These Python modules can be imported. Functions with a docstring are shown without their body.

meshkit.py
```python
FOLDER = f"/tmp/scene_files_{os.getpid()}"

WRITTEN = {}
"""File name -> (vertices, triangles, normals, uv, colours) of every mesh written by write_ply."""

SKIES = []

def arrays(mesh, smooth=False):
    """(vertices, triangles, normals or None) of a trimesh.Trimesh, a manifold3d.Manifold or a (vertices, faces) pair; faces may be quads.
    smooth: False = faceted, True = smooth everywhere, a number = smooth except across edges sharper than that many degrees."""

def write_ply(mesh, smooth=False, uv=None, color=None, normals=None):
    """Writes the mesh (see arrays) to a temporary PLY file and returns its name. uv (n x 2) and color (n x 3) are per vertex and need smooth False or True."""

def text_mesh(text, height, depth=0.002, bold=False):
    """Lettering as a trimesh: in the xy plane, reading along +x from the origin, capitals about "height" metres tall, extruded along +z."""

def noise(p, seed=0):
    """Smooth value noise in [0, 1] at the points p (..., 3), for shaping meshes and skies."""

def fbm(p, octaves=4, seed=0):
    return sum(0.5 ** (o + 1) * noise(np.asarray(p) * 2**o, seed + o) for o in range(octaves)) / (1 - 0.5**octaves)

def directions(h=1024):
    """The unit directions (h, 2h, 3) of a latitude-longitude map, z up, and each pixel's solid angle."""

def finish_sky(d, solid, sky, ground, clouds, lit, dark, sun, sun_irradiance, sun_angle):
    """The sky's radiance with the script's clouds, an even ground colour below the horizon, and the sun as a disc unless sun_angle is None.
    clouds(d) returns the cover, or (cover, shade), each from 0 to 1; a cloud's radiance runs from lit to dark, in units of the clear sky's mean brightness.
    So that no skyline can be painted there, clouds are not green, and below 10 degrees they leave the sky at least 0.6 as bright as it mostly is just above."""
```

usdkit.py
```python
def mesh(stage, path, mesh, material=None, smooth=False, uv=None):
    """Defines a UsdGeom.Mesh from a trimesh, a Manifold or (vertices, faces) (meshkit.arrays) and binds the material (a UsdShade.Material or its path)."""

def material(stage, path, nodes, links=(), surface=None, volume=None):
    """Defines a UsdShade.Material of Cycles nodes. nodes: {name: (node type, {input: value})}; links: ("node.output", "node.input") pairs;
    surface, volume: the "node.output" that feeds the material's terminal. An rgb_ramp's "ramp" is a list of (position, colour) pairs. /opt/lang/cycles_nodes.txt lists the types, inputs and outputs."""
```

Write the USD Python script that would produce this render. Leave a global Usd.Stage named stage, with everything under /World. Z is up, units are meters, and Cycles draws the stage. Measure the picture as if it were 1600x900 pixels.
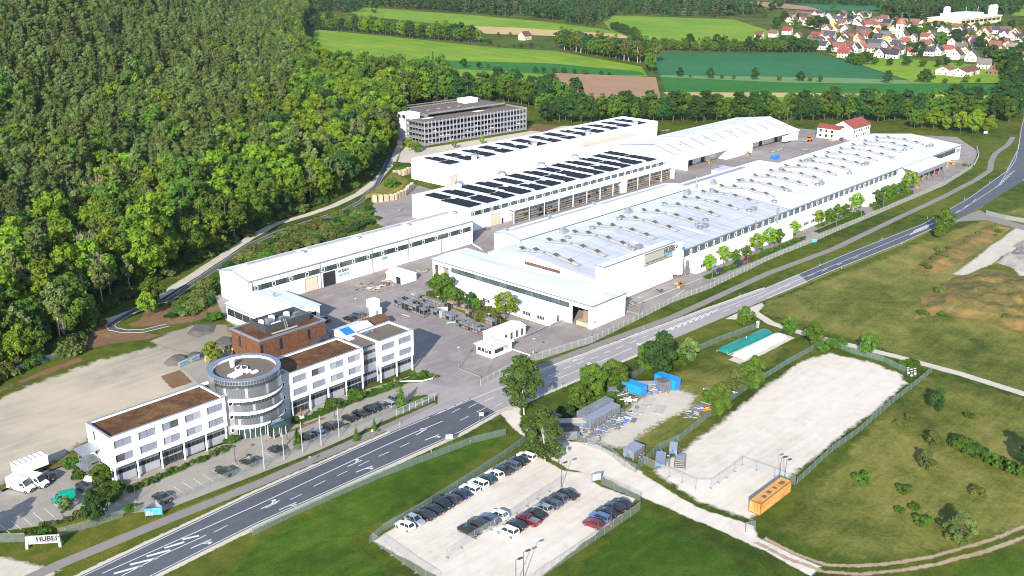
import math, random
import numpy as np, shapely
from shapely.geometry import Polygon, LineString, Point
from scipy.spatial import Delaunay, cKDTree
from pxr import Usd, UsdGeom, UsdLux, UsdShade, Gf, Sdf, Vt
import usdkit, meshkit

stage = Usd.Stage.CreateInMemory()
UsdGeom.SetStageUpAxis(stage, 'Z')
UsdGeom.SetStageMetersPerUnit(stage, 1.0)
stage.SetDefaultPrim(UsdGeom.Xform.Define(stage, '/World').GetPrim())
R = np.random.default_rng(7)
rnd = random.Random(11)

# ---------------------------------------------------------------- camera (a drone 105 m above the plant)
FPX, HZ, CAMH, VA = 1580.0, 542.0, 105.0, 1545.0
PITCH = math.atan2(HZ, FPX)
HEAD = math.atan2(VA, math.hypot(FPX, HZ))           # the camera looks this far left of +X (the long side of the halls)
CP, SP = math.cos(PITCH), math.sin(PITCH)
FW = np.array([math.cos(HEAD), math.sin(HEAD)]); RT = np.array([math.sin(HEAD), -math.cos(HEAD)])
cam = UsdGeom.Camera.Define(stage, '/World/camera')
cam.CreateHorizontalApertureAttr(36.0); cam.CreateVerticalApertureAttr(20.25)
cam.CreateFocalLengthAttr(36.0 * FPX / 1600)
cam.CreateClippingRangeAttr(Gf.Vec2f(1.0, 30000.0))
cam.CreateExposureAttr(0.92)
_f = np.array([FW[0] * CP, FW[1] * CP, -SP]); _r = np.array([RT[0], RT[1], 0.0]); _u = np.cross(_r, _f)
cam.AddTransformOp().Set(Gf.Matrix4d(*_r, 0, *_u, 0, *(-_f), 0, 0, 0, CAMH, 1))

# ---------------------------------------------------------------- sky and sun
SUN_EL, SHADOW_AZ = math.radians(25.0), HEAD - math.radians(13.0)   # shadows run along this heading
_s = np.array([-math.cos(SHADOW_AZ) * math.cos(SUN_EL), -math.sin(SHADOW_AZ) * math.cos(SUN_EL), math.sin(SUN_EL)])
usdkit.material(stage, '/World/Looks/sky', {
    's': ('sky_texture', {'sky_type': 'single_scattering', 'sun_disc': False, 'sun_elevation': SUN_EL, 'sun_rotation': math.atan2(_s[0], _s[1]), 'altitude': 400.0, 'air_density': 1.0, 'aerosol_density': 0.6, 'ozone_density': 1.0}),
    'b': ('background_shader', {'strength': 0.15})}, [('s.color', 'b.color')], surface='b.background')
sky = UsdLux.DomeLight.Define(stage, '/World/sky')
UsdShade.MaterialBindingAPI.Apply(sky.GetPrim()).Bind(UsdShade.Material.Get(stage, '/World/Looks/sky'))
sky.GetPrim().SetCustomDataByKey('kind', 'structure')
sun = UsdLux.DistantLight.Define(stage, '/World/sun')
sun.CreateIntensityAttr(1.25); sun.CreateAngleAttr(0.53); sun.CreateColorAttr(Gf.Vec3f(1.0, 0.93, 0.82))
sun.GetPrim().CreateAttribute('inputs:normalize', Sdf.ValueTypeNames.Bool).Set(True)
_x = np.cross([0, 0, 1.0], _s); _x /= np.linalg.norm(_x); _y = np.cross(_s, _x)
sun.AddTransformOp().Set(Gf.Matrix4d(*_x, 0, *_y, 0, *_s, 0, 0, 0, 400, 1))

# ---------------------------------------------------------------- helpers
def G(u, v, z=0.0):
    """The place on the level z that the photograph shows at (u, v): used to survey the site."""
    du, dv = u - 800, v - 450
    t = (CAMH - z) / (FPX * SP + dv * CP)
    q = FW * (FPX * CP - dv * SP) * t + RT * du * t
    return np.array([q[0], q[1]])

def GP(pts, z=0.0):
    return [tuple(G(u, v, z)) for u, v in pts]

class MB:
    """Collects faces for one mesh."""
    def __init__(s): s.v, s.f, s.n = [], [], 0
    def add(s, V, F):
        V = np.asarray(V, float); F = np.asarray(F, int)
        if F.shape[1] == 4: F = np.vstack([F[:, [0, 1, 2]], F[:, [0, 2, 3]]])
        s.v.append(V); s.f.append(F + s.n); s.n += len(V); return s
    BF = np.array([[0, 3, 2, 1], [4, 5, 6, 7], [0, 1, 5, 4], [1, 2, 6, 5], [2, 3, 7, 6], [3, 0, 4, 7]])
    def box(s, x0, x1, y0, y1, z0, z1):
        return s.add([(x0, y0, z0), (x1, y0, z0), (x1, y1, z0), (x0, y1, z0), (x0, y0, z1), (x1, y0, z1), (x1, y1, z1), (x0, y1, z1)], MB.BF)
    def obox(s, o, a, b, c):
        o, a, b, c = (np.asarray(q, float) for q in (o, a, b, c))
        return s.add([o, o + a, o + a + b, o + b, o + c, o + a + c, o + a + b + c, o + b + c], MB.BF)
    def cbox(s, cx, cy, z0, lx, ly, lz, rz=0.0):
        c, n = math.cos(rz), math.sin(rz)
        a, b = np.array([c * lx, n * lx, 0]), np.array([-n * ly, c * ly, 0])
        return s.obox(np.array([cx, cy, z0]) - a / 2 - b / 2, a, b, (0, 0, lz))
    def poly(s, pts):
        return s.add(pts, [[0, i, i + 1] for i in range(1, len(pts) - 1)])
    def prism(s, poly, z0, z1):
        p = Polygon(poly) if not isinstance(poly, Polygon) else poly
        import trimesh
        m = trimesh.creation.extrude_polygon(p, z1 - z0, engine='earcut')
        return s.add(np.asarray(m.vertices) + [0, 0, z0], m.faces)
    def loft(s, rings, closed=True, caps=True):
        k = len(rings[0]); V = np.vstack(rings); F = []
        for i in range(len(rings) - 1):
            for j in range(k if closed else k - 1):
                F.append([i * k + j, i * k + (j + 1) % k, (i + 1) * k + (j + 1) % k, (i + 1) * k + j])
        s.add(V, F)
        if caps:
            for b in (0, (len(rings) - 1) * k): s.add(V[b:b + k], [[0, i, i + 1] for i in range(1, k - 1)])
        return s
    def tube(s, p0, p1, r, n=6, r2=None):
        p0, p1 = np.asarray(p0, float), np.asarray(p1, float); d = p1 - p0; d /= max(np.linalg.norm(d), 1e-9)
        a = np.cross(d, [0, 0, 1.0] if abs(d[2]) < .9 else [1.0, 0, 0]); a /= np.linalg.norm(a); b = np.cross(d, a)
        t = np.arange(n) * 2 * math.pi / n; c = np.outer(np.cos(t), a) + np.outer(np.sin(t), b)
        return s.loft([p0 + c * r, p1 + c * (r if r2 is None else r2)])
    def lathe(s, prof, c=(0, 0), n=16):
        t = np.arange(n) * 2 * math.pi / n
        return s.loft([np.column_stack([c[0] + r * np.cos(t), c[1] + r * np.sin(t), np.full(n, z)]) for r, z in prof])
    def merge(s, o, loc=(0, 0, 0), rz=0.0, sc=1.0):
        V, F = o.get(); c, n = math.cos(rz), math.sin(rz)
        V = V * sc; V = np.column_stack([V[:, 0] * c - V[:, 1] * n, V[:, 0] * n + V[:, 1] * c, V[:, 2]]) + np.asarray(loc)
        return s.add(V, F)
    def get(s): return np.vstack(s.v), np.vstack(s.f)

USED = {}
def numbered(parent, name):
    k = (parent, name); n = USED.get(k, 0); USED[k] = n + 1
    return f'{parent}/{name}' if n == 0 else f'{parent}/{name}_{n:03d}'

def data(prim, label=None, cat=None, group=None, kind=None):
    for k, v in (('label', label), ('category', cat), ('group', group), ('kind', kind)):
        if v: prim.SetCustomDataByKey(k, v)

def put(path, V, F, mat, smooth=False, uv=None):
    return usdkit.mesh(stage, path, (V, F), UsdShade.Material.Get(stage, '/World/Looks/' + mat), smooth=smooth, uv=uv)

class Thing:
    """An Xform standing at its base; its parts are given in world coordinates (or local ones when local=True)."""
    def __init__(s, name, base, label, cat, group=None, rz=0.0, sc=1.0, local=False, kind=None):
        s.path = numbered('/World', name); s.base = np.zeros(3) if local else np.array([base[0], base[1], base[2] if len(base) > 2 else 0.0])
        x = UsdGeom.Xform.Define(stage, s.path); b = base if len(base) > 2 else (base[0], base[1], 0.0)
        x.AddTranslateOp().Set(Gf.Vec3d(*map(float, b)))
        if local: x.AddRotateZOp().Set(math.degrees(rz)); x.AddScaleOp().Set(Gf.Vec3f(*([float(sc)] * 3)) if np.ndim(sc) == 0 else Gf.Vec3f(*map(float, sc)))
        s.prim = x.GetPrim(); data(s.prim, label, cat, group, kind)
    def part(s, name, mb, mat, under=None, label=None, smooth=False, kind=None):
        p = numbered(under or s.path, name); V, F = mb.get()
        m = put(p, V - s.base, F, mat, smooth); data(m.GetPrim(), label, kind=kind); return p

def copy(src, name, loc, rz, label, cat, group=None, sc=1.0):
    """Another one of the thing at src, standing at loc."""
    x = UsdGeom.Xform.Define(stage, numbered('/World', name)); p = x.GetPrim()
    p.GetReferences().AddInternalReference(src); p.SetInstanceable(True)
    b = loc if len(loc) > 2 else (loc[0], loc[1], 0.0)
    x.ClearXformOpOrder()
    x.AddTranslateOp().Set(Gf.Vec3d(*map(float, b))); x.AddRotateZOp().Set(math.degrees(rz)); x.AddScaleOp().Set(Gf.Vec3f(*([float(sc)] * 3)) if np.ndim(sc) == 0 else Gf.Vec3f(*map(float, sc)))
    data(p, label, cat, group); return p

def single(name, mb, mat, label, cat=None, group=None, kind=None, smooth=False, uv=None):
    V, F = mb.get(); m = put(numbered('/World', name), V, F, mat, smooth, uv); data(m.GetPrim(), label, cat, group, kind); return m

def wall(mb, o, d, length, z0, z1, holes, t=0.3):
    """A wall of thickness t from o along the unit vector d, its outer face on the right of d; holes are (s0, s1, z0, z1)."""
    d = np.array([d[0], d[1], 0.0]); n = np.array([-d[1], d[0], 0.0])
    zs = sorted({z0, z1, *[h[2] for h in holes], *[h[3] for h in holes]})
    for a, b in zip(zs, zs[1:]):
        cuts = sorted((h[0], h[1]) for h in holes if h[2] < (a + b) / 2 < h[3]); s = 0.0
        for c0, c1 in cuts + [(length, length)]:
            if c0 - s > 1e-4: mb.obox(np.array([o[0], o[1], a]) + d * s, d * (c0 - s), n * t, (0, 0, b - a))
            s = max(s, c1)

def slab(mb, o, d, s0, s1, z0, z1, back, t):
    """A box on a wall line: from s0 to s1 along d, its outer face `back` metres behind the line, t thick."""
    d = np.array([d[0], d[1], 0.0]); n = np.array([-d[1], d[0], 0.0])
    mb.obox(np.array([o[0], o[1], z0]) + d * s0 + n * back, d * (s1 - s0), n * t, (0, 0, z1 - z0))

def sstep(a, b, x):
    t = np.clip((x - a) / (b - a), 0, 1); return t * t * (3 - 2 * t)

# the wooded hill on the left
_e0, _e1 = G(0, 592), G(600, 258)
_et = (_e1 - _e0) / np.linalg.norm(_e1 - _e0); _en = np.array([-_et[1], _et[0]]); _el = float(np.linalg.norm(_e1 - _e0))
def side(x, y):
    """How far left of the valley line a place lies; the wood ends on that line."""
    x, y = np.asarray(x), np.asarray(y)
    return -(x * RT[0] + y * RT[1]) - 0.19 * (x * FW[0] + y * FW[1])
def hill(x, y):
    px, py = np.asarray(x) - _e0[0], np.asarray(y) - _e0[1]
    d = px * _en[0] + py * _en[1]
    z = 95 * sstep(10, 600, d) * sstep(0, 280, side(x, y))
    return z * (1 + 0.06 * np.sin(px * .013 + 1) * np.sin(py * .011))
# ---------------------------------------------------------------- materials
def mat(name, col, rough=0.6, var=0.12, scale=0.6, detail=4.0, metallic=0.0, spec=0.4, bump=0.0, bscale=8.0, col2=None, rand=0.0, obj=False, lo=0.3, hi=0.7, island=0.0, stretch=None):
    """Plain surface whose colour drifts between two tones; rand shifts it per object."""
    c = np.array(col); c2 = np.array(col2) if col2 is not None else c * (1 + var); c1 = c if col2 is not None else c * (1 - var)
    n = {'g': ('texture_coordinate', {}) if obj else ('geometry', {}),
         'n': ('noise_texture', {'scale': scale, 'detail': detail, 'roughness': 0.6}),
         'r': ('rgb_ramp', {'ramp': [(0.0, c1), (lo, c1), (hi, c2), (1.0, c2)]}),
         'p': ('principled_bsdf', {'roughness': rough, 'metallic': metallic, 'specular_ior_level': spec})}
    l = [('g.object' if obj else 'g.position', 'sm.vector' if stretch else 'n.vector'), ('n.fac', 'r.fac')]
    if stretch: n['sm'] = ('mapping', {'scale': stretch}); l.append(('sm.vector', 'n.vector'))
    src = 'r.color'
    if rand or island:
        n['o'] = ('object_info', {}) if rand else ('geometry', {})
        k = rand or island
        n['mr'] = ('map_range', {'from_min': 0.0, 'from_max': 1.0, 'to_min': 1 - k, 'to_max': 1 + k})
        n['h'] = ('hsv', {'hue': 0.5, 'saturation': 1.0, 'fac': 1.0})
        l += [('o.random' if rand else 'o.random_per_island', 'mr.value'), ('mr.result', 'h.value'), (src, 'h.color')]; src = 'h.color'
    l.append((src, 'p.base_color'))
    if bump:
        n['bn'] = ('noise_texture', {'scale': bscale, 'detail': 5.0, 'roughness': 0.65})
        n['b'] = ('bump', {'strength': min(1.0, bump), 'distance': 0.15 * bump})
        l += [('g.object' if obj else 'g.position', 'bn.vector'), ('bn.fac', 'b.height'), ('b.normal', 'p.normal')]
    usdkit.material(stage, '/World/Looks/' + name, n, l, surface='p.BSDF'); return name

def ground(name, ramp, s1=0.02, s2=0.25, s3=2.5, rough=0.95, bump=0.6, bscale=2.5, fade=False, w=(0.5, 0.35, 0.25), stripes=None, spec=0.1, fnoise=0.35, tracks=None):
    """Ground: three sizes of noise added together drive a colour ramp; fade thins the sheet out towards its edge (uv.x runs from 0 to 1)."""
    n = {'g': ('geometry', {}), 'r': ('rgb_ramp', {'ramp': ramp}), 'p': ('principled_bsdf', {'roughness': rough, 'specular_ior_level': spec})}
    l = []
    for i, s in enumerate((s1, s2, s3)):
        n[f'n{i}'] = ('noise_texture', {'scale': s, 'detail': 5.0, 'roughness': 0.62, 'distortion': 0.4})
        n[f'm{i}'] = ('math', {'math_type': 'multiply_add', 'value2': w[i]})
        l += [('g.position', f'n{i}.vector'), (f'n{i}.fac', f'm{i}.value1')]
    n['m0'][1]['value3'] = 0.5 - sum(w) / 2
    l += [('m0.value', 'm1.value3'), ('m1.value', 'm2.value3')]
    src = 'm2.value'
    if stripes:                                             # tractor lanes: (angle, spacing, amount)
        n['mp'] = ('mapping', {'rotation': (0, 0, stripes[0])}); n['wv'] = ('wave_texture', {'scale': 0.314 / stripes[1], 'distortion': 0.6, 'detail': 1.0, 'detail_scale': 0.02})
        n['ms'] = ('math', {'math_type': 'multiply_add', 'value2': stripes[2]}); l += [('g.position', 'mp.vector'), ('mp.vector', 'wv.vector'), ('wv.fac', 'ms.value1'), (src, 'ms.value3')]; src = 'ms.value'
    if tracks:                                              # worn lanes: (angle, amount)
        n['tm'] = ('mapping', {'rotation': (0, 0, tracks[0]), 'scale': (.035, .55, 1)}); n['tn'] = ('noise_texture', {'scale': 1.0, 'detail': 4.0, 'roughness': .65, 'distortion': .8})
        n['ts'] = ('math', {'math_type': 'subtract', 'value2': .5}); n['tk'] = ('math', {'math_type': 'multiply_add', 'value2': tracks[1]})
        l += [('g.position', 'tm.vector'), ('tm.vector', 'tn.vector'), ('tn.fac', 'ts.value1'), ('ts.value', 'tk.value1'), (src, 'tk.value3')]; src = 'tk.value'
    l += [(src, 'r.fac'), ('r.color', 'p.base_color')]
    if bump:
        n['bn'] = ('noise_texture', {'scale': bscale, 'detail': 6.0, 'roughness': 0.7}); n['b'] = ('bump', {'strength': min(1.0, bump), 'distance': 0.3 * bump})
        l += [('g.position', 'bn.vector'), ('bn.fac', 'b.height'), ('b.normal', 'p.normal')]
    surf = 'p.BSDF'
    if fade:
        n['tc'] = ('texture_coordinate', {}); n['sx'] = ('separate_xyz', {}); n['fn'] = ('noise_texture', {'scale': fnoise, 'detail': 6.0, 'roughness': 0.7})
        n['fa'] = ('math', {'math_type': 'multiply_add', 'value2': 1.6, 'value3': -0.95}); n['fb'] = ('math', {'math_type': 'add'})
        n['fc'] = ('map_range', {'from_min': 0.25, 'from_max': 0.6, 'to_min': 0.0, 'to_max': 1.0, 'clamp': True}); n['t'] = ('transparent_bsdf', {'color': (1, 1, 1)}); n['mx'] = ('mix_closure', {})
        l += [('tc.UV', 'sx.vector'), ('g.position', 'fn.vector'), ('fn.fac', 'fa.value1'), ('fa.value', 'fb.value1'), ('sx.x', 'fb.value2'), ('fb.value', 'fc.value'), ('fc.result', 'mx.fac'), ('t.BSDF', 'mx.closure1'), ('p.BSDF', 'mx.closure2')]
        surf = 'mx.closure'
    usdkit.material(stage, '/World/Looks/' + name, n, l, surface=surf); return name

def foliage(name, c1, c2, rand=0.25, trans=0.3, hue=0.03):
    """Leaves: tone drifts with the clump, from leaf to leaf and from tree to tree; some light comes through."""
    n = {'t': ('texture_coordinate', {}), 'n': ('noise_texture', {'scale': 0.45, 'detail': 3.0}), 'r': ('rgb_ramp', {'ramp': [(0.0, c1), (0.35, c1), (0.65, c2), (1.0, c2)]}),
         'o': ('object_info', {}), 'g': ('geometry', {}),
         'mv': ('map_range', {'from_min': 0.0, 'from_max': 1.0, 'to_min': 0.75, 'to_max': 1.25}), 'mo': ('map_range', {'from_min': 0.0, 'from_max': 1.0, 'to_min': 1 - rand, 'to_max': 1 + rand}),
         'mm': ('math', {'math_type': 'multiply'}), 'mh': ('map_range', {'from_min': 0.0, 'from_max': 1.0, 'to_min': 0.5 - hue, 'to_max': 0.5 + hue * .3}),
         'h': ('hsv', {'saturation': 1.0, 'fac': 1.0}), 'd': ('principled_bsdf', {'roughness': 0.65, 'specular_ior_level': 0.12}), 'tr': ('translucent_bsdf', {}), 'x': ('mix_closure', {'fac': trans})}
    l = [('t.object', 'n.vector'), ('n.fac', 'r.fac'), ('g.random_per_island', 'mv.value'), ('o.random', 'mo.value'), ('o.random', 'mh.value'), ('mv.result', 'mm.value1'), ('mo.result', 'mm.value2'),
         ('mm.value', 'h.value'), ('mh.result', 'h.hue'), ('r.color', 'h.color'), ('h.color', 'd.base_color'), ('h.color', 'tr.color'), ('d.BSDF', 'x.closure1'), ('tr.BSDF', 'x.closure2')]
    usdkit.material(stage, '/World/Looks/' + name, n, l, surface='x.closure'); return name

def mesh_fence(name, col, cover):
    usdkit.material(stage, '/World/Looks/' + name, {'t': ('transparent_bsdf', {'color': (1, 1, 1)}), 'd': ('principled_bsdf', {'base_color': col, 'roughness': 0.5, 'metallic': 0.3}), 'x': ('mix_closure', {'fac': cover})},
                    [('t.BSDF', 'x.closure1'), ('d.BSDF', 'x.closure2')], surface='x.closure')

# ground
ground('grass', [(0.0, (.014, .028, .004)), (.35, (.035, .057, .006)), (.5, (.063, .091, .010)), (.65, (.094, .107, .014)), (.85, (.172, .130, .028)), (1.0, (.240, .158, .051))], bump=0.8, w=(1.0, .8, .6))
ground('lush_grass', [(0.0, (.018, .039, .005)), (.4, (.033, .073, .006)), (.6, (.056, .108, .010)), (.85, (.113, .147, .018)), (1.0, (.192, .156, .037))], fade=True, bump=0.8, w=(1.0, .8, .6), tracks=(.1, .35))
ground('dry_meadow', [(0.0, (.029, .039, .007)), (.3, (.066, .083, .014)), (.5, (.116, .125, .025)), (.68, (.177, .161, .041)), (.85, (.233, .198, .058)), (1.0, (.273, .228, .082))], s1=0.018, s2=0.12, s3=1.2, fade=True, w=(1.3, 1.0, .7), tracks=(.8, .35))
ground('dry_verge', [(0.0, (.054, .068, .011)), (.45, (.126, .128, .024)), (.6, (.198, .170, .042)), (1.0, (.288, .230, .078))], fade=True, w=(.8, .7, .6))
ground('rough_earth', [(0.0, (.030, .036, .009)), (.35, (.071, .077, .019)), (.5, (.152, .123, .043)), (.65, (.283, .164, .056)), (.8, (.425, .256, .087)), (1.0, (.364, .287, .150))], s1=0.03, s2=0.15, s3=0.8, bump=1.0, bscale=0.8, w=(0.612, 0.625, 0.383))
ground('cream_gravel', [(0.0, (.383, .336, .282)), (.4, (.517, .460, .399)), (.6, (.567, .512, .450)), (1.0, (.616, .561, .502))], s1=0.03, s2=0.3, s3=4.0, bump=0.25, bscale=6.0, fade=True, w=(.9, .8, .6), tracks=(.35, .7))
ground('beige_gravel', [(0.0, (.208, .179, .137)), (.35, (.268, .238, .192)), (.5, (.341, .302, .243)), (.65, (.409, .346, .267)), (1.0, (.475, .404, .315))], s1=0.015, s2=0.06, s3=3.0, bump=0.3, bscale=5.0, fade=True, w=(1.5, .9, .4), tracks=(-.1, .45))
ground('pale_gravel', [(0.0, (.325, .294, .248)), (.5, (.466, .419, .356)), (1.0, (.542, .496, .434))], s1=0.05, s2=0.4, s3=4.0, bump=0.25, bscale=6.0, fade=True, fnoise=0.9, w=(.8, .7, .6))
ground('brown_soil', [(0.0, (.088, .052, .028)), (.5, (.176, .104, .056)), (1.0, (.256, .168, .096))], s1=0.06, s2=0.5, s3=4.0, fade=True, bump=0.5, fnoise=0.6, w=(.9, .8, .6))
ground('dark_soil', [(0.0, (.066, .059, .053)), (.5, (.131, .118, .112)), (1.0, (.222, .197, .171))], s1=0.2, s2=1.0, s3=4.0, bump=1.0, bscale=2.0)
ground('yard_asphalt', [(0.0, (0.152, 0.132, 0.129)), (.4, (0.218, 0.191, 0.185)), (.6, (0.264, 0.235, 0.224)), (1.0, (0.330, 0.297, 0.277))], s1=0.025, s2=0.12, s3=3.0, bump=0.1, rough=.85, w=(1.1, 0.9, 0.4), tracks=(.3, .6))
ground('paving', [(0.0, (.194, .176, .154)), (.5, (.273, .251, .220)), (1.0, (.334, .308, .273))], s1=0.03, s2=0.3, s3=4.0, bump=0.1, w=(.9, .8, .5), tracks=(.0, .5))
ground('dark_asphalt', [(0.0, (0.052, 0.058, 0.070)), (.5, (0.075, 0.082, 0.096)), (1.0, (0.105, 0.112, 0.125))], s1=0.02, s2=0.3, s3=5.0, bump=0.08, rough=.75, spec=.3, w=(0.9, 0.7, 0.5), tracks=(.07, .9))
ground('pale_asphalt', [(0.0, (0.216, 0.194, 0.194)), (.5, (0.281, 0.254, 0.254)), (1.0, (0.346, 0.313, 0.308))], s1=0.02, s2=0.3, s3=5.0, bump=0.08, rough=.8, spec=.3, w=(0.9, 0.7, 0.5), tracks=(.08, .9))
ground('path_asphalt', [(0.0, (.161, .146, .136)), (.5, (.209, .192, .178)), (1.0, (.251, .234, .216))], s1=0.05, s2=0.4, s3=5.0, bump=0.08)
ground('field_light', [(0.0, (.080, .160, .011)), (.5, (.123, .223, .015)), (.8, (.202, .276, .021)), (1.0, (.276, .287, .037))], s1=0.008, s2=0.03, s3=0.3, bump=0.3, stripes=(0.3, 18.0, .10), w=(.9, .7, .5))
ground('field_green', [(0.0, (.017, .090, .015)), (.5, (.027, .128, .021)), (1.0, (.042, .162, .030))], s1=0.006, s2=0.03, s3=0.4, bump=0.3, stripes=(-0.15, 15.0, .16), w=(.9, .7, .5))
ground('field_teal', [(0.0, (.016, .086, .034)), (.5, (.024, .117, .045)), (1.0, (.039, .146, .060))], s1=0.006, s2=0.03, s3=0.4, bump=0.3, stripes=(-0.15, 14.0, .16), w=(.9, .7, .5))
ground('field_pale', [(0.0, (.081, .161, .056)), (.5, (.116, .202, .076)), (1.0, (.161, .237, .101))], s1=0.006, s2=0.03, s3=0.4, bump=0.3, stripes=(0.5, 16.0, .12), w=(.9, .7, .5))
ground('field_brown', [(0.0, (.211, .126, .076)), (.5, (.277, .167, .101)), (1.0, (.347, .217, .141))], s1=0.01, s2=0.05, s3=0.6, bump=0.5, stripes=(-0.1, 6.0, .12), w=(.9, .7, .5))
ground('field_tan', [(0.0, (.324, .229, .100)), (.5, (.419, .304, .136)), (1.0, (.495, .381, .185))], s1=0.01, s2=0.05, s3=0.6, bump=0.3, w=(.9, .7, .5))
ground('forest_floor', [(0.0, (.012, .016, .006)), (.5, (.03, .04, .012)), (1.0, (.07, .07, .03))], bump=1.0)
ground('sedum', [(0.0, (.043, .020, .012)), (.4, (.089, .043, .022)), (.6, (.132, .068, .036)), (.8, (.162, .106, .043)), (1.0, (.255, .187, .119))], s1=0.12, s2=0.6, s3=4.0, bump=0.4, w=(1.0, 1.0, .8))
ground('roof_gravel', [(0.0, (.092, .074, .063)), (.5, (.142, .116, .098)), (1.0, (.192, .158, .136))], s1=0.1, s2=0.5, s3=6.0, bump=0.3, w=(.5, .5, .4))
ground('sandy_track', [(0.0, (.22, .16, .10)), (.5, (.33, .25, .165)), (1.0, (.44, .36, .26))], s1=.08, s2=.5, s3=4.0, bump=.3, fade=True, w=(.9, .8, .5), fnoise=.9)
# buildings
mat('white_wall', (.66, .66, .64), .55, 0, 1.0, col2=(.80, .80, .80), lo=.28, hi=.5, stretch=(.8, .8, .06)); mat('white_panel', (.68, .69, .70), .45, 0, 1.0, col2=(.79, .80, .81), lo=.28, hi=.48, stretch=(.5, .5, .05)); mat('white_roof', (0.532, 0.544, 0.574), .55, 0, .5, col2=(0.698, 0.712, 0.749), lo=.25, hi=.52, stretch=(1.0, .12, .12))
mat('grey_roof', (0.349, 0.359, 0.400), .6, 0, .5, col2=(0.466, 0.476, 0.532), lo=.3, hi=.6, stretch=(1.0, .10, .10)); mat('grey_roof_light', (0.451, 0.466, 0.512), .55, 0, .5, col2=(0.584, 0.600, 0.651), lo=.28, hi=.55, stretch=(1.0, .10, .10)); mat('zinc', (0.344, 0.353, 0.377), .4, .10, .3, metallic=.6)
mat('roof_edge', (.16, .18, .22), .5); mat('white_paint', (.80, .80, .79), .6, .06, 2.0); mat('road_paint', (0.607, 0.607, 0.590), .6, .14, 1.5)
mat('blind', (0.201, 0.217, 0.279), .45, .05, .3); mat('blind_light', (0.295, 0.307, 0.344), .45, .06, .3); mat('alu_panel', (0.295, 0.312, 0.353), .32, .12, .25, metallic=.75)
mat('grey_render', (0.344, 0.353, 0.385), .7, .05); mat('dark_metal', (.05, .05, .055), .5); mat('steel', (.23, .24, .25), .5, .25, .7, metallic=.5); mat('dull_steel', (.27, .28, .30), .5, .2, .8, metallic=.5)
mat('concrete', (0.377, 0.353, 0.312), .85, .12, .4, bump=.2); mat('tan_concrete', (0.410, 0.336, 0.221), .85, .2, .5, bump=.2); mat('beige', (.55, .47, .36), .7, .08)
mat('glass_dark', (.020, .026, .030), .08, .3, .4, spec=.6); mat('glass_green', (.035, .055, .052), .12, .35, .25, spec=.6); mat('glass_grey', (.07, .08, .095), .12, .3, .3, spec=.6); mat('skylight', (0.279, 0.283, 0.295), .3, .10, .3); mat('skylight_brown', (.11, .075, .06), .5, .2, .5)
mat('solar', (.007, .007, .014), .6, .3, 1.2, spec=.25, island=.35); mat('wood_cladding', (0.164, 0.072, 0.037), .7, .3, 1.2, island=.22); mat('wood_dark', (.12, .06, .035), .7, .2, 1.0)
mat('timber', (0.377, 0.262, 0.148), .75, .2, 1.5, island=.25); mat('pallet', (.30, .24, .17), .8, .2, 1.5, island=.25); mat('black_plastic', (.02, .02, .022), .5); mat('rubber', (.015, .015, .016), .8)
mat('red_tile', (0.205, 0.049, 0.034), .75, .25, .6, rand=.2); mat('brown_tile', (0.139, 0.061, 0.041), .75, .25, .6, rand=.25); mat('dark_tile', (0.045, 0.045, 0.056), .6, .25, .6, rand=.3); mat('orange_tile', (.40, .10, .045), .75, .2, .6, rand=.15); mat('grey_tile', (0.131, 0.119, 0.111), .75, .2, .6, rand=.2)
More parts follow.
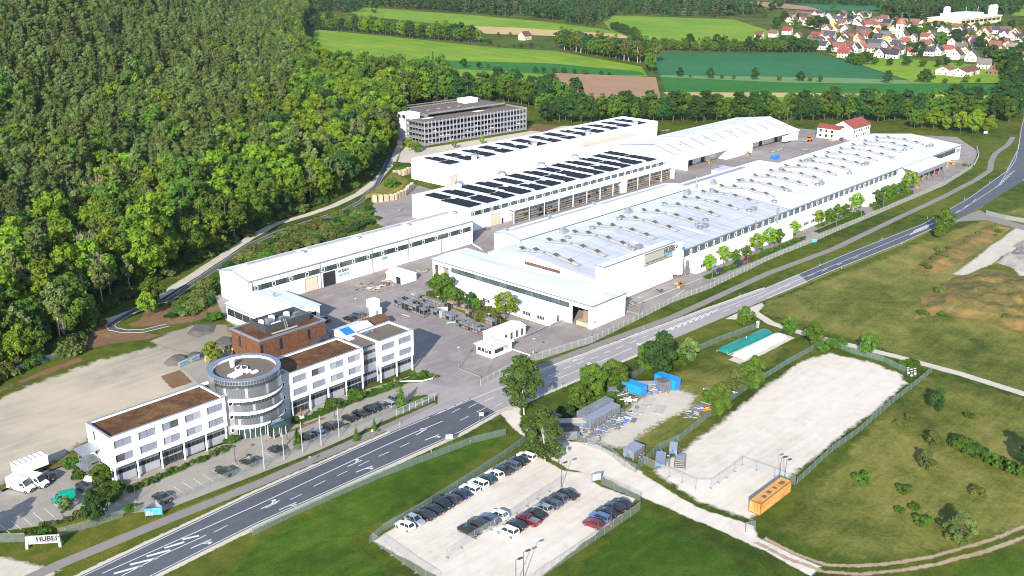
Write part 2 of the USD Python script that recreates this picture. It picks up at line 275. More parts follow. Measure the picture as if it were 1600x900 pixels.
mat('house_white', (0.541, 0.533, 0.508), .7, .04, .2, rand=.04); mat('house_cream', (0.541, 0.459, 0.295), .7, .05, .2, rand=.1); mat('house_yellow', (.72, .58, .06), .7, .05, .2); mat('barn_wood', (.15, .085, .05), .8, .2, 1.0)
mat('blue_container', (.015, .22, .62), .45, .10, .8, bump=.1); mat('blue_paint', (.02, .16, .55), .4, .1); mat('sky_blue', (.10, .35, .70), .4); mat('orange_container', (0.508, 0.271, 0.078), .6, .22, .35, col2=(0.410, 0.180, 0.049), lo=.52, hi=.68); mat('rust', (.18, .085, .035), .8, .3, .9)
mat('green_tarp', (.012, .165, .135), .35, .12, .4); mat('white_tarp', (.62, .64, .68), .35, .06, .4); mat('green_paint', (.03, .40, .07), .5); mat('teal_paint', (.0, .23, .17), .35, .05); mat('orange_paint', (.75, .20, .02), .5); mat('red_paint', (.50, .02, .02), .4); mat('yellow_paint', (.80, .60, .02), .5)
mat('bark', (.085, .062, .045), .9, .3, 2.0, obj=True); mat('pale_bark', (.36, .33, .28), .85, .35, 1.5, obj=True); mat('orange_bark', (.30, .15, .075), .9, .3, 1.2, obj=True); mat('dead_twigs', (.30, .24, .19), .9, .2, 1.0, obj=True)
mat('sign_white', (.40, .40, .395), .5, .03); mat('sign_cream', (.34, .33, .29), .5, .05); mat('letter_black', (.02, .02, .025), .5); mat('letter_blue', (.04, .30, .65), .5); mat('poster_blue', (.02, .15, .32), .5, .5, 1.2, col2=(.10, .35, .50))
mat('hill_rock', (.20, .19, .175), .9, .25, .3, bump=.6, bscale=1.0); mat('stone_white', (.62, .60, .56), .8, .1); mat('asphalt_film', (.09, .09, .10), .6)
for nm, c, m_ in (('white', (.76, .77, .78), 0), ('black', (.012, .013, .015), 0), ('charcoal', (.035, .038, .044), .2), ('silver', (.45, .47, .50), .6), ('grey', (.16, .175, .20), .5), ('navy', (.015, .025, .085), .2), ('blue', (.10, .16, .33), .4), ('teal', (.008, .055, .075), .2), ('darkred', (.11, .010, .014), .1), ('red', (.17, .008, .016), .1), ('bluegrey', (.09, .11, .155), .4)):
    usdkit.material(stage, '/World/Looks/car_' + nm, {'p': ('principled_bsdf', {'base_color': c, 'metallic': m_, 'roughness': .28, 'coat_weight': .6, 'coat_roughness': .06})}, [], surface='p.BSDF')
# leaves
foliage('leaf_bright', (.130, .250, .018), (.240, .380, .034)); foliage('leaf_mid', (.070, .160, .022), (.135, .250, .034)); foliage('leaf_dark', (0.028, 0.088, 0.025), (0.060, 0.144, 0.035)); foliage('leaf_lime', (0.149, 0.289, 0.021), (0.263, 0.420, 0.035))
foliage('leaf_olive', (.100, .145, .034), (.185, .235, .058)); foliage('needle_pine', (.088, .152, .040), (.180, .250, .070), trans=.2, rand=.35); foliage('needle_spruce', (0.049, 0.096, 0.035), (0.105, 0.154, 0.052), trans=.1); foliage('leaf_pale', (0.131, 0.184, 0.061), (0.245, 0.298, 0.105))
foliage('hedge_leaf', (0.052, 0.140, 0.021), (0.114, 0.236, 0.035))
foliage('birch_leaf', (.055, .105, .022), (.105, .17, .035))
mesh_fence('chain_link', (.24, .27, .26), .17); mesh_fence('green_mesh', (.17, .23, .20), .30); mesh_fence('bar_fence', (.36, .37, .34), .42); mesh_fence('site_fence', (.40, .40, .41), .10)
usdkit.material(stage, '/World/Looks/clear_glass', {'t': ('transparent_bsdf', {'color': (.75, .85, .82)}), 'g': ('glossy_bsdf', {'roughness': .05}), 'f': ('fresnel', {'IOR': 1.5}), 'x': ('mix_closure', {})}, [('f.fac', 'x.fac'), ('t.BSDF', 'x.closure1'), ('g.BSDF', 'x.closure2')], surface='x.closure')
# ---------------------------------------------------------------- the ground
def axis(lo, hi, step):
    a = list(np.arange(lo, hi + 1, step)); s = step
    while a[-1] < 9500: s *= 1.35; a.append(a[-1] + s)
    s = step
    while a[0] > -9500: s *= 1.35; a.insert(0, a[0] - s)
    return np.array(a)
gx, gy = axis(-200, 1500, 14), axis(0, 1500, 14)
X_, Y_ = np.meshgrid(gx, gy, indexing='ij'); Z_ = hill(X_, Y_)
k = np.arange(X_.size).reshape(X_.shape)
F_ = np.stack([k[:-1, :-1], k[1:, :-1], k[1:, 1:], k[:-1, 1:]], -1).reshape(-1, 4)
single('ground', MB().add(np.column_stack([X_.ravel(), Y_.ravel(), Z_.ravel()]), F_), 'grass', 'green grass and weeds that cover the valley floor and the foot of the wooded hill', kind='structure', smooth=True)

def ragged(poly, amp, step, seed):
    """The outline with wandering edges."""
    r = np.random.default_rng(seed); P_ = np.array(poly + [poly[0]]); out = []
    for a, b in zip(P_, P_[1:]):
        n = max(1, int(np.hypot(*(b - a)) / step))
        for i in range(n): out.append(a + (b - a) * i / n)
    out = np.array(out)
    off = np.column_stack([meshkit.fbm(np.column_stack([out / (step * 3), np.full(len(out), seed * 7.1 + q)])) for q in (0, 50)]) - .5
    return out + off * 2 * amp

LEVEL = {'patch': .004, 'soil': .008, 'gravel': .012, 'asphalt': .016, 'road': .020, 'mark': .026}
def sheet(name, poly, level, m, label, jit=0.0, step=3.0, fade=0.0, seed=1, kind='structure', z=None, holes=()):
    z = LEVEL[level] if z is None else z
    pts = ragged(poly, jit, step, seed) if jit else np.array(poly)
    pg = Polygon(pts).buffer(0)
    for h in holes: pg = pg.difference(Polygon(h))
    if pg.geom_type != 'Polygon': pg = max(pg.geoms, key=lambda q: q.area)
    if fade:
        st = max(1.0, fade * .6)
        ring = [np.array(pg.exterior.segmentize(st).coords)[:-1]] + [np.array(i.segmentize(st).coords)[:-1] for i in pg.interiors]
        V = [np.vstack(ring)]; U = [np.zeros(len(V[0]))]
        for q, val in ((.5, .5), (1.0, 1.0)):
            inn = pg.buffer(-fade * q).simplify(.1)
            for g in getattr(inn, 'geoms', [inn]):
                if g.is_empty: continue
                for rg in [g.exterior, *g.interiors]:
                    c = np.array(rg.segmentize(st).coords)[:-1]; V.append(c); U.append(np.full(len(c), val))
        V, U = np.vstack(V), np.concatenate(U)
        T = Delaunay(V).simplices; c = V[T].mean(1)
        T = T[shapely.contains_xy(pg, c[:, 0], c[:, 1])]
        mb = MB().add(np.column_stack([V, np.full(len(V), z)]), T)
        return single(name, mb, m, label, kind=kind, uv=np.column_stack([U, U * 0]))
    import trimesh
    v, f = trimesh.creation.triangulate_polygon(pg, engine='earcut')
    return single(name, MB().add(np.column_stack([v, np.full(len(v), z)]), f), m, label, kind=kind)

# fields in the valley
FAR = [
 ('field', [(484, 90), (492, 46), (600, 56), (770, 74), (870, 80), (1002, 104), (1012, 119), (850, 128), (740, 140), (600, 120)], 'field_light', 'light yellow green meadow field right behind the forest'),
 ('field', [(486, 78), (600, 90), (740, 96), (860, 99), (1000, 112), (1010, 118), (855, 116), (740, 109), (600, 101), (486, 92)], 'field_green', 'dark green lower strip of the light meadow behind the forest'),
 ('field', [(853, 117), (865, 114), (1025, 121), (1032, 154), (955, 165), (855, 165)], 'field_brown', 'bare brown ploughed field behind the belt of trees'),
 ('field', [(700, 39), (800, 42), (975, 54), (1000, 60), (960, 60), (740, 52)], 'field_tan', 'narrow tan stubble strip among the far green fields'),
 ('field', [(520, 8), (560, 11), (740, 24), (850, 34), (945, 46), (975, 54), (800, 43), (700, 40), (560, 24)], 'field_light', 'far pale green field below the distant woods on the left'),
 ('field', [(935, 24), (1010, 26), (1148, 31), (1205, 50), (1195, 62), (1100, 70), (1060, 78), (1000, 62), (955, 50)], 'field_light', 'far pale green field beside the white farm tracks'),
 ('field', [(1020, 83), (1275, 84), (1330, 98), (1418, 126), (1300, 123), (1030, 119)], 'field_teal', 'large blue green crop field below the village'),
 ('field', [(1034, 118), (1300, 122), (1418, 126), (1425, 132), (1230, 130), (1030, 121)], 'field_pale', 'pale green field margin below the blue green crop'),
 ('field', [(1032, 121), (1230, 130), (1570, 133), (1568, 150), (1240, 146), (1040, 145)], 'field_green', 'bright green field strip in front of the row of single trees'),
 ('field', [(1036, 145), (1240, 146), (1566, 150), (1560, 160), (1240, 153), (1045, 152)], 'field_tan', 'tan field strip just behind the belt of trees'),
 ('field', [(1036, 152), (1240, 153), (1566, 160), (1560, 180), (1240, 168), (1045, 162)], 'field_light', 'sunlit green strip between the tan field and the belt of trees'),
 ('field', [(1290, 84), (1400, 92), (1600, 108), (1600, 131), (1425, 132), (1418, 126), (1330, 98)], 'field_light', 'meadow at the lower edge of the village'),
 ('field', [(1155, 0), (1262, 10), (1290, 18), (1195, 12), (1165, 6)], 'field_brown', 'far brown ploughed field above the village'),
 ('field', [(1225, 4), (1375, 8), (1380, 17), (1292, 18), (1264, 10)], 'field_teal', 'far green field above the village roofs'),
 ('field', [(1150, -30), (1600, -20), (1600, 5), (1280, 1), (1150, -5)], 'field_pale', 'hazy pale fields on the far rim of the valley'),
 ('field', [(1585, 15), (1680, 16), (1690, 30), (1580, 25)], 'field_light', 'small green field right of the far wood'),
]
for i, (nm, pts, m, lab) in enumerate(FAR):
    sheet(nm, GP(pts), None, m, lab, z=.05 + .05 * i)
for pts, w, lab in (([(860, 74), (866, 82), (905, 87), (960, 97), (1010, 110), (1032, 122), (1075, 121)], 3.0, 'pale farm track along the hedge to the field corner'),
                    ([(1030, 120), (1034, 152)], 4.5, 'short farm track between the brown and the green field'),
                    ([(1145, 32), (1152, 43), (1168, 52)], 6.0, 'white farm track in the far field left'), ([(1172, 32), (1182, 40), (1204, 52), (1225, 60)], 6.0, 'white road in the far field beside the village'),
                    ([(1276, 84), (1330, 98), (1420, 127), (1428, 131)], 3.0, 'sandy field track below the village')):
    ln = LineString(GP(pts)).buffer(w / 2, cap_style='flat')
    sheet('farm_track', list(ln.exterior.coords)[:-1], None, 'pale_gravel', lab, z=1.0)

# meadows and patches near the plant
def strip(pts, w): return list(LineString(pts).buffer(w / 2, cap_style='flat', join_style='round').exterior.coords)[:-1]
UP = [(60, 931), (127, 899), (400, 769), (612, 675), (738, 622), (840, 581), (1020, 514), (1197, 449.5), (1320, 397), (1440, 350), (1512, 310), (1572, 267), (1590, 232), (1594, 205), (1602, 170)]
LOW = [(180, 931), (240, 900), (400, 820), (722, 675), (776, 645), (845, 616), (1020, 543), (1200, 467), (1300, 424), (1410, 380), (1460, 357), (1500, 340), (1537, 321), (1600, 282), (1640, 250), (1655, 215), (1650, 170)]
sheet('meadow', GP([(1165, 475), (1300, 425), (1440, 372), (1640, 300), (1640, 640), (1500, 590), (1240, 512), (1180, 490)]), 'patch', 'dry_meadow', 'olive and brown meadow between the main road and the white track', jit=2, fade=6, seed=2)
sheet('meadow', GP([(1240, 770), (1330, 680), (1440, 575), (1640, 625), (1640, 828), (1500, 868), (1395, 886), (1290, 884), (1180, 830)]), 'patch', 'dry_meadow', 'dry olive meadow with scattered bushes at the lower right', jit=2, fade=5, seed=3)
sheet('meadow', GP([(985, 800), (1005, 785), (1085, 835), (1180, 880), (1260, 915), (860, 915)]), 'patch', 'lush_grass', 'lush green grass between the car lot and the white track', jit=1, fade=4, seed=4)
sheet('meadow', GP([(390, 838), (600, 735), (770, 668), (800, 690), (640, 795), (560, 850), (590, 870), (660, 915), (330, 915)]), 'patch', 'lush_grass', 'lush green grass bank between the main road and the car lot', jit=1, fade=4, seed=5)
sheet('meadow', GP([(1085, 560), (1180, 505), (1250, 540), (1200, 590), (1100, 650), (1040, 620), (1000, 600)]), 'patch', 'dry_meadow', 'dry grass around the two long tarpaulin tanks', jit=1.5, fade=5, seed=6)
sheet('meadow', GP([(1430, 915), (1500, 880), (1640, 835), (1640, 915)]), 'patch', 'lush_grass', 'green grass in the lower right corner', jit=1, fade=3, seed=7)
for lab, off, w, m in (('worn sandy verge along the upper edge of the main road', UP, 2.6, 'pale_gravel'), ('sandy crumbling verge along the lower edge of the main road', LOW[:7], 3.2, 'pale_gravel')):
    q = GP(off[:8] if off is UP else off)
    sheet('verge', strip(q, w), 'soil', m, lab, jit=.3, step=2, fade=.8, seed=9)
sheet('verge', strip(GP(UP[7:]), 2.0), 'soil', 'dry_verge', 'yellowed grass verge along the far part of the road', jit=.4, step=3, fade=1.2, seed=10)
sheet('verge', strip(GP(LOW[7:13]), 3.4), 'soil', 'dry_verge', 'yellowed grass verge below the far part of the road', jit=.4, step=3, fade=1.2, seed=11)
sheet('verge', GP([(95, 872), (250, 806), (400, 745), (525, 692), (640, 642), (668, 634), (590, 672), (400, 757), (250, 818), (100, 880), (60, 880)]), 'patch', 'dry_verge', 'sunburnt grass strip between the office fence and the cycle path', jit=.5, fade=1.5, seed=12)

# gravel and soil
sheet('gravel_lot', GP([(-90, 680), (0, 612), (62, 589), (140, 561), (230, 538), (290, 514), (372, 505), (400, 548), (350, 600), (230, 690), (150, 690), (105, 723), (0, 767), (-90, 800)]), 'gravel', 'beige_gravel', 'wide beige gravel lot between the forest and the office', jit=1.2, fade=5, seed=13)
sheet('soil_bed', GP([(-60, 640), (0, 605), (60, 578), (128, 553), (140, 563), (60, 592), (0, 615), (-60, 655)]), 'gravel', 'brown_soil', 'brown earth bank along the forest edge', jit=.8, fade=2, seed=14, z=.016)
sheet('soil_bed', GP([(150, 500), (215, 515), (262, 522), (235, 531), (180, 538), (128, 550), (130, 520)]), 'soil', 'brown_soil', 'bare brown soil at the bend of the new path', jit=.6, fade=2, seed=15)
sheet('soil_bed', GP([(212, 500), (222, 484), (260, 475), (330, 478), (352, 470), (355, 490), (300, 505), (262, 510), (205, 513), (190, 508)]), 'soil', 'brown_soil', 'brown planting bed inside the bend of the new path', jit=.6, fade=2, seed=16)
sheet('dirt_yard', GP([(255, 520), (300, 505), (365, 505), (372, 540), (340, 545), (300, 560), (250, 545), (225, 535)]), 'asphalt', 'beige_gravel', 'pale building site ground beside the timber building', jit=1, fade=3, seed=17)
sheet('soil_bed', GP([(246, 588), (282, 576), (306, 597), (268, 610)]), 'asphalt', 'brown_soil', 'square brown bed beside the office terrace', jit=.3, fade=1, seed=18)
sheet('soil_bed', GP([(0, 762), (105, 720), (112, 724), (0, 772)]), 'asphalt', 'brown_soil', 'brown strip between the gravel lot and the van park', jit=.2, fade=.6, seed=19)
sheet('gravel_lot', GP([(578, 846), (598, 833), (650, 799), (740, 744), (800, 712), (828, 703), (850, 715), (884, 734), (926, 738), (930, 752), (945, 760), (999, 779), (985, 800), (915, 850), (835, 915), (700, 915)]), 'gravel', 'cream_gravel', 'cream gravel car lot below the main road', jit=.35, fade=1.0, seed=20)
sheet('gravel_track', GP([(775, 645), (815, 632), (818, 660), (885, 688), (930, 690), (962, 705), (1010, 740), (1090, 790), (1180, 820), (1188, 838), (1290, 884), (1270, 905), (1190, 862), (1085, 815), (1000, 778), (940, 748), (884, 735), (850, 712), (800, 672)]), 'gravel', 'cream_gravel', 'cream gravel drive from the main road past the storage lot', jit=.5, fade=1.2, seed=21, z=.0135)
sheet('gravel_lot', GP([(890, 690), (900, 665), (960, 640), (990, 615), (1030, 600), (1070, 605), (1105, 618), (1090, 640), (1040, 668), (985, 704), (955, 708)]), 'gravel', 'pale_gravel', 'pale worn ground in the machine storage compound', jit=1.5, fade=4, seed=22)
sheet('soil_bed', GP([(925, 690), (960, 660), (1050, 625), (1130, 620), (1125, 650), (1060, 700), (1000, 738), (960, 715)]), 'soil', 'dry_meadow', 'brown weedy ground along the inner fence of the compound', jit=1.0, fade=3, seed=23)
sheet('gravel_lot', GP([(1005, 738), (1060, 697), (1100, 668), (1195, 596), (1245, 562), (1290, 548), (1360, 562), (1420, 585), (1428, 600), (1370, 652), (1300, 706), (1245, 752), (1215, 790), (1180, 822), (1090, 792)]), 'gravel', 'cream_gravel', 'large empty cream gravel lot on the right', jit=.8, fade=3.0, seed=24)
sheet('gravel_track', strip(GP([(1166, 482), (1180, 489), (1205, 505), (1255, 521), (1330, 540), (1400, 557), (1500, 584), (1640, 628)]), 3.6), 'gravel', 'pale_gravel', 'narrow white track along the meadow on the right', jit=.25, fade=.7, seed=25)
sheet('gravel_track', GP([(1128, 499), (1160, 484), (1192, 471), (1196, 478), (1184, 491), (1172, 494), (1150, 500)]), 'gravel', 'pale_gravel', 'pale mouth of the white track at the main road', jit=.3, fade=.8, seed=26, z=.0128)
for d_, lab in ((-1.1, 'left wheel rut of the dirt track in the lower right'), (1.1, 'right wheel rut of the dirt track in the lower right')):
    ln = LineString(GP([(1185, 842), (1235, 868), (1290, 888), (1345, 891), (1400, 886), (1460, 876), (1520, 860), (1570, 843), (1660, 806)])).parallel_offset(abs(d_), 'left' if d_ < 0 else 'right')
    sheet('dirt_track', strip(list(ln.coords), 1.9), 'gravel', 'sandy_track', lab, jit=.45, step=2, fade=.9, seed=27 + int(d_ > 0), z=.0145)
sheet('gravel_track', GP([(1480, 430), (1520, 400), (1560, 372), (1590, 350), (1660, 350), (1660, 385), (1600, 392), (1550, 415), (1510, 432)]), 'gravel', 'pale_gravel', 'pale haul road beside the earth mounds', jit=1, fade=2, seed=30)
sheet('gravel_lot', GP([(1560, 400), (1660, 380), (1660, 440), (1590, 432)]), 'asphalt', 'pale_gravel', 'pale stone storage ground beside the earth mounds', jit=1, fade=2, seed=31)
sheet('sandy_corner', GP([(-60, 870), (0, 862), (60, 876), (110, 888), (60, 920), (-60, 940)]), 'gravel', 'pale_gravel', 'sandy bare corner at the lower left', jit=.6, fade=2, seed=32)
sheet('gravel_yard', GP([(617, 262), (622, 238), (632, 228), (664, 231), (823, 205), (845, 197), (900, 196), (1240, 205), (1240, 199), (900, 189), (960, 186), (980, 200), (760, 246), (660, 262)]), 'gravel', 'pale_gravel', 'pale gravel apron around the parking deck', jit=.6, fade=2, seed=33)
sheet('soil_bed', GP([(822, 204), (832, 193), (880, 197), (850, 207)]), 'asphalt', 'brown_soil', 'brown soil patch right of the parking deck', fade=1.5, jit=.5, seed=34)

# the path along the forest: a pale gravel track beside a dark new asphalt lane with kerbs
FP = [(150, 505), (180, 497), (215, 484), (262, 455), (300, 432), (345, 402), (390, 372), (430, 350), (480, 336), (520, 322), (560, 303), (590, 280), (612, 255), (622, 232), (628, 205)]
sheet('gravel_track', strip(GP(FP), 4.5), 'gravel', 'pale_gravel', 'pale gravel track along the forest edge', jit=.3, fade=.8, seed=35)
LANE = [(262, 508), (225, 517), (195, 518), (176, 514), (172, 508), (185, 500), (222, 478), (262, 470), (300, 444), (345, 414), (395, 380), (440, 360), (490, 344), (535, 330), (565, 314), (588, 290), (602, 262), (612, 238), (620, 215)]
sheet('footpath', strip(GP(LANE), 2.0), 'asphalt', 'dark_asphalt', 'narrow dark asphalt footpath along the forest', seed=36)
for s_ in (1.12, -1.12):
    ln = LineString(GP(LANE)).parallel_offset(abs(s_), 'left' if s_ > 0 else 'right')
    mb = MB()
    for g in getattr(ln, 'geoms', [ln]): mb.prism(g.buffer(.09, cap_style='flat'), .0, .10)
    single('kerb', mb, 'concrete', f'pale kerb on the {"forest" if s_ > 0 else "factory"} side of the dark footpath', kind='structure')

# roads
sheet('factory_yard', GP([(655, 592), (690, 612), (751, 603), (800, 576), (925, 536), (1050, 473), (1110, 451), (1200, 407), (1375, 333), (1475, 290), (1520, 262), (1528, 236), (1495, 214)]) + [(560, 262), (548, 300), (470, 322), (300, 326), (303, 356), (296, 352), (262, 322), (246, 300), (243, 285), (258, 275), (252, 271), (156, 271)] + GP([(352, 500), (372, 512), (520, 520), (610, 500)]), 'asphalt', 'yard_asphalt', 'grey brown asphalt yard between the halls', z=.0165)
sheet('factory_yard', [(119, 192.6), (163, 192.6), (163, 187), (188, 187), (190, 228), (119, 228)], 'asphalt', 'yard_asphalt', 'shaded asphalt court between the office and the workshop', z=.0161)
sheet('entrance_apron', GP([(655, 594), (700, 606), (752, 602), (795, 578), (840, 580), (738, 622.5), (612, 675.5), (600, 672), (684, 632), (684, 616), (640, 612)]), 'road', 'pale_asphalt', 'brownish asphalt apron of the factory entrance', z=.0185)
sheet('office_parking', GP([(-60, 790), (0, 767), (105, 724), (140, 700), (176, 757), (360, 690), (420, 655), (450, 640), (560, 612), (640, 588), (684, 606), (684, 618), (640, 640), (500, 703), (400, 742), (255, 798), (140, 806), (60, 822), (-60, 838)]), 'asphalt', 'paving', 'grey paved car park and lane in front of the office')
sheet('cycle_path', strip(GP([(20, 915), (95, 881), (250, 817), (400, 757), (525, 703), (590, 674), (650, 647), (684, 632)]), 2.7), 'asphalt', 'path_asphalt', 'pale asphalt cycle path between the office fence and the road')
sheet('cycle_path', strip(GP([(800, 590), (832, 577), (925, 542), (1050, 496), (1150, 450), (1200, 427), (1300, 390), (1400, 342), (1475, 307), (1525, 281), (1547, 266), (1549, 252), (1555, 240), (1575, 226), (1583, 214)]), 2.7), 'asphalt', 'path_asphalt', 'grey asphalt cycle path on the green bank beside the long hall')
def road(u, l, lab, m): sheet('main_road', GP(u + l[::-1]), 'road', m, lab)
road(UP[:4] + [(735, 623)], LOW[:4] + [(776, 645)], 'fresh dark asphalt of the main road in front of the office', 'dark_asphalt')
road([(735, 623), (840, 581), (1020, 514), (1197, 449.5), (1248, 428)], [(776, 645), (845, 616), (1020, 543), (1200, 467), (1262, 441)], 'older pale asphalt in the middle of the main road', 'pale_asphalt')
road([(1248, 428)] + UP[8:], [(1262, 441)] + LOW[8:], 'dark asphalt of the main road curving away on the right', 'dark_asphalt')
sheet('side_road', GP([(1470, 355), (1492, 344), (1530, 328), (1545, 335), (1600, 352), (1660, 372), (1660, 385), (1600, 360), (1540, 344), (1500, 346)]), 'asphalt', 'path_asphalt', 'pale side road leaving the curve to the right')

# painted lines
def dash(lab, *segs, w=.18, m='road_paint', group=None):
    for (a, b) in segs:
        p, q = G(*a), G(*b); d = (q - p) / np.linalg.norm(q - p); n = np.array([-d[1], d[0]]) * w / 2
        mb = MB().poly([(*(p + n), LEVEL['mark']), (*(p - n), LEVEL['mark']), (*(q - n), LEVEL['mark']), (*(q + n), LEVEL['mark'])])
        single('road_marking', mb, m, lab, kind='structure', group=group)
def line(lab, pts, w=.16, off=0.0):
    ln = LineString(GP(pts))
    if off: ln = ln.parallel_offset(abs(off), 'left' if off > 0 else 'right')
    sheet('road_marking', strip(list(ln.coords), w), 'mark', 'road_paint', lab)
line('white edge line along the upper side of the main road', UP, off=-.45, w=.17)
line('white edge line along the lower side of the main road', LOW[:6], off=.45, w=.17); line('white edge line along the lower side of the far road', LOW[7:12], off=.45, w=.22); line('white edge line inside the far curve', LOW[13:], off=.45, w=.22)
line('long white lane line of the turning lane', [(160, 896), (400, 790), (600, 697), (650, 675), (692, 658)], w=.2)
line('white line of the hatched wedge', [(190, 900), (252, 868), (312, 841), (322, 836)], w=.2); line('long white line in the middle of the older road', [(850, 600), (960, 556), (1040, 519), (1060, 510)], w=.2)
line('long white line along the turning lane of the far road', [(1185, 466), (1240, 440), (1345, 397), (1425, 364)], w=.16); line('long white line beside the far hatched wedge', [(1425, 364), (1500, 330), (1560, 290), (1587, 250), (1592, 225)], w=.16)
line('long white line on the pale road', [(1060, 510), (1140, 478), (1197, 455)], w=.16)
D1 = [((376, 838), (395, 830)), ((334, 832), (355, 821)), ((490, 760), (508, 751)), ((526, 744), (543, 736)), ((453, 781), (472, 772)), ((415, 794), (434, 785)), ((560, 728), (577, 720)), ((592, 713), (608, 706)), ((625, 699), (640, 692)), ((706, 645), (719, 638)), ((671, 652), (682, 647)), ((684, 646), (695, 641)), ((699, 639), (710, 634)), ((713, 633), (723, 628)), ((725, 627), (733, 624)), ((719, 657), (733, 650)), ((745, 644), (759, 637)), ((732, 637), (746, 630)), ((758, 627), (772, 620)), ((774, 635), (786, 629))]
dash('short white lane dash on the dark main road', *D1, w=.16, group='lane dashes on the dark road')
D2 = [((858, 587), (870, 582)), ((880, 577), (892, 572)), ((902, 569), (912, 564)), ((923, 561), (934, 557)), ((944, 552), (954, 548)), ((963, 545), (974, 540)), ((984, 536), (994, 532)), ((1003, 528), (1013, 524)), ((1023, 521), (1033, 517)), ((1062, 506), (1070, 503)), ((1078, 499), (1086, 496)), ((1130, 487), (1140, 483)), ((1150, 479), (1158, 476))]
dash('short white lane dash on the older pale road', *D2, w=.2, group='lane dashes on the pale road')
D3 = [((1262, 432), (1272, 428)), ((1284, 424), (1293, 420)), ((1308, 414), (1316, 411)), ((1332, 404), (1341, 401)), ((1453, 352), (1460, 349)), ((1470, 345), (1476, 342)), ((1482, 339), (1488, 336)), ((1494, 332), (1500, 328)), ((1507, 324), (1513, 320)), ((1520, 315), (1525, 311)), ((1462, 363), (1470, 359)), ((1236, 444), (1226, 448))]
dash('short white lane dash on the far curve of the road', *D3, w=.2, group='lane dashes on the far curve')
HT = [((178, 896.5), (222, 884)), ((203, 882.5), (246, 872)), ((229, 869.5), (266, 859.5)), ((257, 856.5), (288, 847)), ((285, 843), (311, 837))]
dash('slanting white bar of the hatched wedge at the lower left', *HT, w=.55, group='hatching bars at the lower left')
dash('slanting white bar of the hatching on the pale road', *[((1032 + 9 * i, 523 - 3.6 * i), (1050 + 9 * i, 511 - 3.6 * i)) for i in range(9)], w=.3, group='hatching bars on the pale road')
dash('slanting white bar of the hatching at the far junction', *[((1422 + 4 * i, 367.5 - 1.6 * i), (1432 + 4 * i, 358 - 1.6 * i)) for i in range(7)], *[((1556 + 4 * i, 292 - 4 * i), (1566 + 4 * i, 287 - 4 * i)) for i in range(6)], w=.28, group='hatching bars at the far junction')
def arrow(tip, tail, lab, turn):
    p, q = G(*tip), G(*tail); d = (p - q) / np.linalg.norm(p - q); n = np.array([-d[1], d[0]]) * turn; z = LEVEL['mark']; L_ = np.linalg.norm(p - q)
    pt = lambda a, b: (*(q + d * a + n * b), z)
    mb = MB().poly([pt(0, -.12), pt(L_, -.12), pt(L_, .12), pt(0, .12)])
    mb.poly([pt(L_ * .55, .12), pt(L_ * .78, .9), pt(L_ * .82, .7), pt(L_ * .63, .12)]); mb.poly([pt(L_ * .70, 1.25), pt(L_ * .95, .95), pt(L_ * .8, .25)])
    single('road_arrow', mb, 'road_paint', lab, kind='structure')
AR = [((437, 782), (408, 795), 'pair nearest the left', 1), ((463, 785), (436, 797), 'lower one of the left pair', -1), ((566, 719), (543, 729), 'upper one of the middle pair', 1), ((582, 728), (556, 738), 'lower one of the middle pair', -1), ((667, 670), (650, 680), 'upper one of the pair before the entrance', 1), ((686, 679), (664, 688), 'lower one of the pair before the entrance', -1), ((895, 565), (912, 559), 'left one beyond the birch', -1), ((926, 567), (912, 573), 'lower one beyond the birch', 1), ((972, 533), (990, 527), 'upper one in front of the white hall', -1), ((1003, 537), (988, 543), 'lower one in front of the white hall', 1), ((330, 843), (298, 857), 'one beside the hatched wedge', -1)]
for a, b, l_, t_ in AR: arrow(a, b, 'white turning arrow on the road, ' + l_, t_)
for a, b in (((975, 483), (1098, 434)), ((1009, 492), (1070, 453)), ((980, 486), (1003, 492)), ((1098, 432), (1120, 436))): dash('thin white guide line painted on the yard beside the tall white block', (a, b), w=.2, group='guide lines on the yard')
for i in range(5): dash('white bar of the crossing between the left hall and the front solar hall', ((736 + 3.2 * i, 379 + 1.7 * i), (741 + 3.2 * i, 384.5 + 1.7 * i)), w=.35, group='crossing bars in the yard')
dash('single white dash painted on the open yard', ((628, 491), (640, 495)), w=.5)
for i in range(13):
    a = G(258 + i * 15.5, 785 - i * 6.3); single('parking_line', MB().box(a[0] - .05, a[0] + .05, a[1], a[1] + 4.6, .0235, .0245), 'road_paint', 'thin white bay line in the office car park by the fence', kind='structure', group='bay lines along the office fence')
for i in range(6):
    a = G(18 + i * 17, 836 - i * 6.8); single('parking_line', MB().box(a[0] - .05, a[0] + .05, a[1] + .5, a[1] + 5, .0235, .0245), 'road_paint', 'thin bay line in the van park at the left edge', kind='structure', group='bay lines in the van park')
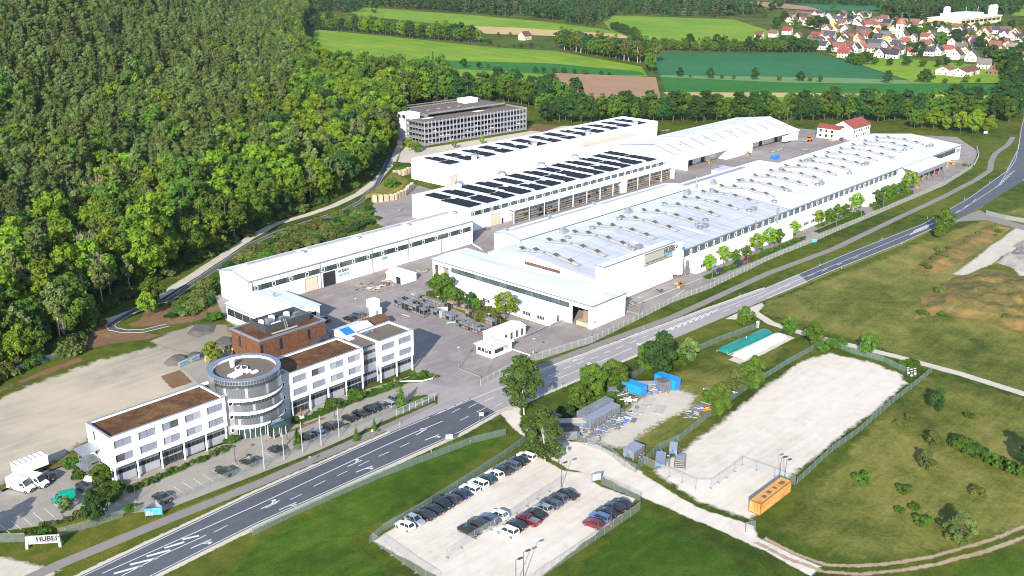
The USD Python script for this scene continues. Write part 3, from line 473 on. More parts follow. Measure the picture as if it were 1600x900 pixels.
# ---------------------------------------------------------------- the office: two white wings and a round glass tower
OF = Thing('office_wing', (78.4, 182), 'white three storey office wing with sedum roof left of the round tower', 'building')
OG = Thing('office_wing', (121.6, 182), 'white office wing between the round tower and the factory entrance', 'building')
FX, FYD = (1.0, 0.0), (0.0, -1.0)
def win(t, o, d, s0, s1, z0, z1, pane, back=.22, n=2, name='window', frame='alu_panel', fw=.09):
    """A window set back in its opening: frame with n panes."""
    f = MB(); slab(f, o, d, s0, s0 + fw, z0, z1, back - .02, .1); slab(f, o, d, s1 - fw, s1, z0, z1, back - .02, .1)
    slab(f, o, d, s0 + fw, s1 - fw, z0, z0 + fw, back - .02, .1); slab(f, o, d, s0 + fw, s1 - fw, z1 - fw, z1, back - .02, .1)
    w = (s1 - s0 - 2 * fw) / n
    for i in range(1, n): slab(f, o, d, s0 + fw + i * w - fw / 3, s0 + fw + i * w + fw / 3, z0 + fw, z1 - fw, back - .02, .1)
    p = t.part(name, f, frame)
    for i in range(n):
        q = MB(); slab(q, o, d, s0 + fw + i * w, s0 + fw + (i + 1) * w, z0 + fw, z1 - fw, back + .02, .05)
        t.part('pane', q, pane if isinstance(pane, str) else pane[(i + int(s0)) % len(pane)], under=p)
def facade_front(t, x0, x1, nb, ground=True):
    o = (x0, 182.0); L_ = x1 - x0; b = L_ / nb; holes = []
    for i in range(nb):
        for z in (5.15, 8.35): holes.append((i * b + .75, (i + 1) * b - .65, z, z + 1.75))
    m = MB(); wall(m, o, FX, L_, 4.2, 11.2, holes, .35); t.part('front_wall', m, 'white_wall')
    for k_, h in enumerate(holes): win(t, o, FX, *h, ['blind', 'blind', 'blind_light'] if (k_ * 7 + nb) % 5 else ['glass_grey', 'blind'])
    og = (x0, 183.2)
    for i in range(nb):
        s0, s1 = i * b + .25, (i + 1) * b - .05
        m = MB(); slab(m, og, FX, s0, s1, 3.0, 4.2, 0, .2); t.part('blind_panel', m, 'blind' if (i + nb) % 3 else 'blind_light')
        win(t, og, FX, s0, s1, 1.9, 3.0, 'glass_dark', back=.05, n=5, name='window_band')
        m = MB(); slab(m, og, FX, s0, s1, .1, 1.9, 0, .2)
        if (i + nb) % 3 == 1: win(t, og, FX, s0, s1, .1, 1.7, 'glass_dark', back=.05, n=5, name='window_band'); m = MB(); slab(m, og, FX, s0, s1, 1.7, 1.9, 0, .2)
        t.part('parapet_panel', m, 'blind_light')
    for i in range(nb + 1):
        x = x0 + i * b + (.35 if i == 0 else -.35 if i == nb else 0); m = MB().tube((x, 182.35, 0), (x, 182.35, 4.2), .2, 10); t.part('column', m, 'white_paint')
def wing_shell(t, x0, x1, roof, y1=192.2, left_wall='white_wall', top=11.2, lw=True):
    m = MB().box(x0 + .3, x1 - .3, y1 - .3, y1, 0, top); t.part('rear_wall', m, 'white_wall')
    for x, nm in ((x0, 'gable_wall'), (x1 - .3, 'gable_wall')):
        if nm == 'gable_wall' and not lw and x == x0: continue
        m = MB().box(x, x + .3, 182.35, y1, 4.2, top).box(x + .02, x + .28, 183.4, y1 - .05, 0, 4.2); t.part(nm, m, 'white_wall')
    m = MB().box(x0 + .3, x1 - .3, 182.35, y1 - .3, top - .75, top - .55); t.part('roof', m, roof)
    m = MB().box(x0 - .04, x1 + .04, 181.95, 182.42, top, top + .07).box(x0 - .04, x1 + .04, y1 - .42, y1 + .05, top, top + .07).box(x0 - .04, x0 + .4, 182.42, y1 - .42, top, top + .07).box(x1 - .4, x1 + .04, 182.42, y1 - .42, top, top + .07); t.part('parapet_cap', m, 'zinc')
    m = MB().box(x0 + .3, x1 - .3, 182.4, y1 - .35, 4.0, 4.15); t.part('floor_slab', m, 'white_wall')
    m = MB().box(x0 + .35, x1 - .35, 184, y1 - .35, .05, 3.9); t.part('ground_floor_core', m, 'glass_dark')
facade_front(OF, 78.4, 104.7, 5); wing_shell(OF, 78.4, 104.7, 'sedum')
facade_front(OG, 121.6, 143.2, 4); wing_shell(OG, 121.6, 143.2, 'sedum')
# left gable: strip window, ground glazing
oL = (78.4, 192.2)
for z in (5.2, 8.4): win(OF, (78.38, 192.2), FYD, 3.0, 3.7, z, z + 2.0, 'glass_dark', back=-.04, n=1)
for i in range(6):
    win(OF, (78.42, 192.1), FYD, .3 + i * 1.4, 1.6 + i * 1.4, .2, 4.0, 'glass_dark', back=-.02, n=2, name='glazed_bay')
# right end block with recessed glazed stair
OE = Thing('office_wing', (148.3, 182), 'white end block of the office with grey gravel roof beside the factory entrance', 'building')
facade_front(OE, 148.3, 159.6, 2); wing_shell(OE, 148.3, 159.6, 'roof_gravel', top=11.2, y1=191.4)
for i, (z0, z1, m_) in enumerate([(0.1, 1.6, 'glass_dark'), (1.6, 2.6, 'blind'), (2.6, 3.5, 'glass_dark'), (3.5, 5.6, 'blind'), (5.6, 6.9, 'glass_dark'), (6.9, 8.2, 'blind'), (8.2, 9.2, 'glass_dark'), (9.2, 10.0, 'blind'), (10.0, 10.7, 'glass_dark')]):
    if m_ == 'glass_dark': win(OE, (143.2, 183.4), FX, .05, 5.05, z0, z1, 'glass_dark', back=0, n=5, name='stair_window')
    else: q = MB(); slab(q, (143.2, 183.4), FX, .05, 5.05, z0, z1, 0, .2); OE.part('stair_panel', q, m_)
m = MB().box(143.2, 148.3, 183.7, 191.4, 10.45, 10.65); OE.part('stair_roof', m, 'roof_gravel'); OE.part('roof_hatch', MB().box(144.5, 146.2, 189.0, 190.4, 10.66, 10.95), 'white_paint')
OE.part('rear_wall', MB().box(143.25, 148.3, 191.1, 191.38, 0, 11.1), 'white_wall')
OE.part('cooling_unit', MB().box(149.4, 150.9, 188.4, 189.5, 10.66, 11.5).box(151.3, 152.3, 188.6, 189.4, 10.66, 11.2), 'alu_panel')
OE.part('column', MB().tube((159.2, 182.4, 0), (159.2, 182.4, 4.2), .18, 10), 'white_paint')
# grey walls with portholes between the wings and the tower
for t, x0, x1, y0, y1 in ((OF, 104.7, 107.6, 182.5, 183.4), (OG, 118.6, 121.6, 182.5, 183.4)):
    hx = [(x0 + x1) / 2 + (.1 if t is OF else -.1)]
    t.part('link_wall', MB().box(x0, x1, 182.6, 183.0, 0, 11.35), 'grey_render')
    t.part('link_roof', MB().box(x0, x1, 183.0, 192, 10.4, 10.6), 'sedum'); t.part('link_rear_wall', MB().box(x0, x1, 191.8, 192.15, 0, 11.2), 'white_wall')
    for z in (2.4, 5.6, 8.8):
        x = hx[0]; a = np.arange(20) * 2 * math.pi / 20
        ring = lambda r, y: np.column_stack([x + r * np.cos(a), np.full(20, y), z + r * np.sin(a)])
        p = t.part('porthole', MB().loft([ring(.62, 182.6), ring(.62, 182.48), ring(.47, 182.48), ring(.47, 182.56)], caps=False), 'white_paint')
        t.part('pane', MB().poly(ring(.47, 182.55)), 'glass_dark', under=p)
# tower
TX, TY, TR = 112.8, 186.4, 8.05
TW = Thing('glass_tower', (TX, TY), 'round office tower with bands of metal panels and a flat grey roof', 'building')
ang = np.linspace(0, 2 * math.pi, 49)
def ringpart(name, r0, r1, z0, z1, m, a0=0.0, a1=2 * math.pi, n=48, under=None, label=None):
    t = np.linspace(a0, a1, n + 1); c = lambda r, z: np.column_stack([TX + r * np.cos(t), TY + r * np.sin(t), np.full(n + 1, z)])
    return TW.part(name, MB().loft([c(r0, z0), c(r1, z0), c(r1, z1), c(r0, z1), c(r0, z0)], closed=False, caps=False), m, under=under, label=label)
TW.part('core', MB().lathe([(6.6, 0), (6.6, 13.5)], (TX, TY), 40), 'glass_dark', smooth=40)
TW.part('roof', MB().lathe([(0.01, 13.85), (7.5, 13.8)], (TX, TY), 48), 'roof_gravel')
ringpart('roof_rim', 6.95, TR, 14.35, 14.5, 'alu_panel'); ringpart('roof_upstand', 6.95, 7.05, 13.7, 14.35, 'white_panel')
for j, z in enumerate((3.3, 6.55, 9.8)): ringpart('ring_ledge', 6.7, TR + .12, z - .35, z, 'white_panel')
nW = 36
for j, (pz0, pz1, wz0, wz1) in enumerate(((3.85, 5.35, 5.35, 6.2), (7.1, 8.6, 8.6, 9.45), (10.3, 12.6, 12.6, 13.35))):
    for i in range(nW):
        a = math.pi * 1.04 + i * (math.pi * 1.0 / nW) * .98                # the half that stands free of the wings
        if j < 2 and not (math.pi * 1.19 < a < math.pi * 1.86): continue
        w = math.pi / nW * .98
        alt_ = (i * 5 + j * 3) % 7 == 0  # a few panels take the second panel material
        ringpart('metal_panel', TR - .12, TR, pz0, pz1, 'alu_panel' if not alt_ else 'blind_light', a + w * .03, a + w * .97, 2, label='white panel' if False else None)
        p = ringpart('window', TR - .22, TR - .08, wz0, wz1, 'alu_panel', a, a + w * .14, 1)
        ringpart('pane', TR - .24, TR - .18, wz0, wz1, 'glass_green', a + w * .14, a + w, 2, under=p)
ringpart('panel_band', TR - .12, TR - .01, 10.3, 13.35, 'alu_panel', -math.pi * .0, math.pi * 1.03); ringpart('rim_soffit', 7.2, TR, 13.35, 14.35, 'zinc', 0, math.pi * 2)
for i in range(40):
    a = math.pi * 1.02 + i * math.pi / 40; ringpart('rim_light', TR - .02, TR + .05, 13.5, 14.2, 'glass_grey', a, a + math.pi / 40 * .7, 1)
for i in range(12):                                                       # ground floor glazing
    a = math.pi * 1.22 + i * math.pi * .62 / 12; w = math.pi * .62 / 12
    p = ringpart('ground_floor_window', 7.0, 7.15, .1, 3.0, 'white_panel', a, a + w * .10, 1)
    ringpart('pane', 6.95, 7.05, .1, 1.5, 'glass_green', a + w * .1, a + w, 2, under=p); ringpart('pane', 6.95, 7.05, 1.58, 2.9, 'glass_green', a + w * .1, a + w, 2, under=p)
p = TW.part('roof_dome', MB().lathe([(1.45, 13.8), (1.45, 14.35), (1.3, 14.45)], (TX - .6, TY + .2), 24), 'white_panel')
for i in range(10):
    a0, a1 = i * math.pi / 5, (i + .9) * math.pi / 5; c = lambda r, a, z: (TX - .6 + r * math.cos(a), TY + .2 + r * math.sin(a), z)
    TW.part('dome_pane', MB().poly([c(1.3, a0, 14.46), c(1.3, a1, 14.46), c(.08, a1, 15.0), c(.08, a0, 15.0)]), 'glass_green' if i % 3 else 'white_panel', under=p)
TW.part('vent_pipe', MB().lathe([(.55, 13.8), (.55, 15.3), (.62, 15.3), (.62, 15.5), (.01, 15.5)], (TX - .9, TY + 3.4), 16), 'white_panel', smooth=40)
for (dx, dy, w_, d_) in ((-3.3, -1.4, 2.6, 2.2), (-.3, -1.7, 1.4, 1.2), (.6, -3.2, 1.6, .9)): TW.part('roof_hatch', MB().cbox(TX + dx, TY + dy, 13.82, w_, d_, .35, .2), 'white_paint')
# entrance porch of the tower, lettering above it
PO = Thing('entrance_porch', (114.3, 177.6), 'glass entrance porch with sloping green glass roof in front of the round tower', 'porch')
for x in (112.6, 114.2, 115.8):
    for y in (176.4, 178.7): PO.part('post', MB().tube((x, y, 0), (x, y, 2.7), .07, 6), 'white_panel')
for i in range(4): PO.part('roof_pane', MB().obox((112.3 + i * 1.0, 175.8, 2.72), (.95, 0, 0), (0, 3.2, .5), (0, 0, .05)), 'glass_green')
for i in range(3): PO.part('side_pane', MB().box(112.58, 112.63, 176.5 + i * .75, 177.15 + i * .75, .1, 2.6), 'clear_glass'); PO.part('front_pane', MB().box(112.7 + i * 1.02, 113.62 + i * 1.02, 176.36, 176.41, .1, 2.6), 'clear_glass')
def letters(t, text, h, o, d, m, name='lettering', out=.05, under=None, bold=True, tilt=None):
    """Letters standing on a wall: o is the lower left corner, d the reading direction."""
    tm = meshkit.text_mesh(text, h, .04, bold); V = np.asarray(tm.vertices); d = np.array([d[0], d[1], 0.0]); n = np.array([d[1], -d[0], 0.0])
    W = np.asarray(o, float) + V[:, :1] * d + V[:, 1:2] * np.array([0, 0, 1.0]) + n * (out + V[:, 2:3])
    return t.part(name, MB().add(W, tm.faces), m, under=under)
PO.part('sign_board', MB().box(112.6, 115.9, 177.15, 177.25, 3.45, 4.35), 'dark_metal'); letters(PO, 'HUBER', .5, (112.9, 177.15, 3.6), FX, 'sign_white'); PO.part('sign_strip', MB().box(112.6, 115.9, 176.95, 177.13, 3.3, 3.44), 'letter_blue')

# balcony stairs at the left gable
ES = Thing('escape_stair', (76.5, 188.5), 'grey steel escape stair with two canopies at the left gable of the office', 'staircase')
for z in (3.4, 6.9): ES.part('canopy', MB().obox((74.6, 186.6, z), (3.7, 0, .25), (0, 4.4, 0), (0, 0, .12)), 'zinc'); ES.part('landing', MB().box(75.2, 78.3, 187, 190.6, z - 2.4, z - 2.25), 'steel')
for x in (75.3, 77.9):
    for y in (187.1, 190.5): ES.part('post', MB().tube((x, y, 0), (x, y, 6.9), .08, 6), 'steel')
for i in range(10): ES.part('tread', MB().box(75.3 + i * .26, 75.56 + i * .26, 188.2, 189.4, 1.0 + i * .34, 1.06 + i * .34), 'steel')
ES.part('tank', MB().lathe([(1.2, 0), (1.25, 1.1), (.9, 1.7), (.01, 1.9)], (75.6, 187.4), 14), 'white_paint', smooth=50)

# ---------------------------------------------------------------- timber building with roof plant
b0 = G(366, 518, 8.0)
def quad(u0, u1): return None
TB0, TB1, TBY0, TBY1, TBZ = 132.8, 153.6, 211.0, 224.2, 8.0
TBx = Thing('timber_building', (TB0, TBY0), 'brown timber clad two storey building behind the round tower', 'building')
TBx.part('core', MB().box(TB0 + .2, TB1 - .2, TBY0 + .2, TBY1 - .2, 0, TBZ - .2), 'wood_dark')
def boards(o, d, L_, skip):
    n = int(L_ / 2.9); w = L_ / n
    for i in range(n):
        for z0, z1 in ((.2, 3.2), (3.8, 6.9)):
            if (i, z0 > 1) in skip:
                win(TBx, o, d, i * w + .1, i * w + .95, z0, z1, 'glass_dark', back=.05, n=1, frame='dark_metal'); a0 = 1.1
            else: a0 = .06
            q = MB(); slab(q, o, d, i * w + a0, (i + 1) * w - .06, z0, z1, 0, .18)
            for zz in np.arange(z0 + .3, z1 - .2, .32): slab(q, o, d, i * w + a0, (i + 1) * w - .06, zz, zz + .1, -.05, .05)
            TBx.part('cladding_panel', q, 'wood_cladding')
    q = MB(); slab(q, o, d, 0, L_, 3.25, 3.75, -.10, .3); TBx.part('floor_band', q, 'wood_cladding'); q = MB(); slab(q, o, d, 0, L_, 6.95, TBZ - .25, -.03, .2); TBx.part('fascia', q, 'wood_cladding')
boards((TB0, TBY0), FX, TB1 - TB0, {(0, True), (2, True), (5, True), (7, True), (6, False)}); boards((TB0, TBY1), FYD, TBY1 - TBY0, {(1, True), (3, False)})
TBx.part('roof', MB().box(TB0, TB1, TBY0, TBY1, TBZ - .2, TBZ - .05), 'sedum')
TBx.part('roof_edge', MB().box(TB0 - .2, TB1 + .2, TBY0 - .2, TBY0 + .35, TBZ - .25, TBZ + .2).box(TB0 - .2, TB1 + .2, TBY1 - .35, TBY1 + .2, TBZ - .25, TBZ + .2).box(TB0 - .2, TB0 + .35, TBY0 + .35, TBY1 - .35, TBZ - .25, TBZ + .2).box(TB1 - .35, TB1 + .2, TBY0 + .35, TBY1 - .35, TBZ - .25, TBZ + .2), 'roof_edge')
px0, px1, py0, py1, pz = 137.0, 151.0, 214.2, 221.4, TBZ + 2.0
TBx.part('plant_screen', MB().box(px0, px1, py0, py0 + .2, TBZ, pz).box(px0, px1, py1 - .2, py1, TBZ, pz).box(px0, px0 + .2, py0 + .2, py1 - .2, TBZ, pz).box(px1 - .2, px1, py0 + .2, py1 - .2, TBZ, pz), 'dark_metal')
TBx.part('plant_deck', MB().box(px0 + .2, px1 - .2, py0 + .2, py1 - .2, TBZ + .3, TBZ + .5), 'dull_steel')
for i, (dx, dy, w_, h_) in enumerate(((1.2, 4.2, 1.0, 1.6), (2.6, 3.2, 1.2, 1.9), (4.9, 4.8, 1.2, 1.7), (6.8, 3.0, 1.8, 1.3), (9.5, 4.6, 1.2, 1.5), (11.5, 3.2, 2.4, 1.2), (3.2, 1.2, 2.8, .9))): TBx.part('plant_unit', MB().box(px0 + dx, px0 + dx + w_, py0 + dy, py0 + dy + 1.1, TBZ + .5, TBZ + .5 + h_), 'alu_panel' if i % 2 else 'white_paint')
TBx.part('roof_ladder', MB().tube((142.5, 213.0, TBZ), (142.5, 214, pz + .6), .05, 4).tube((143.1, 213.0, TBZ), (143.1, 214, pz + .6), .05, 4), 'steel')
TBx.part('outside_stair', MB().obox((146.0, 209.5, .4), (5.0, 0, 3.0), (0, 1.2, 0), (0, 0, .6)).box(150.9, 153.4, 209.4, 210.9, 3.3, 3.7), 'dark_metal')
for i in range(9): TBx.part('path_slab', MB().box(138 + i * .9, 138.8 + i * .9, 212.6, 213.4, TBZ - .04, TBZ + .02), 'concrete')

# ---------------------------------------------------------------- white hall with a folded roof behind it
HB = Thing('workshop_hall', (147, 228), 'low white workshop hall with folded roof behind the timber building', 'building')
hx0, hx1, hy0, hy1, hm = 146.8, 164.8, 228.6, 249.2, 155.2
HB.part('wall', MB().box(hx0, hx1, hy0, hy0 + .3, 0, 5), 'white_wall'); HB.part('wall', MB().box(hx0, hx1, hy1 - .3, hy1, 0, 5), 'white_wall'); HB.part('wall', MB().box(hx0, hx0 + .3, hy0 + .3, hy1 - .3, 0, 5), 'white_wall'); HB.part('wall', MB().box(hx1 - .3, hx1, hy0 + .3, hy1 - .3, 0, 5), 'white_wall')
for xa, za, xb, zb in ((hx0 - .4, 5.0, hm, 6.6), (hm, 6.6, hx1 + .4, 5.0)): HB.part('roof_half', MB().obox((xa, hy0 - .4, za), (xb - xa, 0, zb - za), (0, hy1 - hy0 + .8, 0), (0, 0, .2)), 'white_roof')
for y in (hy0, hy1 - .25): HB.part('gable', MB().add([(hx0, y, 5), (hx1, y, 5), (hm, y, 6.58), (hx0, y + .25, 5), (hx1, y + .25, 5), (hm, y + .25, 6.58)], [[0, 1, 2], [3, 5, 4]]), 'white_wall')
for i in range(5): win(HB, (hx0 - .02, hy1 - .6), FYD, i * 3.9, i * 3.9 + 3.7, 1.9, 4.1, 'glass_dark', back=-.06, n=4)
win(HB, (hx0, hy0 - .02), FX, 13.8, 16.6, .2, 3.6, 'glass_dark', back=-.06, n=2); HB.part('roof_trim', MB().box(hx0 - .46, hx0 - .41, hy0 - .4, hy1 + .4, 4.95, 5.25), 'roof_edge')
HB.part('roof_vent', MB().tube((158, 241, 5.8), (158, 241, 7.8), .2, 8).tube((157, 241, 7.1), (159, 241, 7.1), .1, 6), 'dull_steel')

# ---------------------------------------------------------------- long hall on the left
def gable_hall(t, x0, x1, y0, y1, ez0, rz, ry, ez1, roof='white_roof', wallm='white_wall', over=.35, ends=True, rear=True, front=True, rt=.25):
    q = MB()
    if front: q.box(x0, x1, y0, y0 + .3, 0, ez0)
    if rear: q.box(x0, x1, y1 - .3, y1, 0, ez1)
    if q.v: t.part('long_wall', q, wallm)
    if ends:
        for x in (x0, x1 - .3):
            q = MB(); a = [(x, y0 + .01, 0), (x, y1 - .01, 0), (x, y1 - .01, ez1), (x, ry, rz - .02), (x, y0 + .01, ez0)]; q.loft([np.array(a), np.array(a) + [.3, 0, 0]]); t.part('gable_wall', q, wallm)
    t.part('roof_half', MB().obox((x0 - over, y0 - over, ez0 - over * (rz - ez0) / (ry - y0) + .02), (x1 - x0 + 2 * over, 0, 0), (0, ry - y0 + over, (rz - ez0) * (ry - y0 + over) / (ry - y0)), (0, 0, rt)), roof)
    t.part('roof_half', MB().obox((x0 - over, ry, rz + .02), (x1 - x0 + 2 * over, 0, 0), (0, y1 - ry + over, -(rz - ez1) * (y1 - ry + over) / (y1 - ry)), (0, 0, rt)), roof)
    e = MB().box(x0 - over - .06, x1 + over + .06, y0 - over - .16, y0 - over, ez0 - .12, ez0 + .16)
    for x in (x0 - over - .06, x1 + over):
        e.obox((x, y0 - over, ez0 - .05), (.06, 0, 0), (0, ry - y0 + over, rz - ez0 + .05), (0, 0, .34)); e.obox((x, ry, rz), (.06, 0, 0), (0, y1 - ry + over, ez1 - rz), (0, 0, .34))
    t.part('roof_trim', e, 'roof_edge')
def window_band(t, o, d, s0, s1, z0, z1, step, pane='glass_green', lights=True, back=-.06):
    n = max(1, round((s1 - s0) / step)); w = (s1 - s0) / n
    for i in range(n):
        q = MB(); slab(q, o, d, s0 + i * w + .05, s0 + (i + 1) * w - .05, z0, z1, back, .08); p = t.part('window_pane', q, pane if (i * 3) % 4 else 'glass_grey')
        if lights and i % 2 == 0:
            f = MB(); m_ = s0 + (i + .5) * w; a, b, zb, zt = m_ - .6, m_ + .6, z0 + .25, z1 - .2
            for (p0, p1, q0, q1) in ((a, a + .13, zb, zt), (b - .13, b, zb, zt), (a + .13, b - .13, zb, zb + .13), (a + .13, b - .13, zt - .13, zt)): slab(f, o, d, p0, p1, q0, q1, back - .05, .05)
            t.part('casement', f, 'white_panel', under=p)
def gate(t, o, d, s0, s1, z1, m='white_panel', open_=False, z0=0.02):
    f = MB(); slab(f, o, d, s0 - .15, s0, z0, z1 + .15, -.1, .1); slab(f, o, d, s1, s1 + .15, z0, z1 + .15, -.1, .1); slab(f, o, d, s0, s1, z1, z1 + .15, -.1, .1); p = t.part('gate_frame', f, 'dull_steel')
    n = 5
    if open_: q = MB(); slab(q, o, d, s0, s1, z0, z1, -.03, .02); t.part('open_gate', q, 'black_plastic', under=p); return  # black sheet stands in for the shade inside an open gate
    for i in range(n): q = MB(); h = (z1 - z0) / n; slab(q, o, d, s0, s1, z0 + i * h + .03, z0 + (i + 1) * h - .03, -.07, .06); t.part('gate_panel', q, m, under=p)
WX0, WX1, WY0, WY1 = 157.0, 252.0, 252.7, 268.8
WH = Thing('long_hall', (WX0, WY0), 'long narrow white hall with low gable roof beside the forest path', 'building')
gable_hall(WH, WX0, WX1, WY0, WY1, 8.6, 10.3, 261.0, 8.6)
window_band(WH, (WX0, WY0), FX, 1.0, 94.0, 5.0, 6.7, 3.1)
gate(WH, (WX0, WY0), FX, 20.3, 25.0, 4.3, 'beige'); gate(WH, (WX0, WY0), FX, 27.3, 32.0, 4.6, open_=True); gate(WH, (WX0, WY0), FX, 90.2, 93.8, 4.4)
for s in (1.0, 26.2, 47.5, 63.5, 79.0): WH.part('downpipe', MB().tube((WX0 + s, WY0 - .18, 0), (WX0 + s, WY0 - .18, 8.5), .11, 6), 'dull_steel')
for i in range(4):
    q = MB(); x = WX0 + 6 + i * 22.5
    for j in range(14):
        a = np.linspace(0, math.pi, 7); c = lambda xx: np.column_stack([np.full(7, xx), 262.6 + .95 * np.cos(a), 10.15 + .65 * np.sin(a)]); q.loft([c(x + j * 1.3 + .06), c(x + j * 1.3 + 1.24)], closed=False)
    WH.part('skylight_strip', q, 'skylight', smooth=40); WH.part('skylight_kerb', MB().box(x - .2, x + 18.4, 261.45, 263.75, 9.85, 10.25), 'grey_roof_light')
    WH.part('roof_fan', MB().lathe([(.45, 9.9), (.45, 10.7), (.75, 10.8), (.75, 11.2), (.01, 11.3)], (x + 19.6, 259.9), 10), 'dull_steel', smooth=40)
letters(WH, 'HUBER', 1.0, (WX0 + 33.0, WY0, 3.3), FX, 'letter_black'); letters(WH, 'Service', .9, (WX0 + 33.2, WY0, 2.1), FX, 'letter_blue')
WH.part('wall_sign', MB().box(WX0 + 51.5, WX0 + 54.2, WY0 - .12, WY0 - .03, 3.6, 4.6), 'sign_white'); letters(WH, 'Lager', .55, (WX0 + 51.8, WY0 - .12, 3.8), FX, 'letter_blue')

# ---------------------------------------------------------------- flat halls with solar roofs
def flat_hall(t, x0, x1, y0, y1, h, wallm='white_wall', par=.45, roof='white_roof'):
    t.part('wall', MB().box(x0, x1, y0, y0 + .3, 0, h), wallm); t.part('wall', MB().box(x0, x1, y1 - .3, y1, 0, h), wallm); t.part('wall', MB().box(x0, x0 + .3, y0 + .3, y1 - .3, 0, h), wallm); t.part('wall', MB().box(x1 - .3, x1, y0 + .3, y1 - .3, 0, h), wallm)
    t.part('roof', MB().box(x0 + .3, x1 - .3, y0 + .3, y1 - .3, h - par - .2, h - par), roof)
    t.part('parapet_cap', MB().box(x0 - .05, x1 + .05, y0 - .05, y0 + .4, h, h + .08).box(x0 - .05, x1 + .05, y1 - .4, y1 + .05, h, h + .08).box(x0 - .05, x0 + .4, y0 + .4, y1 - .4, h, h + .08).box(x1 - .4, x1 + .05, y0 + .4, y1 - .4, h, h + .08), 'grey_roof_light')
def solar_rows(t, x0, x1, y0, y1, z, n, depth, sky=True, seed=0):
    """Strips of dark modules across the roof with long light domes between them."""
    r = np.random.default_rng(seed); p = (x1 - x0) / n
    for i in range(n):
        xa = x0 + i * p; nr = max(2, int(p * depth / 1.75)); segs = []
        ya = y0 + r.uniform(0, 1.0)
        cut = r.uniform(.35, .6)
        for (f0, f1, k0, k1) in ((0, cut, 0, nr), (cut + .02, 1, 0 if i % 2 else 1, nr)):
            for k_ in range(k0, k1):
                q = MB(); a, b = ya + (y1 - ya) * f0, ya + (y1 - ya) * f1 - (2.0 if k_ == k1 - 1 and r.random() < .5 else 0); yy = a
                while yy + 1.05 < b: 
                    q.obox((xa + k_ * 1.75, yy, z + .12), (1.62, 0, .22 if k_ % 2 else -.16 + .22), (0, 1.0, 0), (0, 0, .04)); yy += 1.06
                if q.v: t.part('solar_module_row', q, 'solar')
        if sky:
            q = MB(); xs = xa + nr * 1.75 + .5; w_ = xa + p - .6 - xs
            a = np.linspace(0, math.pi, 7); yb = y0 + (1.0 if i % 2 else (y1 - y0) * .3)
            while yb + 2.0 < (y0 + (y1 - y0) * .68 if i % 2 else y1 - 1):
                c = lambda yy: np.column_stack([xs + w_ / 2 + w_ / 2 * np.cos(a), np.full(7, yy), z + .3 + .55 * np.sin(a)]); q.loft([c(yb), c(yb + 1.9)], closed=False); yb += 2.0
            t.part('light_dome_strip', q, 'white_roof', smooth=40)
def cooler(t, x, y, z):
    t.part('air_cooler', MB().lathe([(1.4, z + 1.1), (1.7, z + 1.2), (1.7, z + 2.0), (1.5, z + 2.2), (.01, z + 2.3)], (x, y), 14), 'zinc', smooth=40)
    for dx in (-2.6, -1.7, -.8): t.part('air_duct', MB().box(x + dx, x + dx + .6, y - 1.9, y - .9, z, z + 1.5), 'white_panel')
    t.part('cooler_leg', MB().box(x - 1.0, x + 1.0, y - .8, y + .8, z, z + 1.1), 'dull_steel')
S1 = Thing('solar_hall', (262, 264), 'white flat hall with solar roof and a long open storage canopy in front', 'building')
flat_hall(S1, 262, 392, 264.2, 296.8, 9.2); solar_rows(S1, 264, 390, 266, 294, 8.78, 13, .74, seed=1)
window_band(S1, (262, 264.2), FX, .8, 129.2, 6.0, 7.7, 2.5)
for x in (286, 312, 338, 362): cooler(S1, x, 294.5, 8.75)
S1.part('canopy', MB().obox((281.5, 259.4, 5.5), (110.5, 0, 0), (0, 4.8, .35), (0, 0, .25)), 'white_panel')
for i in range(13):
    x = 282 + i * 9.1
    if not 350 < x < 356: S1.part('canopy_post', MB().box(x - .12, x + .12, 259.7, 259.95, 0, 5.5), 'white_panel')
gate(S1, (262, 264.2), FX, 11.5, 16.3, 4.6, 'beige'); win(S1, (262, 264.2), FX, 17.5, 18.6, .05, 2.2, 'glass_dark', back=-.06, n=1, name='door')
S1.part('end_pier', MB().box(352.0, 355.5, 259.5, 264.1, 0, 5.4), 'white_wall'); S1.part('end_pier', MB().box(391, 392.4, 259.5, 264.1, 0, 5.4), 'white_wall')
S2 = Thing('solar_hall', (308, 325), 'tall windowless white hall with solar roof in front of the parking deck', 'building')
flat_hall(S2, 308.5, 471, 324.5, 349.2, 9.6, 'white_panel', .4); solar_rows(S2, 312, 469, 327, 346.5, 9.22, 13, .6, seed=2)
for i in range(1, 16): S2.part('panel_joint', MB().box(308.5 + i * 10.1, 308.62 + i * 10.1, 324.46, 324.5, 0, 9.6), 'grey_roof')
for x in (329, 371, 413, 455): cooler(S2, x, 328.2, 9.2)
gate(S2, (308.5, 324.5), FX, 1.0, 5.2, 4.6, 'beige')
S2.part('side_annex', MB().box(352, 372, 316.5, 324.4, 0, 6.2), 'white_wall'); S2.part('annex_roof', MB().box(352.2, 371.8, 316.7, 324.4, 6.21, 6.35), 'white_roof'); S2.part('side_annex', MB().box(395, 440, 315, 324.4, 0, 6.8), 'white_wall'); S2.part('annex_roof', MB().box(395.2, 439.8, 315.2, 324.4, 6.81, 6.95), 'beige')
gate(S2, (471.02, 324.5), (0, 1), 2, 7, 5.0, 'blue_paint', open_=False)
for i, (x, y) in enumerate([(330, 300.5), (370, 303)]): S2.part('mast', MB().tube((x + 60, 311, 0), (x + 60, 311, 15), .12, 6), 'dull_steel') if i == 0 else None

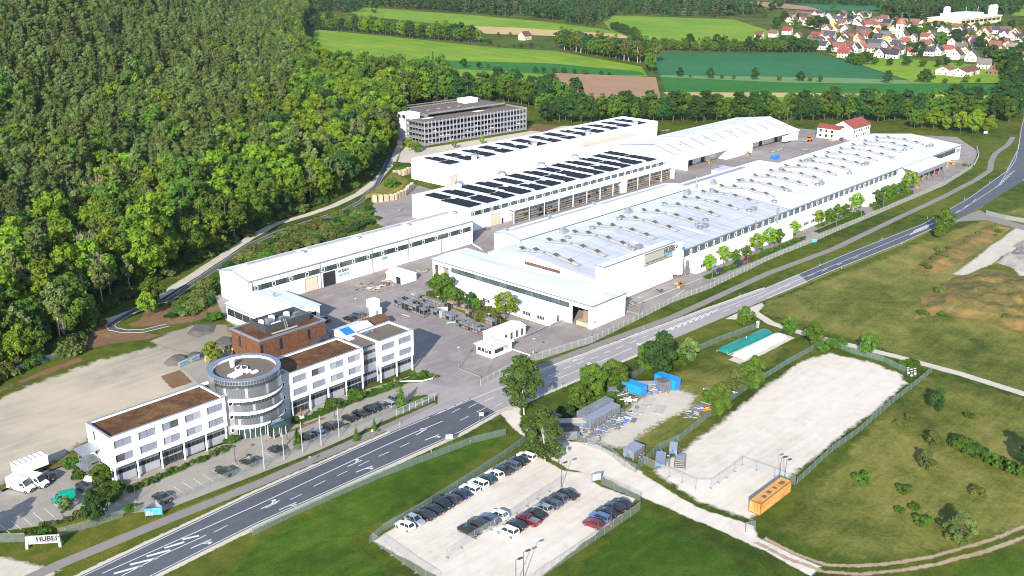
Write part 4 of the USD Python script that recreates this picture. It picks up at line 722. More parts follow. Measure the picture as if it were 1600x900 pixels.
# ---------------------------------------------------------------- pitched hall with deep eaves
PH = Thing('timber_store_hall', (412, 262), 'white hall with wide pitched roof and deep eaves over stacked timber', 'building')
gable_hall(PH, 410.5, 522, 270.5, 305, 6.6, 10.3, 283.5, 7.2, over=.6, front=False, roof='white_roof')
PH.part('eaves_roof', MB().obox((409.9, 264.0, 5.05), (112.7, 0, 0), (0, 6.3, 1.55), (0, 0, .25)), 'white_roof')
PH.part('upper_wall', MB().box(411, 521.7, 270.5, 270.8, 2.6, 6.5), 'grey_render'); PH.part('plinth_wall', MB().box(411, 521.7, 270.5, 270.8, 0, 2.55), 'white_wall')
PH.part('projecting_bay', MB().box(446.5, 471.5, 264.3, 270.4, 0, 5.0), 'white_wall'); PH.part('projecting_bay', MB().box(513.0, 522.4, 264.9, 270.4, 0, 5.0), 'white_wall'); PH.part('wing_wall', MB().add([(410.6, 264.4, 0), (410.6, 270.5, 0), (410.6, 270.5, 6.4), (410.6, 264.4, 4.9), (410.9, 264.4, 0), (410.9, 270.5, 0), (410.9, 270.5, 6.4), (410.9, 264.4, 4.9)], [[0, 1, 2, 3], [7, 6, 5, 4], [0, 3, 7, 4], [1, 5, 6, 2]]), 'white_wall')
for s in (10, 21, 66, 78, 95): q = MB(); slab(q, (411, 270.48), FX, s, s + 3.4, 0, 4.2, -.02, .02); PH.part('doorway', q, 'black_plastic')  # black sheets paint the shade inside the doorways
for i in range(10):
    for (ya, za, yb, zb, m_) in ((272.5, 7.25, 281, 9.75, 'skylight'), (285.5, 10.1, 300, 7.95, 'skylight')):
        x = 416 + i * 10.6; PH.part('roof_light', MB().obox((x, ya, za + .12), (1.6, 0, 0), (0, yb - ya, zb - za), (0, 0, .22)), m_)
for s in (12, 35, 60): PH.part('roof_fan', MB().lathe([(.5, 8.2), (.5, 9.2), (.8, 9.3), (.01, 9.6)], (412 + s, 278), 10), 'dull_steel')

# ---------------------------------------------------------------- the main hall
MH = Thing('main_hall', (232, 178), 'very long white production hall with low gable roof and rows of ridge skylights', 'building')
MX0, MX1, MY0, MY1, MRY, MEZ, MRZ = 231.0, 528.0, 178.2, 224.5, 204.0, 7.2, 9.6
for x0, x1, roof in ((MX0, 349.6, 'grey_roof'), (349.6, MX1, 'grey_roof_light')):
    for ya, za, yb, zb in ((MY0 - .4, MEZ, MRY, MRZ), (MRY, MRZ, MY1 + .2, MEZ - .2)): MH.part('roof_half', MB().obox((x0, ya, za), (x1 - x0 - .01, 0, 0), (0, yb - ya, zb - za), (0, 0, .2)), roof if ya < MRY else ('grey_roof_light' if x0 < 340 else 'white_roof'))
MH.part('roof_trim', MB().box(MX0 - .1, MX1, MY0 - .6, MY0 - .41, MEZ - .1, MEZ + .25).obox((349.3, MY0 - .4, MEZ + .16), (.35, 0, 0), (0, MRY - MY0 + .4, MRZ - MEZ), (0, 0, .1)).obox((349.3, MRY, MRZ + .16), (.35, 0, 0), (0, MY1 - MRY, MEZ - MRZ - .2), (0, 0, .1)), 'roof_edge')
for x in (MX0, MX1 - .3):
    a = np.array([(x, MY0, 0), (x, MY1, 0), (x, MY1, MEZ - .25), (x, MRY, MRZ - .03), (x, MY0, MEZ - .03)]); MH.part('gable_wall', MB().loft([a, a + [.3, 0, 0]]), 'white_wall')
MH.part('gable_opening', MB().obox((MX0 - .08, 208, 6.4), (.06, 0, 0), (0, -15, .0), (0, 0, 1.2)), 'skylight_brown')
MH.part('long_wall', MB().box(MX0 + .3, MX1 - .3, MY0, MY0 + .3, 0, MEZ), 'white_wall'); MH.part('long_wall', MB().box(MX0 + .3, MX1 - .3, MY1 - .3, MY1, 0, MEZ - .25), 'white_wall')
window_band(MH, (271, MY0), FX, 0, 180, 4.5, 6.7, 2.4, lights=True)
for i in range(19): MH.part('downpipe', MB().tube((273 + i * 9.6, MY0 - .14, 3.8), (273 + i * 9.6, MY0 - .14, MEZ), .09, 5), 'steel')
for x, h in ((323.5, 3.0), (340, 6.5)): MH.part('flue', MB().tube((x, MY0 - .5, 3.8), (x, MY0 - .5, MEZ + h * .4), .4 if h > 4 else .15, 10), 'steel', smooth=40)
rz = lambda y: (MEZ + (MRZ - MEZ) * (y - MY0) / (MRY - MY0) if y < MRY else MRZ - (MRZ - MEZ + .2) * (y - MRY) / (MY1 - MRY)) + .2
ns = 21
for i in range(ns):
    x = 236.5 + i * 13.6
    for ya, yb in ((190, 203.4), (204.6, 214.5)):
        q = MB(); a = np.linspace(0, math.pi, 7); nn = 5
        for j in range(nn):
            y0_, y1_ = ya + (yb - ya) * j / nn, ya + (yb - ya) * (j + .94) / nn
            c = lambda yy: np.column_stack([x + .95 * np.cos(a), np.full(7, yy), rz(yy) + .2 + .6 * np.sin(a)]); q.loft([c(y0_), c(y1_)], closed=False)
        MH.part('ridge_skylight', q, 'skylight', smooth=40); MH.part('skylight_kerb', MB().obox((x - 1.15, ya - .2, rz(ya - .2) - .02), (2.3, 0, 0), (0, yb - ya + .4, rz(yb + .2) - rz(ya - .2)), (0, 0, .28)), 'dull_steel')
        for yy in (ya + 2.5, ya + 8.5):
            if yy < yb: MH.part('vent_flap', MB().obox((x - .95, yy, rz(yy) + .6), (1.9, 0, 0), (0, 1.7, .6), (0, 0, .1)), 'skylight_brown')
    if i in (5, 6, 0): continue
    if i % 2 == 0 and i < 8: MH.part('low_skylight', MB().obox((x + 5, 183.5, rz(183.5) + .05), (2.0, 0, 0), (0, 9.5, .85), (0, 0, .35)), 'grey_roof')
for i, (x, y) in enumerate([(256, 211), (262, 188), (272, 213), (289, 214), (300, 186.5), (309, 190), (318, 214), (333, 186), (352, 186), (371, 191), (390, 187), (405, 212), (420, 187), (440, 190), (465, 187), (486, 190), (505, 186), (350, 213), (375, 214), (430, 213)]):
    MH.part('roof_fan', MB().lathe([(.7, rz(y) - .1), (.7, rz(y) + .6), (1.15, rz(y) + .7), (1.15, rz(y) + 1.1), (.5, rz(y) + 1.35), (.01, rz(y) + 1.4)], (x, y), 12), 'dull_steel' if i % 3 else 'zinc', smooth=40)
    if i % 3 == 1: MH.part('exhaust_unit', MB().box(x + 2.2, x + 4.4, y - 1, y + .8, rz(y) - .1, rz(y) + 1.4).tube((x + .2, y + 2.2, rz(y)), (x + .2, y + 2.2, rz(y) + 2.6), .18, 8), 'dull_steel')
for i, (x, y) in enumerate([(262, 219), (300, 219), (340, 219), (364, 222)]): MH.part('exhaust_unit', MB().box(x, x + 2.6, y - 1, y + 1, rz(y) - .1, rz(y) + 1.6).box(x + .4, x + 2.2, y - .6, y + .6, rz(y) + 1.6, rz(y) + 2.3), 'zinc')
MH.part('chimney', MB().tube((353, 222.5, 6), (353, 222.5, 13), .3, 10), 'dull_steel')
for y in (184, 190, 196): MH.part('roof_seam', MB().box(MX0 + 8, 349, y - .05, y + .05, rz(y) + .0, rz(y) + .04), 'roof_edge')
# low annex along the road side, the far canopy
MH.part('low_annex', MB().box(277, 452, 172.4, 178.1, 0, 3.55), 'white_wall'); MH.part('annex_roof', MB().box(276.7, 452.3, 172.0, 178.1, 3.56, 3.8), 'white_roof')
for i in range(29):
    s = 2 + i * 6
    if s < 172: win(MH, (277, 172.4), FX, s, s + 4.2, 1.5, 2.9, 'glass_grey', back=-.06, n=3, frame='white_panel')
for x0, x1 in ((330.5, 338), (402, 410)): MH.part('annex_bay', MB().box(x0, x1, 169.8, 172.3, 0, 3.75), 'white_wall')
MH.part('canopy', MB().obox((455, 170.2, 6.0), (34, 0, 0), (0, 7.8, 1.1), (0, 0, .25)), 'white_roof')
for i in range(6): MH.part('canopy_post', MB().box(456 + i * 6.4, 456.3 + i * 6.4, 170.5, 170.8, 0, 6.0), 'steel')
MH.part('canopy_apron', MB().box(455.2, 488.8, 170.3, 170.42, 4.2, 5.9), 'blind')
window_band(MH, (490, MY0), FX, 2, 31, 4.2, 6.5, 3.2, 'glass_green', False); gate(MH, (490, MY0), FX, 32.5, 37, 5.5, 'blind_light')
MH.part('lower_panel', MB().box(490, 528, MY0 - .12, MY0 - .02, .1, 3.9), 'white_panel')
for i in range(1, 46): MH.part('roof_joint', MB().obox((MX0 + i * 6.4, MY0, rz(MY0) + .005), (.05, 0, 0), (0, MRY - MY0, MRZ - MEZ), (0, 0, .025)), 'zinc')
# rear lean hall beside it
SH = Thing('side_hall', (250, 226), 'low white hall with ridge skylights along the back of the main hall', 'building')
gable_hall(SH, 250.5, 356.0, 227.6, 240.5, 6.6, 7.7, 233.8, 6.6, over=.2)
for i in range(2):
    q = MB(); x = 254.5 + i * 51; a = np.linspace(0, math.pi, 7)
    for j in range(32):
        c = lambda xx: np.column_stack([np.full(7, xx), 235.6 + .8 * np.cos(a), 7.5 + .6 * np.sin(a)]); q.loft([c(x + j * 1.4), c(x + j * 1.4 + 1.3)], closed=False)
    SH.part('skylight_strip', q, 'skylight', smooth=40)
for x in (253, 276.5, 303): SH.part('roof_fan', MB().lathe([(.4, 7.2), (.4, 8.2), (.75, 8.3), (.75, 8.9), (.01, 9.0)], (x, 237), 10), 'dull_steel')
S3 = Thing('side_hall', (356, 226), 'lower white roofed lean-to with a dark glazed strip behind the main hall', 'building')
S3.part('wall', MB().box(356.3, 428, 226.2, 236, 0, 6.3), 'white_wall'); S3.part('roof', MB().box(356.2, 428.3, 226.0, 236.3, 6.31, 6.5), 'white_roof'); S3.part('glazed_strip', MB().box(359, 408, 231.6, 233.4, 6.5, 6.9), 'blind')
# cross building at the head of the main hall
CB = Thing('head_building', (212, 167), 'white flat building across the head of the main hall with a long window band', 'building')
cx0, cx1, cy0, cy1 = 213.2, 229.0, 166.2, 232.8
CB.part('roof', MB().obox((cx0 - .3, cy0 - .3, 7.0), (8.2, 0, .35), (0, cy1 - cy0 + .6, 0), (0, 0, .2)).obox((cx0 + 7.9, cy0 - .3, 7.35), (8.4, 0, -.35), (0, cy1 - cy0 + .6, 0), (0, 0, .2)), 'grey_roof_light')
CB.part('road_side_wall', MB().box(cx0, cx1, cy0, cy0 + .3, 0, 7.0), 'white_wall'); CB.part('rear_wall', MB().box(cx0, cx1, cy1 - .3, cy1, 0, 7.0), 'white_wall'); CB.part('inner_wall', MB().box(cx1 - .3, cx1, cy0 + .3, cy1 - .3, 0, 7.0), 'white_wall')
q = MB(); wall(q, (cx0, cy1), FYD, cy1 - cy0 - .3, 0, 7.0, [(1.5, 8.0, 0, 5.6), (59.2, 65.2, 0, 5.6), (8.9, 58.2, 4.5, 6.2)]); CB.part('front_wall', q, 'white_wall')
n_ = 14
for i in range(n_): q = MB(); w = 49.3 / n_; slab(q, (cx0, cy1), FYD, 8.9 + i * w + .06, 8.9 + (i + 1) * w - .06, 4.5, 6.2, .1, .06); CB.part('window_pane', q, 'glass_green' if i % 3 else 'glass_grey')
CB.part('roof_trim', MB().box(cx0 - .42, cx0 - .31, cy0 - .4, cy1 + .4, 6.95, 7.25).box(cx0 - .3, cx1 + .3, cy0 - .42, cy0 - .31, 6.95, 7.25), 'roof_edge')
CB.part('dark_bay', MB().box(cx0 + 5, cx0 + 5.2, cy1 - 8.5, cy1 - .4, 0, 6.8).box(cx0 + 6, cx0 + 6.2, cy0 + .5, cy0 + 8, 0, 6.8), 'pallet'); CB.part('bay_frame', MB().box(cx0 + .05, cx0 + .35, cy1 - 1.5, cy1 - 1.2, 0, 5.6).box(cx0 + 3, cx0 + 3.3, cy1 - 5, cy1 - 4.6, 0, 5.6), 'blind_light')
CB.part('concrete_ramp', MB().obox((cx0 + .4, cy0 + 1.2, 0), (4.5, 0, 0), (0, 4.8, 0), (0, 0, 1.2)), 'tan_concrete')
LT = Thing('lean_to', (207, 178), 'low white lean-to with small windows in front of the head building', 'building')
LT.part('wall', MB().box(206.9, 207.2, 177.3, 221.5, 0, 3.5), 'white_wall'); LT.part('end_wall', MB().add([(207.2, 177.3, 0), (213.1, 177.3, 0), (213.1, 177.3, 4.4), (207.2, 177.3, 3.5), (207.2, 177.6, 0), (213.1, 177.6, 0), (213.1, 177.6, 4.4), (207.2, 177.6, 3.5)], [[0, 1, 2, 3], [7, 6, 5, 4], [0, 3, 7, 4]]), 'white_wall')
LT.part('roof', MB().obox((206.5, 177.0, 3.5), (6.6, 0, .95), (0, 44.8, 0), (0, 0, .18)), 'grey_roof_light')
for i in range(8): win(LT, (206.9, 221.5), FYD, 1.5 + i * 5.5, 4.6 + i * 5.5, 1.2, 2.5, 'glass_grey', back=-.06, n=3, frame='white_panel')
win(LT, (207.2, 177.3), FX, 3.6, 4.6, .05, 2.3, 'glass_grey', back=-.06, n=1, name='door')
# tall white block with the company sign
BK = Thing('tall_block', (229.5, 173), 'tall white windowless block with the HUBER sign board facing the road', 'building')
BK.part('wall', MB().box(229.6, 266.5, 174.8, 178.0, 0, 12.9), 'white_wall'); BK.part('roof', MB().box(229.7, 266.4, 174.9, 177.9, 12.905, 13.0), 'grey_roof_light')
BK.part('roof_trim', MB().box(229.5, 266.6, 174.7, 174.79, 12.7, 13.05).box(229.5, 229.59, 174.8, 178.0, 12.7, 13.05), 'roof_edge'); BK.part('base_strip', MB().box(229.6, 266.5, 174.7, 174.79, 0, .4), 'zinc')
sg = BK.part('sign_board', MB().box(249.8, 265.3, 174.55, 174.78, 8.6, 12.2), 'sign_cream'); BK.part('sign_edge', MB().box(249.7, 265.4, 174.5, 174.79, 12.2, 12.35).box(249.7, 265.4, 174.5, 174.79, 8.45, 8.6), 'dark_metal', under=sg)
letters(BK, 'HUBER', 1.7, (260.2, 174.55, 10.3), FX, 'letter_black', under=sg); BK.part('sign_strip', MB().box(260.2, 265.1, 174.45, 174.54, 9.5, 10.0), 'letter_blue', under=sg); letters(BK, 'WASTE WATER SOLUTIONS', .62, (250.6, 174.55, 9.0), FX, 'letter_black', under=sg, bold=False)
SI = Thing('silo', (270.3, 175.6), 'white upright gas tank beside the tall block', 'tank')
SI.part('shell', MB().lathe([(1.75, 1.1), (1.75, 11.2), (1.3, 11.9), (.01, 12.1)], (270.3, 175.6), 24), 'white_paint', smooth=40); SI.part('leg', MB().tube((269.2, 174.6, 0), (269.2, 174.6, 1.3), .15, 6), 'steel'); SI.part('leg', MB().tube((271.4, 174.6, 0), (271.4, 174.6, 1.3), .15, 6), 'steel'); SI.part('leg', MB().tube((270.3, 177.0, 0), (270.3, 177, 1.3), .15, 6), 'steel')
a = np.linspace(math.pi * 1.35, math.pi * 1.62, 7); c = lambda z: np.column_stack([270.3 + 1.78 * np.cos(a), 175.6 + 1.78 * np.sin(a), np.full(7, z)]); SI.part('emblem', MB().loft([c(9.4), c(10.8)], closed=False, caps=False), 'letter_blue'); SI.part('ladder', MB().tube((272.1, 175.4, 0), (272.1, 175.4, 11.4), .06, 4).tube((272.1, 175.9, 0), (272.1, 175.9, 11.4), .06, 4), 'steel')
for i, (x, h) in enumerate(((272.7, 3.4), (273.6, 5.0), (274.6, 2.2))): SI.part('pipe_unit', MB().box(x, x + .6, 173.8, 174.6, 0, h), 'steel')

# ---------------------------------------------------------------- the parking deck
ga = math.radians(-4.9); gd = np.array([math.cos(ga), math.sin(ga)]); gn = np.array([-gd[1], gd[0]])
PD = Thing('parking_deck', (367, 404), 'grey steel parking deck of five storeys below the forest', 'parking garage')
g0 = np.array([367.2, 404.0])
def gp(a, b, z=0.0): q = g0 + gd * a + gn * b; return (q[0], q[1], z)
def gbox(a0, a1, b0, b1, z0, z1): return MB().obox(gp(a0, b0, z0), (*(gd * (a1 - a0)), 0), (*(gn * (b1 - b0)), 0), (0, 0, z1 - z0))
LV = [0.3, 3.2, 6.1, 9.0, 11.9]
for k_, z in enumerate(LV):
    PD.part('deck', gbox(0, 75, 0, 16.5, z - .25, z), 'grey_render' if z < 11 else 'roof_gravel'); PD.part('deck', gbox(16, 74, 17.2, 40, z + 1.0, z + 1.25), 'grey_render' if z < 11 else 'roof_gravel')
PD.part('deck', gbox(22, 62, 40, 47, 12.9, 13.15), 'roof_gravel')
nb = 30
for i in range(nb + 1):
    a = i * 75 / nb; PD.part('post', gbox(a - .17, a + .17, -.30, .05, 0, 13.0), 'blind_light')
for i in range(7): PD.part('post', gbox(-.15, .15, i * 2.7, i * 2.7 + .22, 0, 13), 'zinc')
for z in LV:
    for i in range(10): PD.part('guard_rail', gbox(i * 7.5 + .15, i * 7.5 + 7.35, -.14, -.06, z + .12, z + .75), 'zinc')
    PD.part('guard_rail', gbox(-.25, -.17, .3, 16.3, z + .15, z + 1.0), 'zinc'); PD.part('guard_rail', gbox(75.1, 75.2, .3, 40, z + .15, z + 1.0), 'zinc')
    PD.part('split_rail', gbox(16, 74, 17.0, 17.1, z + 1.3, z + 2.2), 'zinc')
PD.part('inner_wall', gbox(1.5, 74, 15.9, 16.1, 0, 11.5), 'dark_metal'); PD.part('rear_wall', gbox(16, 74, 39.8, 40, 0, 13.0), 'dull_steel'); PD.part('rear_wall', gbox(15.9, 16.1, 17.2, 40, 0, 13), 'zinc')  # dark inner wall stands in for the shade between the decks
for (a0, a1, b0, b1) in ((16, 74, 39.9, 40), (22, 62, 46.8, 47)):
    for i in range(int((a1 - a0) / 3)): PD.part('roof_rail_post', gbox(a0 + i * 3, a0 + i * 3 + .12, b0, b1, 13.15, 14.2), 'zinc')
    PD.part('roof_rail', gbox(a0, a1, b0, b1, 13.8, 14.2), 'zinc')
PD.part('stair_tower', gbox(1, 10, 17, 26, 0, 15.0), 'white_panel'); PD.part('stair_opening', gbox(.85, .95, 18.5, 21, 12.2, 14.2).merge(gbox(.85, .95, 22.5, 25, 12.2, 14.2)), 'glass_dark'); PD.part('stair_tower', gbox(57, 67, 34, 41, 11, 15.8), 'white_panel')
for a in (9, 46): PD.part('roof_marking', gbox(a, a + 7, 12, 15, 11.92, 11.94), 'white_paint')
for a in (24, 32, 40, 47): PD.part('roof_marking', gbox(a, a + 2.4, 29, 29.8, 13.17, 13.19), 'white_paint')
ORD = ['first', 'second', 'third', 'fourth', 'fifth', 'sixth', 'seventh', 'eighth', 'ninth', 'tenth', 'eleventh', 'twelfth', 'thirteenth', 'fourteenth', 'fifteenth', 'sixteenth', 'seventeenth', 'eighteenth', 'nineteenth', 'twentieth']
# ---------------------------------------------------------------- trees
def leaves(mb, C, N, size, r, aspect=.62, cut=.25):
    """One small folded leaf cluster per point, facing N."""
    n = len(C); N = N / np.maximum(np.linalg.norm(N, axis=1, keepdims=True), 1e-6)
    A = np.cross(N, r.normal(size=(n, 3))); A /= np.maximum(np.linalg.norm(A, axis=1, keepdims=True), 1e-6); B = np.cross(N, A)
    s = (size * r.uniform(.6, 1.35, n))[:, None]; b = s * aspect
    V = np.stack([C - A * s, C - B * b + N * s * cut, C + A * s, C + B * b + N * s * cut], 1).reshape(-1, 3)
    k = np.arange(n)[:, None] * 4
    return mb.add(V, np.hstack([k, k + 1, k + 2, k + 3]))
def unit(r, n):
    d = r.normal(size=(n, 3)); return d / np.linalg.norm(d, axis=1, keepdims=True)
def broadleaf(seed, h, rad, base, nclump=34, per=44, leaf=.62, tr=.32, shape=1.0, flat=.9):
    """Trunk with limbs, and a crown of leaf clumps with gaps between them."""
    r = np.random.default_rng(seed); t, c = MB(), MB()
    cz, rzv = (h + base) / 2, (h - base) / 2
    lean = r.normal(size=2) * .03 * h
    t.tube((0, 0, -.3), (lean[0] * .5, lean[1] * .5, h * .45), tr, 7, tr * .65); t.tube((lean[0] * .5, lean[1] * .5, h * .45), (lean[0], lean[1], h * .85), tr * .65, 6, tr * .15)
    for i in range(nclump):
        d = unit(r, 1)[0]; q = r.uniform(.30, 1.0) ** .6
        zz = d[2] * q; w = 1 - .35 * shape * max(zz, 0) - .15 * max(-zz, 0)
        p = np.array([d[0] * q * rad * w + lean[0] * .8, d[1] * q * rad * w + lean[1] * .8, cz + zz * rzv * .92])
        cr = rad * r.uniform(.20, .36)
        dd = unit(r, per); out = (p - [0, 0, cz - rzv * .3]); out /= np.linalg.norm(out) + 1e-6
        dd = dd + out * .55 + np.array([0, 0, .25]); dd /= np.linalg.norm(dd, axis=1, keepdims=True)
        P_ = p + dd * cr * r.uniform(.55, 1.08, (per, 1)) * [1, 1, flat]
        leaves(c, P_, dd + r.normal(size=(per, 3)) * .45, leaf, r)
        if i % 4 == 0: t.tube((lean[0] * .4, lean[1] * .4, h * r.uniform(.28, .55)), p, tr * .30, 4, tr * .06)
    return t, c
def conifer(seed, h, rad, base, tiers=15, per=60, leaf=.6):
    r = np.random.default_rng(seed); t, c = MB(), MB(); t.tube((0, 0, -.3), (0, 0, h), .28, 6, .03)
    for i in range(tiers):
        f = i / (tiers - 1); z = base + (h - base) * f; R_ = rad * (1 - f) ** .8 * r.uniform(.8, 1.15) + .18; n = int(per * (.25 + (1 - f)))
        a = r.uniform(0, 2 * math.pi, n); q = R_ * np.sqrt(r.uniform(.05, 1, n)) * (1 + .22 * np.sin(a * 5 + i * 1.7))
        P_ = np.column_stack([q * np.cos(a), q * np.sin(a), z - q * .38 + r.normal(size=n) * .25]); N_ = np.column_stack([np.cos(a) * .55, np.sin(a) * .55, np.full(n, .8)]) + r.normal(size=(n, 3)) * .25
        leaves(c, P_, N_, leaf, r, .45, .1)
    return t, c
def pine(seed, h, rad, nclump=15, per=40, leaf=.55):
    r = np.random.default_rng(seed); t, c = MB(), MB(); l = r.normal(size=2) * .4
    t.tube((0, 0, -.3), (l[0], l[1], h * .93), .26, 7, .07)
    for i in range(nclump):
        f = i / (nclump - 1); z = h * (.56 + .42 * f); a = r.uniform(0, 2 * math.pi); q = rad * (1 - .55 * f) * r.uniform(.25, .9)
        p = np.array([l[0] + q * math.cos(a), l[1] + q * math.sin(a), z]); cr = rad * r.uniform(.34, .5)
        dd = unit(r, per); dd[:, 2] = np.abs(dd[:, 2]) * .9 - .15
        leaves(c, p + dd * cr * r.uniform(.4, 1, (per, 1)) * [1, 1, .6], dd + r.normal(size=(per, 3)) * .5 + [0, 0, .4], leaf, r, .5)
        t.tube((l[0] * .8, l[1] * .8, z - .8), p, .07, 4, .03)
    return t, c
def twiggy(seed, h, rad):
    r = np.random.default_rng(seed); t, c = MB(), MB(); t.tube((0, 0, -.3), (0, 0, h * .6), .2, 6, .1)
    for i in range(70):
        a = r.uniform(0, 2 * math.pi); z0 = h * r.uniform(.3, .7); q = rad * r.uniform(.3, 1); p = np.array([q * math.cos(a), q * math.sin(a), z0 + h * r.uniform(.15, .38)])
        c.tube((0, 0, z0), p, .07, 3, .02)
        for _ in range(4): c.tube(p, p + r.normal(size=3) * .8 + [0, 0, .9], .045, 3, .015)
    return t, c
def bush(seed, rad, h, n=22, per=70, leaf=.24):
    r = np.random.default_rng(seed); t, c = MB(), MB()
    for i in range(n):
        a = r.uniform(0, 2 * math.pi); q = rad * math.sqrt(r.uniform(0, .8)); p = np.array([q * math.cos(a), q * math.sin(a), h * r.uniform(.15, .72) * (1 - .45 * (q / rad) ** 2)]); cr = min(rad, h) * r.uniform(.28, .45)
        dd = unit(r, per); dd[:, 2] = np.abs(dd[:, 2]) - .25; leaves(c, np.maximum(p + dd * cr * r.uniform(.6, 1.05, (per, 1)), [-99, -99, .03]), dd + r.normal(size=(per, 3)) * .5, leaf, r)
        if i % 3 == 0: t.tube((p[0] * .3, p[1] * .3, -.1), p, .05, 4, .02)
    return t, c
KIND = {   # name: (builder result, bark, leaf material, height, plain words, prim name, category)
 'oak': (broadleaf(1, 18, 5.6, 2.0, 46, 58, .50), 'bark', 'leaf_bright', 18, 'broad bright green deciduous tree', 'deciduous_tree', 'tree'),
 'oak2': (broadleaf(2, 17, 5.0, 1.6, 44, 58, .50, shape=1.3), 'bark', 'leaf_bright', 17, 'domed bright green deciduous tree', 'deciduous_tree', 'tree'),
 'maple': (broadleaf(3, 18, 5.2, 1.8, 46, 56, .50), 'bark', 'leaf_mid', 18, 'full mid green deciduous tree', 'deciduous_tree', 'tree'),
 'maple2': (broadleaf(4, 20, 4.6, 2.5, 44, 56, .50, shape=1.5), 'bark', 'leaf_mid', 20, 'tall mid green deciduous tree', 'deciduous_tree', 'tree'),
 'dark': (broadleaf(5, 16, 5.2, 1.2, 46, 56, .50), 'bark', 'leaf_dark', 16, 'dense dark green deciduous tree', 'deciduous_tree', 'tree'),
 'olive': (broadleaf(6, 17, 4.2, 3, 36, 50, .5, shape=1.2), 'pale_bark', 'leaf_olive', 17, 'thin olive green deciduous tree', 'deciduous_tree', 'tree'),
 'lime': (broadleaf(7, 8, 2.9, 1.6, 26, 46, .36, .14), 'bark', 'leaf_lime', 8, 'light yellow green maple', 'deciduous_tree', 'tree'),
 'birch': (broadleaf(8, 15, 3.1, 2.0, 60, 70, .32, .15, 1.4, 1.3), 'pale_bark', 'birch_leaf', 15, 'slender birch with pale trunk', 'birch_tree', 'tree'),
 'aspen': (broadleaf(9, 19, 3.0, 7.5, 26, 42, .55, .2, 1.0, 1.2), 'pale_bark', 'leaf_pale', 19, 'tall pale stemmed birch with thin crown', 'birch_tree', 'tree'),
 'young': (broadleaf(10, 6, 1.7, 1.3, 16, 40, .28, .09, 1.4), 'bark', 'leaf_mid', 6, 'small young green tree', 'young_tree', 'tree'),
 'near': (broadleaf(11, 9, 3.3, .4, 56, 80, .28, .16), 'bark', 'leaf_mid', 9, 'bushy mid green tree', 'deciduous_tree', 'tree'),
 'neardark': (broadleaf(12, 9, 3.1, .3, 56, 80, .28, .16, 1.4), 'bark', 'leaf_dark', 9, 'dense dark green tree', 'deciduous_tree', 'tree'),
 'cone': (conifer(13, 5, 1.3, .2, 14, 90, .25), 'bark', 'leaf_mid', 5, 'small cone shaped green tree', 'conifer_tree', 'tree'),
 'pine': (pine(14, 20, 3.2, 22, 56, .48), 'orange_bark', 'needle_pine', 20, 'tall pine with bare orange trunk', 'pine_tree', 'tree'),
 'pine2': (pine(15, 21, 2.7, 20, 52, .48), 'orange_bark', 'needle_pine', 21, 'slim tall pine', 'pine_tree', 'tree'),
 'spruce': (conifer(16, 20, 3.0, 2.5), 'bark', 'needle_spruce', 20, 'pointed green spruce', 'spruce_tree', 'tree'),
 'scots': (broadleaf(17, 6, 2.3, .05, 44, 80, .22, .13, 1.3), 'bark', 'needle_pine', 6, 'grey green bushy pine', 'pine_tree', 'tree'),
 'twigs': (twiggy(18, 14, 3.0), 'pale_bark', 'dead_twigs', 14, 'bare grey brown tree', 'bare_tree', 'tree'),
 'bush': (bush(19, 1.45, 2.2), 'bark', 'hedge_leaf', 2.2, 'round green bush', 'bush', 'bush'),
 'bushdark': (bush(20, 1.6, 2.6), 'bark', 'leaf_dark', 2.6, 'round dark green bush', 'bush', 'bush'),
 'busholive': (bush(21, 1.5, 1.8), 'bark', 'leaf_olive', 1.8, 'low olive bush', 'bush', 'bush'),
}
KIND['fartree'] = (broadleaf(30, 18, 5.6, .8, 18, 12, 1.35), 'bark', 'leaf_dark', 18, 'dark deciduous tree', 'wood_tree', 'tree'); KIND['farpine'] = (conifer(31, 20, 3.4, 2, 8, 22, 1.4), 'bark', 'needle_spruce', 20, 'dark conifer', 'wood_tree', 'tree')
FIRST = {}
def tree(kind, x, y, h, label, group=None, z=None, wide=1.0, rz=None, r=R, name=None):
    (t, c), bark, leaf, H0, words, nm, cat = KIND[kind]; nm = name or nm
    s = h / H0; sc = (s * wide, s * wide, s); z = float(hill(x, y)) if z is None else z; rz = float(r.uniform(0, 6.28)) if rz is None else rz
    if kind not in FIRST:
        T = Thing(nm, (x, y, z), label, cat, group, rz, sc, local=True); T.part('trunk' if cat == 'tree' else 'stems', t, bark); T.part('crown' if cat == 'tree' else 'foliage', c, leaf); FIRST[kind] = T.path
    else: copy(FIRST[kind], nm, (x, y, z), rz, label, cat, group, sc)
def at(kind, u, v, h, where, group=None, wide=1.0):
    x, y = G(u, v); tree(kind, x, y, h, KIND[kind][4] + ' ' + where, group, wide=wide)
BACK = []
